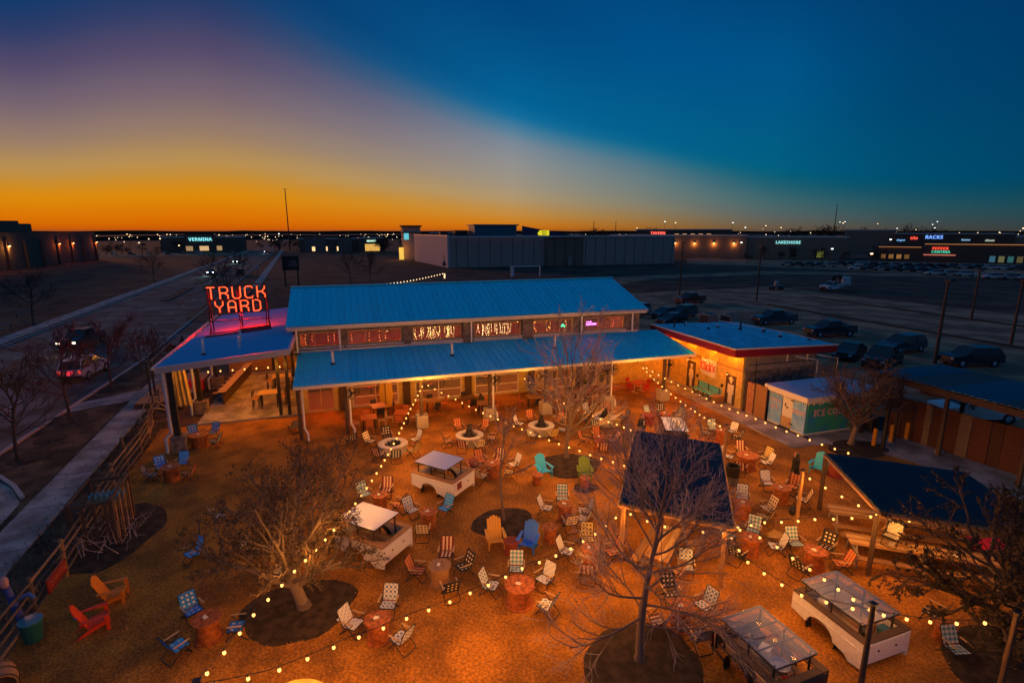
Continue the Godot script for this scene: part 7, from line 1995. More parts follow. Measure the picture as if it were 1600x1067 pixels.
# faces local +z; joints in metres for a 1.74 m figure
func person(label: String, at: Vector3, turn: float, long_coat: bool, top: Material, legs: Material, hair: Material, long_hair: bool, stride: float) -> void:
	var skin := mat(0.42, 0.22, 0.14, 0.6)
	var o := thing("person", label, "person", at, turn)
	var hipL := Vector3(0.09, 0.92, 0); var hipR := Vector3(-0.09, 0.92, 0)
	var knL := Vector3(0.1, 0.5, 0.05 + stride * 0.5); var knR := Vector3(-0.1, 0.5, 0.03 - stride * 0.2)
	var anL := Vector3(0.1, 0.09, stride); var anR := Vector3(-0.1, 0.09, -stride)
	var shL := Vector3(0.18, 1.42, 0); var shR := Vector3(-0.18, 1.42, 0)
	var elL := Vector3(0.26, 1.14, -0.04); var elR := Vector3(-0.26, 1.14, -0.03)
	var wrL := Vector3(0.27, 0.9, 0.05); var wrR := Vector3(-0.27, 0.9, 0.06)
	var neck := Vector3(0, 1.48, -0.01)
	var head := Vector3(0, 1.62, 0.02)
	var body := [[Vector3(0, 0.98, 0), Vector3(0, 1.16, 0), 0.125, 0.12], [Vector3(0, 1.16, 0), Vector3(0, 1.38, 0), 0.125, 0.13], [shL, shR, 0.075, 0.075], [neck - Vector3(0, 0.05, 0), neck + Vector3(0, 0.06, 0.01), 0.06, 0.055],
		[hipL, knL, 0.085, 0.058], [hipR, knR, 0.085, 0.058], [knL, anL, 0.055, 0.038], [knR, anR, 0.055, 0.038], [anL - Vector3(0, 0.04, 0), anL + Vector3(0.01, -0.055, 0.15), 0.04, 0.032], [anR - Vector3(0, 0.04, 0), anR + Vector3(-0.01, -0.055, 0.15), 0.04, 0.032],
		[shL, elL, 0.05, 0.04], [shR, elR, 0.05, 0.04], [elL, wrL, 0.04, 0.027], [elR, wrR, 0.04, 0.027],
		[head, head + Vector3(0, 0.05, -0.01), 0.078, 0.088], [head - Vector3(0, 0.03, -0.02), head - Vector3(0, 0.07, -0.04), 0.066, 0.045]]
	add_mesh(o, "body", body, 0.022, skin)
	var face := [[head, head + Vector3(0, 0.045, -0.01), 0.078, 0.088], [head - Vector3(0, 0.03, -0.02), head - Vector3(0, 0.068, -0.04), 0.066, 0.044], [head + Vector3(0, 0.01, 0.085), head + Vector3(0, -0.025, 0.108), 0.011, 0.016],
		[head + Vector3(0.08, 0.0, -0.01), head + Vector3(0.085, -0.04, 0.0), 0.016, 0.012], [head + Vector3(-0.08, 0.0, -0.01), head + Vector3(-0.085, -0.04, 0.0), 0.016, 0.012], [head + Vector3(0.03, 0.035, 0.072), head + Vector3(-0.03, 0.035, 0.072), 0.016, 0.016],
		[head + Vector3(0.018, -0.062, 0.078), head + Vector3(-0.018, -0.062, 0.078), 0.011, 0.011]]
	add_mesh(o, "head", face, 0.008, skin, 0.016)
	var ey := MB.new()
	for s in [-1.0, 1.0]: ey.ball(head + Vector3(0.032 * s, 0.014, 0.082), Vector3(0.013, 0.009, 0.008), 8, 6)
	obj("eyes", ey.mesh(), M.black, o)
	for s in [1.0, -1.0]:
		var wr := wrL if s > 0 else wrR
		add_mesh(o, "hand", hand_bones(wr, Vector3(0.02 * s, -1, 0.25), Vector3(0, 0.2, 1)), 0.0055, skin, 0.006)
	if long_coat:
		add_mesh(o, "coat", [[Vector3(0, 1.36, 0), Vector3(0, 1.05, 0), 0.165, 0.16], [Vector3(0, 1.05, 0), Vector3(0, 0.62, -0.01), 0.165, 0.21], [shL, shR, 0.092, 0.092], [shL, elL, 0.075, 0.07], [shR, elR, 0.075, 0.07], [elL, wrL + Vector3(0, 0.03, 0), 0.068, 0.06], [elR, wrR + Vector3(0, 0.03, 0), 0.068, 0.06], [neck, neck - Vector3(0, 0.05, 0), 0.08, 0.09]], 0.022, top)
	else:
		add_mesh(o, "jacket", [[Vector3(0, 1.36, 0), Vector3(0, 1.1, 0), 0.155, 0.155], [Vector3(0, 1.1, 0), Vector3(0, 0.93, 0), 0.155, 0.155], [shL, shR, 0.092, 0.092], [shL, elL, 0.075, 0.066], [shR, elR, 0.075, 0.066], [elL, wrL + Vector3(0, 0.03, 0), 0.062, 0.05], [elR, wrR + Vector3(0, 0.03, 0), 0.062, 0.05]], 0.022, top)
		obj("shirt", MB.new().ball(Vector3(0, 1.24, 0.148), Vector3(0.04, 0.18, 0.022), 10, 8).mesh(), M.white, o)
	add_mesh(o, "trousers", [[Vector3(0, 0.94, 0), Vector3(0, 0.88, 0), 0.145, 0.14], [hipL, knL, 0.1, 0.076], [hipR, knR, 0.1, 0.076], [knL, anL + Vector3(0, 0.02, 0), 0.074, 0.06], [knR, anR + Vector3(0, 0.02, 0), 0.074, 0.06]], 0.022, legs)
	for s in 2:
		var an := anL if s == 0 else anR
		add_mesh(o, "shoe", [[an - Vector3(0, 0.045, 0.03), an + Vector3(0, -0.052, 0.15), 0.05, 0.042], [an - Vector3(0, 0.02, 0.02), an + Vector3(0, -0.04, 0.05), 0.05, 0.045]], 0.016, M.black)
	var hb := [[head + Vector3(0, 0.05, -0.03), head + Vector3(0, 0.02, -0.05), 0.094, 0.088]]
	if long_hair: hb += [[head + Vector3(0, 0.02, -0.05), head + Vector3(0, -0.3, -0.09), 0.09, 0.075], [head + Vector3(0.06, 0.0, -0.02), head + Vector3(0.08, -0.2, 0.0), 0.04, 0.035], [head + Vector3(-0.06, 0.0, -0.02), head + Vector3(-0.08, -0.2, 0.0), 0.04, 0.035]]
	add_mesh(o, "hair", hb, 0.014, hair)

func people() -> void:
	var dark := mat(0.016, 0.016, 0.018, 0.75)
	person("person in dark jacket over white shirt and jeans standing behind the sloping shelter", p(15.9, 24.9), 0.35, false, dark, mat(0.13, 0.18, 0.26, 0.85), mat(0.16, 0.06, 0.03, 0.7), false, 0.04)
	person("person in long black coat with long dark hair walking past a spool table", p(20.0, 17.95), 3.9, true, mat(0.008, 0.008, 0.009, 0.8), dark, mat(0.02, 0.014, 0.012, 0.6), true, 0.2)
	person("person in white top half hidden behind the sloping shelter's left edge", p(14.75, 23.2), -0.9, false, mat(0.6, 0.55, 0.5, 0.8), dark, mat(0.1, 0.05, 0.03, 0.7), false, 0.1)

const ORD := ["first", "second", "third", "fourth", "fifth", "sixth", "seventh", "eighth", "ninth", "tenth", "eleventh", "twelfth", "thirteenth", "fourteenth"]

# ---------- vehicles: side profile lofted with tumblehome; faces local -z ----------
func car_loft(prof: Array, half: Array, close := true) -> MB:
	# prof: [z, y]; half: half width at each point
	var mb := MB.new()
	var n := prof.size()
	for i in n:
		var j := (i + 1) % n
		if j == 0 and not close: break
		var a: Vector2 = prof[i]; var b: Vector2 = prof[j]
		mb.quad(Vector3(-half[i], a.y, a.x), Vector3(-half[j], b.y, b.x), Vector3(half[j], b.y, b.x), Vector3(half[i], a.y, a.x))
	var pp := PackedVector2Array(prof)
	var id := Geometry2D.triangulate_polygon(pp)
	for s in [1.0, -1.0]:
		for k in range(0, id.size(), 3):
			var q := []
			for e in 3: q.append(Vector3(s * half[id[k + e]], pp[id[k + e]].y, pp[id[k + e]].x))
			var nn: Vector3 = (q[1] - q[0]).cross(q[2] - q[0])
			if nn.x * s < 0: mb.tri(q[0], q[2], q[1])
			else: mb.tri(q[0], q[1], q[2])
	return mb

func vehicle(nm: String, label: String, cat: String, at: Vector3, turn: float, paint: Material, kind: String, lights: int, grp := "") -> Node3D:
	# lights: 0 off, 1 headlights, 2 tail lights
	var c := thing(nm, label, cat, at, turn, grp)
	var L := 2.35
	var roof := 1.48
	var body: Array
	var cabin: Array
	match kind:
		"pickup":
			L = 2.8; roof = 1.86
			body = [Vector2(-L, 0.5), Vector2(-L, 0.98), Vector2(-L + 0.15, 1.1), Vector2(-1.2, 1.18), Vector2(-1.0, 1.2), Vector2(0.75, 1.2), Vector2(0.8, 1.22), Vector2(L, 1.22), Vector2(L, 0.5), Vector2(L - 0.5, 0.4), Vector2(-L + 0.4, 0.38)]
			cabin = [Vector2(-1.35, 1.18), Vector2(-0.62, 1.82), Vector2(-0.3, 1.87), Vector2(0.6, 1.86), Vector2(0.78, 1.78), Vector2(0.9, 1.2)]
		"suv":
			L = 2.4; roof = 1.74
			body = [Vector2(-L, 0.5), Vector2(-L, 0.9), Vector2(-L + 0.15, 1.02), Vector2(-1.15, 1.12), Vector2(-0.95, 1.14), Vector2(2.2, 1.14), Vector2(L, 1.05), Vector2(L, 0.48), Vector2(L - 0.5, 0.38), Vector2(-L + 0.4, 0.36)]
			cabin = [Vector2(-1.25, 1.1), Vector2(-0.55, 1.68), Vector2(-0.2, 1.74), Vector2(1.75, 1.72), Vector2(1.95, 1.66), Vector2(2.3, 1.12)]
		_:
			body = [Vector2(-L, 0.45), Vector2(-L, 0.72), Vector2(-L + 0.2, 0.84), Vector2(-1.1, 0.96), Vector2(-0.9, 0.98), Vector2(1.5, 1.0), Vector2(2.2, 1.0), Vector2(L, 0.9), Vector2(L, 0.45), Vector2(L - 0.5, 0.34), Vector2(-L + 0.4, 0.32)]
			cabin = [Vector2(-1.2, 0.94), Vector2(-0.4, 1.42), Vector2(0.0, 1.48), Vector2(0.8, 1.46), Vector2(1.1, 1.4), Vector2(1.85, 0.98)]
	var W := 0.98 if kind == "pickup" else 0.92
	var hb := []
	for q in body: hb.append(W if q.y < 0.95 else W - 0.06)
	for i in [0, 1, 7, 8]:
		if i < hb.size() and absf(body[i].x) > L - 0.05: hb[i] -= 0.08
	obj("body", car_loft(body, hb).mesh(), paint, c)
	var hc := []
	for q in cabin: hc.append(lerpf(W - 0.07, W - 0.24, clampf((q.y - 1.0) / (roof - 1.0), 0, 1)))
	obj("cabin_glass", car_loft(cabin, hc).mesh(), M.carglass, c)
	var rp := MB.new()
	rp.cbox(Vector3(0, roof + 0.005, (cabin[2].x + cabin[3].x) / 2), Vector3((W - 0.2) * 2, 0.05, absf(cabin[3].x - cabin[2].x) + 0.35), 0.02)
	obj("roof", rp.mesh(), paint, c)
	var pl := MB.new()
	for s in [-1.0, 1.0]:
		for e in [[cabin[0], cabin[1], hc[0], hc[1]], [cabin[4], cabin[5], hc[4], hc[5]]]:
			pl.tube([Vector3(s * (e[2] + 0.0), e[0].y, e[0].x), Vector3(s * e[3], e[1].y, e[1].x)], 0.04, 0.035, 4)
		pl.tube([Vector3(s * (W - 0.08), 1.1, (cabin[2].x + cabin[3].x) / 2 + 0.1), Vector3(s * (W - 0.22), roof, (cabin[2].x + cabin[3].x) / 2 + 0.1)], 0.045, 0.045, 4)
	obj("pillars", pl.mesh(), paint, c)
	if kind == "pickup":
		obj("bed_floor", MB.new().box(Vector3(0, 1.225, 1.85), Vector3(1.56, 0.01, 1.75)).mesh(), M.black, c)
		for s in [-1.0, 1.0]: obj("bed_rail", MB.new().cbox(Vector3(s * 0.86, 1.27, 1.85), Vector3(0.12, 0.1, 1.85), 0.02).mesh(), paint, c)
	for s in [-1.0, 1.0]:
		for z in [-L + 0.85, L - 0.95]:
			var r := 0.39 if kind != "sedan" else 0.33
			var t := Transform3D(Basis(Vector3(0, 0, 1), -PI / 2 * s), Vector3(s * (W - 0.1), r, z))
			var w := obj("wheel", MB.new().lathe([Vector2(r * 0.6, 0.12), Vector2(r * 0.95, 0.12), Vector2(r, 0.06), Vector2(r, -0.1), Vector2(r * 0.6, -0.12)], 16, t).mesh(), M.rubber, c)
			obj("rim", MB.new().lathe([Vector2(0.0, 0.105), Vector2(r * 0.2, 0.11), Vector2(r * 0.62, 0.075)], 12, t).mesh(), M.galv, w)
		obj("headlight", MB.new().cbox(Vector3(s * (W - 0.26), 0.84 if kind != "sedan" else 0.68, -L - 0.005), Vector3(0.3, 0.15, 0.08), 0.02).mesh(), (M.headlamp if lights == 1 else (M.headwarm if lights == 3 else M.galv)), c)
		obj("taillight", MB.new().cbox(Vector3(s * (W - 0.2), 0.92 if kind != "sedan" else 0.78, L), Vector3(0.2, 0.24 if kind != "sedan" else 0.13, 0.07), 0.02).mesh(), M.tail if lights == 2 else M.tail_off, c)
		obj("mirror", MB.new().cbox(Vector3(s * (W + 0.08), 1.12, cabin[0].x + 0.35), Vector3(0.2, 0.15, 0.1), 0.03).mesh(), M.black, c)
	obj("grille", MB.new().box(Vector3(0, 0.74, -L - 0.01), Vector3(0.95, 0.3, 0.05)).mesh(), M.black, c)
	obj("bumper", MB.new().cbox(Vector3(0, 0.5, -L - 0.04), Vector3(W * 1.85, 0.22, 0.16), 0.04).cbox(Vector3(0, 0.52, L + 0.03), Vector3(W * 1.85, 0.2, 0.14), 0.04).mesh(), M.steel, c)
	obj("license_plate", MB.new().box(Vector3(0, 0.72, L + 0.035), Vector3(0.3, 0.15, 0.02)).mesh(), M.white, c)
	if lights == 1 or lights == 3:
		for s in [-1.0, 1.0]:
			var sp := SpotLight3D.new()
			sp.name = "headlight_beam"
			sp.light_color = Color(0.62, 0.95, 0.95) if lights == 1 else Color(1.0, 0.8, 0.55)
			sp.light_energy = 9.0 if lights == 1 else 2.0
			sp.spot_angle = 32.0
			sp.spot_range = 40.0
			sp.spot_attenuation = 2.0
			sp.light_size = 0.08
			sp.shadow_enabled = true
			sp.position = Vector3(s * (W - 0.26), 0.84, -L - 0.12)
			sp.rotation = Vector3(-0.12, 0, 0)
			c.add_child(sp, true)
	elif lights == 2:
		omni(Vector3(0, 0.9, L + 0.25), Color(1.0, 0.04, 0.02), 0.12, 0.1, c, "tail_glow")
	return c

func vehicles() -> void:
	var dk := mat(0.02, 0.026, 0.032, 0.3, 0.1)
	var gr := mat(0.07, 0.08, 0.085, 0.3, 0.2)
	var wh := mat(0.55, 0.55, 0.54, 0.3)
	var rd := mat(0.16, 0.014, 0.014, 0.3)
	var bl := mat(0.03, 0.055, 0.08, 0.3, 0.1)
	var sv := mat(0.32, 0.33, 0.33, 0.3, 0.3)
	# on the street; oncoming ones face the camera
	vehicle("pickup_truck", "dark pickup with warm headlights coming down the street at the left", "pickup", p(-26.9, 66.5), PI - 0.12, gr, "pickup", 3)
	vehicle("car", "white estate car with tail lights driving away near the kerb", "car", p(-21.2, 52.0), -0.08 + 0.02, wh, "suv", 2)
	vehicle("car", "nearest of the distant oncoming cars, teal headlight pool on the road", "car", p(-34.8, 168), PI + 0.066 - 0.1, wh, "suv", 1, "oncoming cars")
	vehicle("car", "second distant oncoming car with bluish headlights", "car", p(-38.6, 228), PI, dk, "sedan", 1, "oncoming cars")
	vehicle("car", "farthest oncoming car with bluish headlights near the crossing", "car", p(-40.0, 330), PI, dk, "suv", 1, "oncoming cars")
	vehicle("pickup_truck", "dark parked pickup beside the pavement beyond the neon sign", "pickup", p(-26.6, 162), 0.07, dk, "pickup", 0)
	for q in [[-37.5, 315.0, "nearest"], [-42.0, 420.0, "second"], [-45.5, 428.0, "third"], [-47.0, 470.0, "farthest"]]:
		vehicle("car", "%s of the far cars showing red tail lights on the road" % q[2], "car", p(q[0], q[1]), 0.07, dk, "sedan", 2, "cars driving away")
	# in the lot behind the hall and restrooms
	var ws := [
		["pickup_truck", "red pickup with pale camper roof at the back of the lot", "pickup", 56.2, 75.2, 1.75, rd, "pickup"],
		["pickup_truck", "dark blue pickup farthest right of the annex roof vents", "pickup", 54.2, 54.6, 1.45, bl, "pickup"],
		["pickup_truck", "dark pickup parked just beyond the annex roof's far corner", "pickup", 54.0, 46.0, 1.4, dk, "pickup"],
		["car", "dark sedan with pale headlights between annex and carport", "car", 46.3, 37.0, 2.0, dk, "sedan"],
		["pickup_truck", "black off road truck left of the tall wooden pole", "truck", 46.6, 33.9, 1.95, dk, "pickup"],
		["car", "dark green car behind the black off road truck", "car", 54.0, 37.5, 1.6, bl, "suv"],
		["car", "black off road car standing alone right of the pole", "car", 54.2, 31.4, 1.3, dk, "suv"],
		["car", "white car roof showing over the sheet fence under the carport", "car", 38.5, 21.6, 1.2, wh, "suv"],
		["car", "blue car partly behind the roof of the carport", "car", 43.5, 26.5, 1.7, bl, "sedan"],
		["car", "dark car at the right edge beyond the carport roof", "car", 44.0, 21.5, 1.7, dk, "sedan"],
		["car", "blue car cut by the right edge behind the fence", "car", 38.0, 15.0, 1.4, bl, "sedan"],
		["car", "dark car nose to the annex roof, right of the gas pipe", "car", 40.5, 40.5, 1.9, dk, "sedan"],
		["car", "dark teal car left of the sedan with pale headlights", "car", 43.2, 39.8, 1.95, bl, "sedan"],
		["car", "red lit car hidden behind the annex roof vents", "car", 41.2, 50.2, 1.9, rd, "sedan"],
		["car", "pale car in the row behind the hall's right gable, left end", "car", 40.6, 66.5, 1.9, sv, "suv"],
		["car", "blue car in the row behind the hall's right gable, middle", "car", 43.4, 63.5, 1.9, bl, "sedan"],
		["car", "grey car in the row behind the hall's right gable, right end", "car", 46.0, 63.0, 1.9, gr, "suv"],
		["car", "dark car in front of the row behind the hall's right gable", "car", 41.0, 58.5, 1.9, dk, "sedan"]]
	for q in ws:
		vehicle(q[0], q[1], q[2], p(q[3], q[4], 0.0), q[5], q[6], q[7], 2 if q[1].begins_with("red lit") else 0, "vehicles in the gravel lot")
	# machinery boxes beside the red pickup
	for q in [[43.2, 54.0, "left"], [45.2, 52.6, "right"]]:
		var b := thing("cooling_unit", "%s of two tan cooling units behind the annex roof" % q[2], "cooling unit", p(q[0], q[1]), 0.3, "cooling units")
		obj("housing", MB.new().cbox(Vector3(0, 1.05, 0), Vector3(1.7, 1.9, 1.4), 0.03).mesh(), M.woodgrey, b)
		for k in 8: obj("louvre", MB.new().boxr(Vector3(-0.87, 0.4 + k * 0.19, 0), Vector3(0.03, 0.14, 1.2), Vector3(0, 0, 0.4)).mesh(), M.steel, b)
		obj("fan_guard", MB.new().lathe([Vector2(0.55, 2.0), Vector2(0.55, 2.08), Vector2(0.0, 2.09)], 14).mesh(), M.steel, b)
		obj("base", MB.new().box(Vector3(0, 0.06, 0), Vector3(1.9, 0.12, 1.6)).mesh(), M.kerb, b)
	# work truck across the lot with machinery on its bed
	var wt := vehicle("work_truck", "white work truck loaded with round machinery at the edge of the far field", "truck", p(97.0, 83.5), 1.75, wh, "pickup", 0)
	obj("machine", MB.new().cbox(Vector3(0, 1.9, 3.4), Vector3(2.2, 1.5, 2.6), 0.05).cbox(Vector3(0, 1.2, 2.8), Vector3(2.3, 0.4, 4.2), 0.04).mesh(), wh, wt)
	obj("reel", MB.new().lathe([Vector2(0.9, -0.5), Vector2(1.2, -0.5), Vector2(1.2, -0.35), Vector2(0.8, -0.3), Vector2(0.8, 0.3), Vector2(1.2, 0.35), Vector2(1.2, 0.5), Vector2(0.9, 0.5)], 18, Transform3D(Basis(Vector3(0, 0, 1), PI / 2), Vector3(-0.2, 2.0, 1.3))).mesh(), M.black, wt)
	for z in [3.0, 4.2]: obj("hose", MB.new().tube([Vector3(0.6, 2.6, z), Vector3(0.8, 3.2, z + 0.3), Vector3(0.2, 2.7, z + 0.6)], 0.06, 0.06, 6).mesh(), M.steel, wt)
	var tr := thing("flat_trailer", "low flat trailer left of the white work truck", "trailer", p(87.0, 88.0), 0.2)
	obj("deck", MB.new().cbox(Vector3(0, 0.7, 0), Vector3(5.0, 0.2, 2.0), 0.03).mesh(), M.steel, tr)
	for s in 4: obj("wheel", MB.new().lathe([Vector2(0.2, 0.1), Vector2(0.36, 0.1), Vector2(0.36, -0.1), Vector2(0.2, -0.1)], 12, Transform3D(Basis(Vector3.RIGHT, PI / 2), Vector3(0.5 if s & 1 else -0.5, 0.36, 1.0 if s & 2 else -1.0))).mesh(), M.rubber, tr)
	obj("tank", MB.new().lathe([Vector2(0.0, 0.8), Vector2(0.5, 0.8), Vector2(0.5, 1.7), Vector2(0.0, 1.85)], 12).mesh(), sv, tr)
	# far lots: small, one body each with its windows
	rng.seed = 19
	var proto: Node3D
	var rows := [[157.0, 127.0, 7, 0.0], [158.0, 104.0, 3, 0.0], [160.0, 91.0, 6, 0.0], [172.0, 146.0, 8, 0.0], [190.0, 128.0, 8, 0.0], [152.0, 150.0, 5, 0.0], [210.0, 112.0, 7, 0.0]]
	var rn := ["before the blue lettered store", "pale, mid lot", "in the right edge row", "in the second row", "before the restaurant", "by the tan store lamps", "right of the restaurant"]
	for r in rows.size():
		for i in rows[r][2]:
			var u: float = rows[r][0] + i * 1.9
			var w: float = rows[r][1] - i * 2.6
			_far_car("%s distant car from the left %s" % [ORD[i], rn[r]], p(u, w, 0.02), 0.9, [wh, sv, dk, dk, bl, gr][rng.randi() % 6] if r != 2 and r != 1 else [wh, sv][i % 2], "cars in the far lots")
	for i in 14:
		_far_car("%s distant parked car from the left before the low store" % ORD[i], p(-118.0 + i * 5.2, 322.0 + (i % 3) * 7.0, 0.02), 0.2, [sv, wh, dk, bl][i % 4], "cars before the low store")

var far_protos := {}
func _far_car(label: String, at: Vector3, turn: float, paint: Material, grp: String) -> void:
	if far_protos.has(paint):
		dup(far_protos[paint], at, turn, label, grp)
		return
	var c := thing("parked_car", label, "car", at, turn, grp)
	var body := [Vector2(-2.3, 0.4), Vector2(-2.3, 0.8), Vector2(-1.1, 0.98), Vector2(2.1, 1.0), Vector2(2.3, 0.9), Vector2(2.3, 0.4)]
	obj("body", car_loft(body, [0.85, 0.85, 0.86, 0.86, 0.85, 0.85]).mesh(), paint, c)
	obj("cabin_glass", car_loft([Vector2(-1.1, 0.96), Vector2(-0.4, 1.5), Vector2(1.3, 1.5), Vector2(1.9, 0.98)], [0.8, 0.66, 0.66, 0.8]).mesh(), M.carglass, c)
	obj("roof", MB.new().box(Vector3(0, 1.52, 0.45), Vector3(1.34, 0.05, 1.8)).mesh(), paint, c)
	for s in 4: obj("wheel", MB.new().lathe([Vector2(0.0, 0.1), Vector2(0.33, 0.1), Vector2(0.33, -0.1), Vector2(0.0, -0.1)], 10, Transform3D(Basis(Vector3(0, 0, 1), PI / 2), Vector3(0.8 if s & 1 else -0.8, 0.33, 1.4 if s & 2 else -1.4))).mesh(), M.rubber, c)
	far_protos[paint] = c

# ---------- what lies beyond ----------
# a box-shaped building: footprint corner, size along its own x and depth, turned
func block(label: String, at: Vector3, turn: float, w: float, d: float, h: float, m: Material, nm := "store_building") -> Node3D:
	var b := thing(nm, label, "building", at, turn)
	obj("wall", MB.new().box(Vector3(0, h / 2, -d / 2), Vector3(w, h, d)).mesh(), m, b)
	obj("parapet", MB.new().box(Vector3(0, h + 0.2, -0.15), Vector3(w + 0.3, 0.5, 0.35)).box(Vector3(0, h + 0.2, -d + 0.15), Vector3(w + 0.3, 0.5, 0.35)).box(Vector3(w / 2, h + 0.2, -d / 2), Vector3(0.35, 0.5, d - 0.4)).box(Vector3(-w / 2, h + 0.2, -d / 2), Vector3(0.35, 0.5, d - 0.4)).mesh(), M.trim if nm == "store_building" else m, b)
	return b

func lit_window(b: Node3D, at: Vector3, w: float, h: float, m: Material) -> void:
	var o := obj("window", MB.new().box(at, Vector3(w, h, 0.12)).mesh(), M.steel, b)
	obj("pane", MB.new().box(at + Vector3(0, 0, 0.07), Vector3(w - 0.3, h - 0.3, 0.03)).mesh(), m, o)

func sconce(label: String, at: Vector3, turn: float, e: float, c: Color, grp: String) -> void:
	var s := thing("wall_sconce", label, "lamp", at, turn, grp)
	obj("housing", MB.new().box(Vector3(0, 0, 0.12), Vector3(0.5, 0.5, 0.24)).mesh(), M.steel, s)
	obj("lens", MB.new().box(Vector3(0, -0.32, 0.28), Vector3(0.42, 0.16, 0.42)).mesh(), glow(c.r, c.g, c.b, 9.0), s)
	omni(Vector3(0, -0.75, 0.7), c, e, 0.2, s)

func mast_light(nm: String, label: String, at: Vector3, h: float, heads: int, m: Material, e: float, grp: String, r := 0.12) -> Node3D:
	var t := thing(nm, label, "street lamp", at, 0.0, grp)
	obj("pole", MB.new().tube([Vector3(0, 0, 0), Vector3(0, h, 0)], r, r * 0.6, 7).mesh(), M.wooddark, t)
	for k in heads:
		var s := (k - (heads - 1) / 2.0) * 1.6
		if heads > 1: obj("arm", MB.new().tube([Vector3(0, h - 0.1, 0), Vector3(s, h, 0)], 0.06, 0.05, 5).mesh(), M.steel, t)
		obj("lamp_head", MB.new().box(Vector3(s, h, 0.1), Vector3(0.7, 0.18, 0.5)).mesh(), M.steel, t)
		if e > 0.0:
			obj("lens", MB.new().ball(Vector3(s, h - 0.2, 0.1), Vector3(0.5, 0.3, 0.5) * 0.8).mesh(), m, t)
	return t

func far_tree(label: String, at: Vector3, h: float, sd: int, grp: String) -> void:
	var t := thing("distant_tree", label, "tree", at, 0.0, grp)
	rng.seed = sd
	obj("trunk", MB.new().tube([Vector3.ZERO, Vector3(0.2, h * 0.45, 0)], h * 0.035, h * 0.02, 6).mesh(), M.darkbark, t)
	var lf := MB.new()
	for k in 9:
		var c := Vector3(rng.randf_range(-0.3, 0.3), rng.randf_range(0.35, 0.85), rng.randf_range(-0.3, 0.3)) * h
		for i in 60:
			var q := c + Vector3(rng.randfn(), rng.randfn() * 0.8, rng.randfn()) * h * 0.09
			var s := h * rng.randf_range(0.02, 0.045)
			var bx := Basis.from_euler(Vector3(rng.randf() * 6, rng.randf() * 6, rng.randf() * 6))
			lf.col = Color(0.012, 0.012, 0.008).lerp(Color(0.045, 0.04, 0.022), rng.randf())
			lf.quad(q - bx.x * s, q - bx.y * s * 0.6, q + bx.x * s, q + bx.y * s * 0.6)
	obj("crown", lf.mesh(), M.leaf, t)

func lit_sign(parent: Node3D, txt: String, at: Vector3, cap: float, c: Color, e: float, rot := Vector3.ZERO) -> void:
	var o := obj("sign_letters", lettering(txt, cap, 0.12), glow(c.r, c.g, c.b, e), parent, at, rot)
	o.set_meta("label", "lit letters %s" % txt.to_lower())

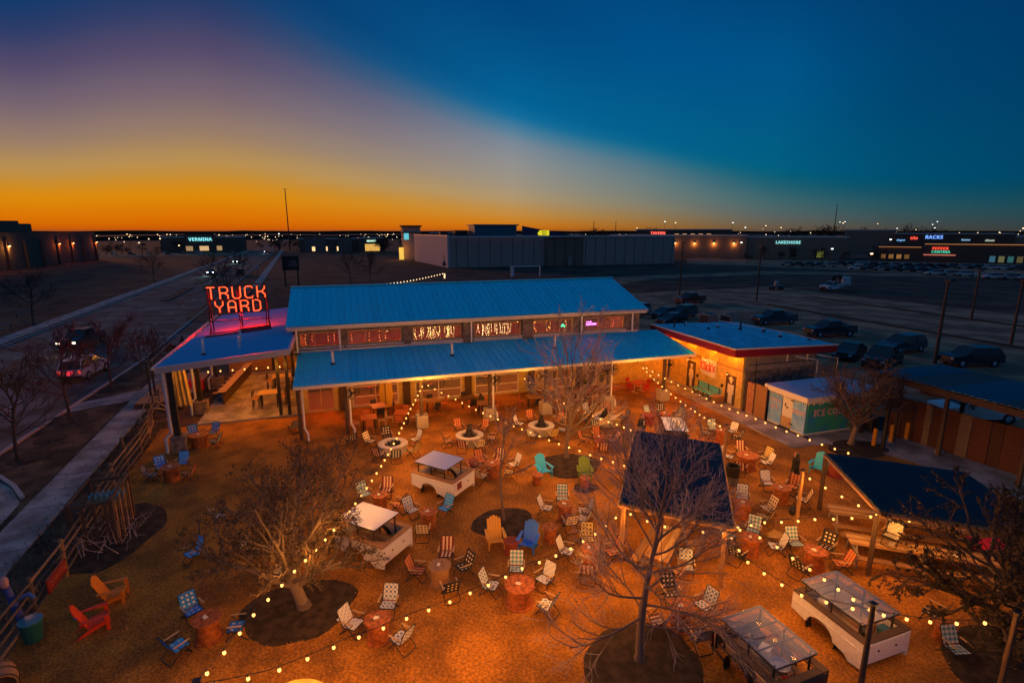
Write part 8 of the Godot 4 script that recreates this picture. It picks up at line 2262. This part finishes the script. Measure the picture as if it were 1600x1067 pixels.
func background() -> void:
	# left warehouse with wall lamps
	var wl := noisy(Color(0.09, 0.07, 0.055), Color(0.13, 0.105, 0.08), 9.0, 0.02, 4, 301)
	var a1 := Vector2(-99.4, 272.0)
	var a0 := Vector2(-99.6, 165.0)
	var b := block("long dark warehouse at the far left with a row of wall lamps", p(-99.5, 218.0), PI / 2, 108.0, 60.0, 11.2, wl, "warehouse")
	obj("parapet_block", MB.new().box(Vector3(-20.0, 12.9, -14.0), Vector3(70.0, 3.4, 20.0)).mesh(), wl, b)
	obj("parapet_block", MB.new().box(Vector3(13.0, 13.4, -10.0), Vector3(4.0, 4.4, 5.0)).mesh(), wl, b)
	for i in 9:
		obj("pilaster", MB.new().box(Vector3(-32.0 + i * 10.6, 4.6, 0.3), Vector3(1.4, 9.2, 0.6)).mesh(), wl, b)
	for i in 9:
		var on: bool = i in [0, 1, 2, 5, 6, 8]
		if on: sconce("%s lit wall lamp from the left on the far left warehouse" % ["first", "second", "third", "", "", "fourth", "fifth", "", "last"][i], p(-98.8, 186.0 + i * 10.6, 7.8), PI / 2, 10.0 if i != 2 else 14.0, Color(1.0, 0.42, 0.14) if i != 2 else Color(1.0, 0.62, 0.25), "wall lamps of the left warehouse")
	# low store with a lit sign beyond the left field
	var sm := noisy(Color(0.12, 0.085, 0.06), Color(0.18, 0.13, 0.09), 7.0, 0.02, 4, 302)
	b = block("low store with a pale blue lit sign and bright windows left of the road", p(-76.0, 356.0), 0.15, 44.0, 22.0, 8.6, sm)
	obj("entry_gable", MB.new().box(Vector3(-2.0, 5.2, 0.5), Vector3(16.0, 10.4, 1.0)).mesh(), sm, b)
	lit_sign(b, "VERMINA", Vector3(-2.0, 7.4, 1.2), 1.9, Color(0.25, 0.85, 0.95), 1.3)
	for i in 3: lit_window(b, Vector3(-8.0 + i * 7.5, 2.2, 1.1 if i < 2 else 0.1), 5.0 if i == 1 else 3.8, 3.0, glow(1.0, 0.62, 0.28, [0.35, 0.7, 0.4][i]))
	# shops across the field, centre left
	b = block("row of low shops with lit doors beyond the brown field", p(-6.0, 338.0), 0.0, 34.0, 20.0, 7.6, sm)
	obj("raised_front", MB.new().box(Vector3(-8.0, 4.4, 0.4), Vector3(12.0, 8.8, 0.8)).box(Vector3(9.0, 4.2, 0.4), Vector3(8.0, 8.4, 0.8)).mesh(), M.greywall, b)
	for i in 3: lit_window(b, Vector3(-9.0 + i * 7.0, 1.8, 0.95 if i == 0 else 0.15), 2.0, 2.8, glow(1.0, 0.62, 0.28, 1.4))
	b = block("shop with bright yellow glazed corner at the end of the low shop row", p(18.0, 328.0), 0.0, 14.0, 18.0, 8.0, sm)
	lit_window(b, Vector3(0.5, 2.6, 0.15), 9.0, 4.4, glow(1.0, 0.55, 0.12, 0.75))
	lit_sign(b, "MARKET", Vector3(0.0, 6.4, 0.2), 1.0, Color(0.6, 1.0, 0.8), 1.6)
	# the big plain store behind the hall
	var st := thing("big_store", "large plain store with pale side and long grey rear wall behind the hall", "building")
	var lightw := noisy(Color(0.6, 0.5, 0.44), Color(0.68, 0.57, 0.5), 8.0, 0.02, 4, 303)
	var greyw := noisy(Color(0.38, 0.30, 0.24), Color(0.45, 0.36, 0.29), 8.0, 0.02, 4, 304)
	var brownw := noisy(Color(0.24, 0.15, 0.10), Color(0.30, 0.19, 0.13), 8.0, 0.02, 4, 305)
	var c0 := Vector2(34.6, 175.6); var c1 := Vector2(121.0, 172.0); var c2 := Vector2(29.8, 222.4)
	var x := 0.0
	for q in [[0.0, 0.40, 0], [0.40, 0.56, 1], [0.56, 1.0, 0]]:
		var u0 := lerpf(c0.x, c1.x, q[0]); var u1 := lerpf(c0.x, c1.x, q[1])
		var v0 := lerpf(c0.y, c1.y, q[0])
		obj("rear_wall", MB.new().box(p((u0 + u1) / 2, v0 + 22.0, 5.0 + (0.15 if q[2] else 0.0)), Vector3(u1 - u0 - 0.02, 10.0 + (0.3 if q[2] else 0.0), 44.0 + 0.2 * q[2])).mesh(), brownw if q[2] else greyw, st)
	for i in 22:
		obj("wall_panel_joint", MB.new().box(p(37.0 + i * 3.9, 175.45 - (37.0 + i * 3.9 - 34.6) * 0.04, 5.0), Vector3(0.12, 9.8, 0.1)).mesh(), M.wooddark, st)
	obj("side_wall", MB.new().boxr(p(32.0, 199.0, 5.2), Vector3(0.6, 10.4, 47.2), Vector3(0, 0.1, 0)).mesh(), lightw, st)
	obj("parapet", MB.new().box(p(77.0, 173.5, 10.25), Vector3(87.0, 0.5, 0.5)).boxr(p(32.0, 199.0, 10.6), Vector3(0.8, 0.4, 47.4), Vector3(0, 0.1, 0)).mesh(), M.trim, st)
	obj("roof_unit", MB.new().box(p(58.0, 205.0, 12.0), Vector3(17.0, 4.4, 10.0)).box(p(58.0, 205.0, 14.4), Vector3(18.4, 0.5, 11.4)).mesh(), mat(0.03, 0.12, 0.16, 0.5), st)
	obj("roof_unit", MB.new().box(p(46.0, 210.0, 11.2), Vector3(5.0, 2.4, 5.0)).box(p(40.0, 214.0, 11.0), Vector3(3.0, 2.0, 3.0)).mesh(), M.steel, st)
	obj("rear_door", MB.new().box(p(77.8, 173.55, 1.6), Vector3(1.6, 3.2, 0.2)).mesh(), M.woodgrey, st)
	obj("entrance_tower", MB.new().box(p(30.0, 238.0, 7.0), Vector3(7.4, 14.0, 7.4)).mesh(), greyw, st)
	obj("tower_cornice", MB.new().box(p(30.0, 238.0, 14.2), Vector3(8.6, 0.7, 8.6)).box(p(30.0, 238.0, 11.4), Vector3(8.0, 0.4, 8.0)).mesh(), M.wooddark, st)
	obj("tower_emblem", MB.new().box(p(27.6, 234.2, 10.0), Vector3(2.0, 3.0, 0.2)).mesh(), glow(0.15, 0.7, 0.8, 0.8), st)
	obj("lit_entrance", MB.new().box(p(25.2, 234.0, 2.6), Vector3(2.0, 5.2, 0.3)).mesh(), glow(1.0, 0.6, 0.1, 0.9), st)
	omni(p(24.5, 231.0, 4.0), Color(1, 0.62, 0.15), 16.0, 0.3, st)
	# tan stores at the right with wall lamps
	var tn := noisy(Color(0.22, 0.15, 0.10), Color(0.3, 0.21, 0.14), 8.0, 0.02, 4, 306)
	b = block("long tan store wall with evenly spaced wall lamps right of the big store", p(151.0, 216.0), -0.62, 62.0, 30.0, 10.0, tn)
	for i in 7:
		var f := -26.0 + i * 8.6
		var wp := p(151.0, 216.0) + Basis(Vector3.UP, -0.62) * Vector3(f, 7.0, 0.1)
		sconce("%s wall lamp from the left on the long tan store" % ["first", "second", "third", "fourth", "fifth", "sixth", "seventh"][i], wp, -0.62, 7.0, Color(1.0, 0.6, 0.25), "wall lamps of the tan store")
	b = block("tan store with a pale blue lit sign beside the far parking lot", p(192.0, 186.0), -0.7, 40.0, 26.0, 9.4, tn)
	lit_sign(b, "LAKESHORE", Vector3(-3.0, 7.2, 0.2), 1.3, Color(0.3, 0.85, 0.9), 1.0)
	lit_window(b, Vector3(10.0, 2.2, 0.15), 3.0, 3.0, glow(0.55, 0.6, 0.12, 0.22))
	lit_sign(b, "fresh", Vector3(-26.0, 6.6, 0.4), 1.4, Color(0.2, 1.0, 0.2), 2.2)
	# wedge roofed store with yellow tag
	b = block("dark blue wedge fronted store with a yellow lit tag sign", p(120.0, 300.0), -0.3, 40.0, 30.0, 9.5, greyw)
	obj("blue_wedge", MB.new().prism([Vector2(-16, 0), Vector2(14, 0), Vector2(14, 9.6), Vector2(-16, 15.2)], 1.5).mesh(), mat(0.012, 0.045, 0.11, 0.5), b)
	obj("tag_sign", MB.new().prism([Vector2(-6.0, 9.2), Vector2(0.2, 9.2), Vector2(0.2, 12.6), Vector2(-5.4, 12.6), Vector2(-6.6, 11.0)], 0.3, Transform3D(Basis(), Vector3(0, 0, 1.6))).mesh(), glow(0.85, 0.75, 0.02, 0.9), b)
	obj("tag_letters", lettering("BEST", 1.0, 0.1), M.black, b, Vector3(-2.6, 11.6, 1.95))
	obj("tag_letters", lettering("BUY", 1.0, 0.1), M.black, b, Vector3(-2.6, 10.3, 1.95))
	# restaurant with lit roof line and the strip behind it
	var rm := noisy(Color(0.10, 0.06, 0.04), Color(0.15, 0.09, 0.06), 8.0, 0.02, 4, 307)
	b = block("restaurant with orange lit roof line and red and green neon sign", p(226.0, 146.0), -0.85, 46.0, 24.0, 5.6, rm, "restaurant_building")
	obj("roof_line", MB.new().box(Vector3(8, 7.1, 0.5), Vector3(30.0, 0.22, 0.3)).box(Vector3(-15.0, 5.8, 0.5), Vector3(14.0, 0.2, 0.3)).mesh(), glow(1.0, 0.40, 0.12, 0.5), b)
	obj("raised_front", MB.new().box(Vector3(8, 3.5, 0.2), Vector3(30.0, 7.0, 0.4)).mesh(), rm, b)
	lit_sign(b, "PEPPER", Vector3(-2.0, 5.4, 0.6), 1.05, Color(1.0, 0.08, 0.04), 1.4)
	lit_sign(b, "CANTINA", Vector3(-1.7, 4.1, 0.6), 0.95, Color(0.1, 0.8, 0.5), 0.9)
	obj("light_strip", MB.new().box(Vector3(-2.0, 2.9, 0.6), Vector3(10.0, 0.3, 0.2)).mesh(), glow(1.0, 0.3, 0.2, 0.7), b)
	for i in 4: lit_window(b, Vector3(-20.0 + i * 2.6, 2.0, 0.15), 1.9, 2.0, glow(1.0, 0.45, 0.12, 0.14 + 0.07 * (i % 3)))
	for i in 4: lit_window(b, Vector3(14.0 + i * 2.6, 1.7, 0.45), 2.0, 2.6, glow([0.2, 0.7, 0.15, 0.5][i], [0.6, 0.7, 0.6, 0.4][i], [0.9, 0.3, 0.6, 0.15][i], 0.16))
	block("tall middle part of the dark shopping strip on the right rise", p(306.0, 242.0), -0.9, 26.0, 30.0, 12.6, tn)
	block("low right end of the dark shopping strip, cut by the picture edge", p(352.0, 176.0), -0.9, 34.0, 30.0, 9.0, tn)
	b = block("dark shopping strip with small coloured signs behind the restaurant", p(325.0, 208.0), -0.9, 52.0, 34.0, 10.6, rm)
	lit_sign(b, "RACKS", Vector3(-8.0, 8.8, 0.3), 1.9, Color(0.15, 0.35, 1.0), 1.6)
	lit_sign(b, "tile", Vector3(-17.0, 8.2, 0.3), 1.6, Color(1.0, 0.1, 0.06), 1.5)
	lit_sign(b, "home", Vector3(6.0, 7.4, 0.3), 1.0, Color(0.25, 0.5, 0.75), 1.2)
	lit_sign(b, "shoes", Vector3(16.0, 7.2, 0.3), 1.0, Color(0.6, 0.7, 0.6), 1.0)
	lit_sign(b, "depot", Vector3(-23.0, 7.0, 0.3), 1.0, Color(0.2, 0.45, 0.9), 1.3)
	b = block("flat roofed dark building on the ridge above the tan stores", p(215.0, 300.0), -0.55, 60.0, 30.0, 13.0, rm)
	lit_sign(b, "TAVERN", Vector3(-16.0, 10.8, 0.3), 1.8, Color(1.0, 0.12, 0.08), 2.0)
	for i in 5: lit_window(b, Vector3(-4.0 + i * 5.0, 9.8, 0.15), 3.0, 1.6, glow(1.0, 0.5, 0.2, 0.7))
	b = block("low tan building with red sign beyond the big store's roof", p(75.0, 310.0), -0.2, 50.0, 25.0, 11.0, rm)
	lit_sign(b, "SHOE", Vector3(14.0, 12.4, 0.5), 1.5, Color(1.0, 0.12, 0.08), 1.6)
	lit_sign(b, "pets", Vector3(2.0, 12.4, 0.5), 1.5, Color(0.2, 1.0, 0.5), 1.6)
	# billboard on two posts, pole lights with strings behind the hall
	var bb := thing("field_billboard", "dark board sign on two posts in the field behind the neon sign", "billboard", p(-10.7, 127.0))
	for s in [-1.35, 1.35]: obj("post", MB.new().box(Vector3(s, 3.0, 0), Vector3(0.35, 6.0, 0.35)).mesh(), M.wooddark, bb)
	obj("board", MB.new().cbox(Vector3(0.0, 5.1, 0.1), Vector3(3.5, 3.2, 0.3), 0.03).mesh(), mat(0.03, 0.022, 0.02, 0.7), bb)
	obj("board_print", lettering("FOR", 0.5, 0.03), M.woodgrey, bb, Vector3(0.5, 5.4, 0.27))
	obj("board_print", lettering("LEASE", 0.5, 0.03), M.woodgrey, bb, Vector3(0.5, 4.7, 0.27))
	var rp := thing("yard_lamp_post", "slim lamp post with bell shade behind the hall's roof ridge", "lamp post", p(21.5, 115.0))
	obj("pole", MB.new().tube([Vector3.ZERO, Vector3(0, 6.9, 0)], 0.1, 0.08, 7).mesh(), M.steel, rp)
	obj("bell_shade", MB.new().lathe([Vector2(0.55, 4.7), Vector2(0.18, 5.5), Vector2(0.1, 5.8)], 10).mesh(), M.steel, rp)
	obj("lit_band", MB.new().tube([Vector3(0, 1.9, 0.12), Vector3(0, 2.9, 0.12)], 0.16, 0.16, 7).mesh(), glow(1.0, 0.62, 0.3, 2.0), rp)
	var fs := thing("string_lights", "sagging bulb string behind the hall's roof ridge up to the lamp post", "string lights", Vector3.ZERO, 0.0, "festoon strings over the yard")
	var pts := []
	for i in 13:
		var f := i / 12.0
		pts.append(p(lerpf(0.0, 21.4, f), lerpf(97.0, 114.9, f), 2.6 + 0.5 * f * f - 0.5 * sin(PI * f)))
	obj("cable", MB.new().tube(pts, 0.03, 0.03, 4, false).mesh(), M.black, fs)
	for i in 30:
		var f := (i + 0.5) / 30.0 * 12.0
		var k := int(f)
		var at: Vector3 = pts[k].lerp(pts[mini(k + 1, 12)], f - k) - Vector3(0, 0.15, 0)
		obj("bulb", MB.new().ball(Vector3.ZERO, Vector3(0.1, 0.12, 0.1), 7, 5).mesh(), glow(1.0, 0.62, 0.32, 2.6), fs, at)
	omni(p(10.0, 105.0, 2.4), Color(1, 0.6, 0.25), 2.0, 0.1, fs)
	var gf := thing("goal_frame", "white box frame standing on the field behind the ridge", "frame", p(47.5, 135.0), -0.1)
	for s in [-4.0, 4.0]: obj("post", MB.new().box(Vector3(s, 1.35, 0), Vector3(0.25, 2.7, 0.25)).mesh(), M.white, gf)
	obj("crossbar", MB.new().box(Vector3(0, 2.75, 0), Vector3(8.2, 0.25, 0.25)).mesh(), M.white, gf)
	obj("end_panel", MB.new().box(Vector3(-3.6, 1.3, -0.3), Vector3(0.9, 2.4, 0.1)).mesh(), M.white, gf)
	# wooden poles in the lot
	var pq := [[61.0, 85.0, 10.0, "far left in the lot, near the red pickup"], [69.5, 74.5, 9.5, "at the far end of the nearer planting strip"], [51.9, 32.9, 7.7, "thick and near, right of the black truck"], [82.6, 48.7, 6.8, "on the farther planting strip, right"], [67.9, 35.9, 7.0, "cut by the right edge of the picture"]]
	for q in pq: mast_light("lot_pole", "tall brown lamp pole %s" % q[3], p(q[0], q[1]), q[2], 1, M.lampwhite, 0.0, "lamp poles of the gravel lot", 0.17)
	mast_light("highway_mast", "very tall highway light mast on the horizon left of centre", p(-30.0, 361.0), 37.5, 2, M.lampwhite, 0.0, "highway masts", 0.4)
	mast_light("highway_mast", "tall thin mast on the horizon at the right", p(382.0, 333.0), 33.0, 1, M.lampwhite, 0.0, "highway masts", 0.4)
	for q in [[95.0, 290.0, 12.0], [165.0, 330.0, 15.5], [190.0, 345.0, 16.0]]: mast_light("highway_mast", "utility pole on the horizon behind the big store, %s" % ["left", "middle", "right"][int(q[0] > 100) + int(q[0] > 170)], p(q[0], q[1]), q[2] + 3.0, 1, M.lampwhite, 0.0, "highway masts", 0.3)
	# street lamps in the distance: warm and white
	var lw := glow(1.0, 0.62, 0.28, 5.0)
	var lc := glow(0.85, 1.0, 0.9, 4.0)
	rng.seed = 91
	var where := ["along the road beyond the crossing", "on the rise behind the tan stores", "over the restaurant parking", "behind the low shop row", "at the far left skyline", "along the right skyline"]
	var k := 0
	for q in [[-60, 380, 6, 8.0], [250, 330, 7, 17.0], [205, 150, 5, 8.0], [0, 420, 7, 9.0], [-190, 520, 8, 9.0], [420, 320, 8, 18.0]]:
		var spots := []
		for i in q[2]: spots.append(Vector2(q[0] + rng.randf_range(-1, 1) * 70.0 + (i - q[2] / 2.0) * 9.0, q[1] + rng.randf_range(-1, 1) * 60.0))
		spots.sort_custom(func(a, c): return a.x / a.y < c.x / c.y)
		for i in spots.size():
			mast_light("street_lamp", "%s small lit street lamp from the left %s" % [ORD[i], where[k]], p(spots[i].x, spots[i].y), q[3] + rng.randf_range(-3.5, 2.5), 1, lw if rng.randf() < 0.6 else lc, 1.0, "street lamps %s" % where[k])
		k += 1
	# trees in the distance
	k = 0
	var tw := ["before the low store on the left", "between the road and the low shops", "left of the tall entrance tower", "on the ridge right of the big store", "by the far parking lot", "behind the restaurant on the right skyline"]
	for q in [[-100, 330, 9, 6.0, 34], [-36, 362, 8, 7.5, 14], [25, 300, 6, 9.0, 10], [200, 330, 12, 13.0, 50], [180, 168, 9, 5.5, 24], [330, 260, 12, 15.0, 70]]:
		rng.seed = 500 + k * 40
		var spots := []
		for i in q[2]: spots.append(Vector2(q[0] + rng.randf_range(-1, 1) * q[4], q[1] + rng.randf_range(-1, 1) * 22.0))
		spots.sort_custom(func(a, c): return a.x / a.y < c.x / c.y)
		for i in spots.size():
			far_tree("%s dark tree from the left %s" % [ORD[i], tw[k]], p(spots[i].x, spots[i].y), q[3] * (0.75 + 0.45 * fposmod(i * 0.618, 1.0)), 500 + k * 40 + i, "dark trees %s" % tw[k])
		k += 1
	# low ridges at the horizon with town lights and woods that read as one mass
	var rd := MB.new()
	rng.seed = 9
	for q in [[900.0, 6.0, -60.0, 60.0, 7.0], [1700.0, 13.0, -60.0, 60.0, 9.0], [520.0, 5.0, 20.0, 60.0, 9.0]]:
		var prev := Vector3.ZERO
		var n := 90
		for i in n + 1:
			var az := deg_to_rad(lerpf(q[2], q[3], float(i) / n) + 17.9)
			var h: float = q[1] + sin(i * 0.9 + q[0]) * 0.8 + rng.randf_range(-0.7, 0.7)
			if q[0] < 600.0: h *= smoothstep(0.0, 0.3, float(i) / n) * 1.6
			var at := Vector3(sin(az) * q[0], h, -cos(az) * q[0])
			if i > 0:
				var a := Vector3(prev.x, -1, prev.z); var bb2 := Vector3(at.x, -1, at.z)
				rd.quad(a, bb2, at, prev)
				rd.quad(prev, at, at * Vector3(1.4, 1, 1.4), prev * Vector3(1.4, 1, 1.4))
			prev = at
	struct("hills", rd.mesh(), M.far_green)
	var mm := MultiMesh.new()
	mm.transform_format = MultiMesh.TRANSFORM_3D
	mm.mesh = MB.new().ball(Vector3.ZERO, Vector3.ONE, 6, 4).mesh()
	mm.instance_count = 260
	rng.seed = 13
	for i in 260:
		var az := deg_to_rad(rng.randf_range(-47, 47) + 17.9)
		var d := rng.randf_range(430.0, 880.0)
		var s := rng.randf_range(0.22, 0.5) * d / 600.0
		var right := rad_to_deg(az) - 17.9 > 18.0
		mm.set_instance_transform(i, Transform3D(Basis().scaled(Vector3.ONE * s), Vector3(sin(az) * d, rng.randf_range(3.0, 8.5) + (rng.randf_range(0.0, 7.0) if right else 0.0), -cos(az) * d)))
	var mi := MultiMeshInstance3D.new()
	mi.name = "town_lights"
	mi.multimesh = mm
	mi.material_override = glow(1.0, 0.7, 0.42, 2.4)
	add_child(mi)
	stuff(mi)
	tag(mi, "scattered tiny lights of the town along the horizon", "lights")
	# barriers and small things in the left field
	for q in [[-33.0, 78.0, "nearer"], [-37.0, 92.0, "farther"]]:
		var t := thing("road_barrier", "%s pale folding road barrier in the dark left field" % q[2], "barrier", p(q[0] - 6.5, q[1]), 0.5, "road barriers")
		for h in [0.5, 1.0]: obj("plank", MB.new().cbox(Vector3(0, h, 0), Vector3(2.2, 0.22, 0.04), 0.006).mesh(), M.woodgrey, t)
		for s in [-0.9, 0.9]: obj("leg", MB.new().box(Vector3(s, 0.55, 0.05), Vector3(0.06, 1.1, 0.06)).mesh(), M.steel, t)
	for q in [[-26.5, 138.0, "left"], [-22.5, 152.0, "right"]]:
		var t := thing("street_sign", "small road sign on a thin post by the far pavement, %s" % q[2], "sign", p(q[0] + 1.5, q[1]), 0.0, "road signs")
		obj("post", MB.new().tube([Vector3.ZERO, Vector3(0, 3.0, 0)], 0.06, 0.06, 5).mesh(), M.steel, t)
		obj("plate", MB.new().box(Vector3(0, 2.7, 0.05), Vector3(0.7, 0.8, 0.03)).mesh(), M.galv, t)
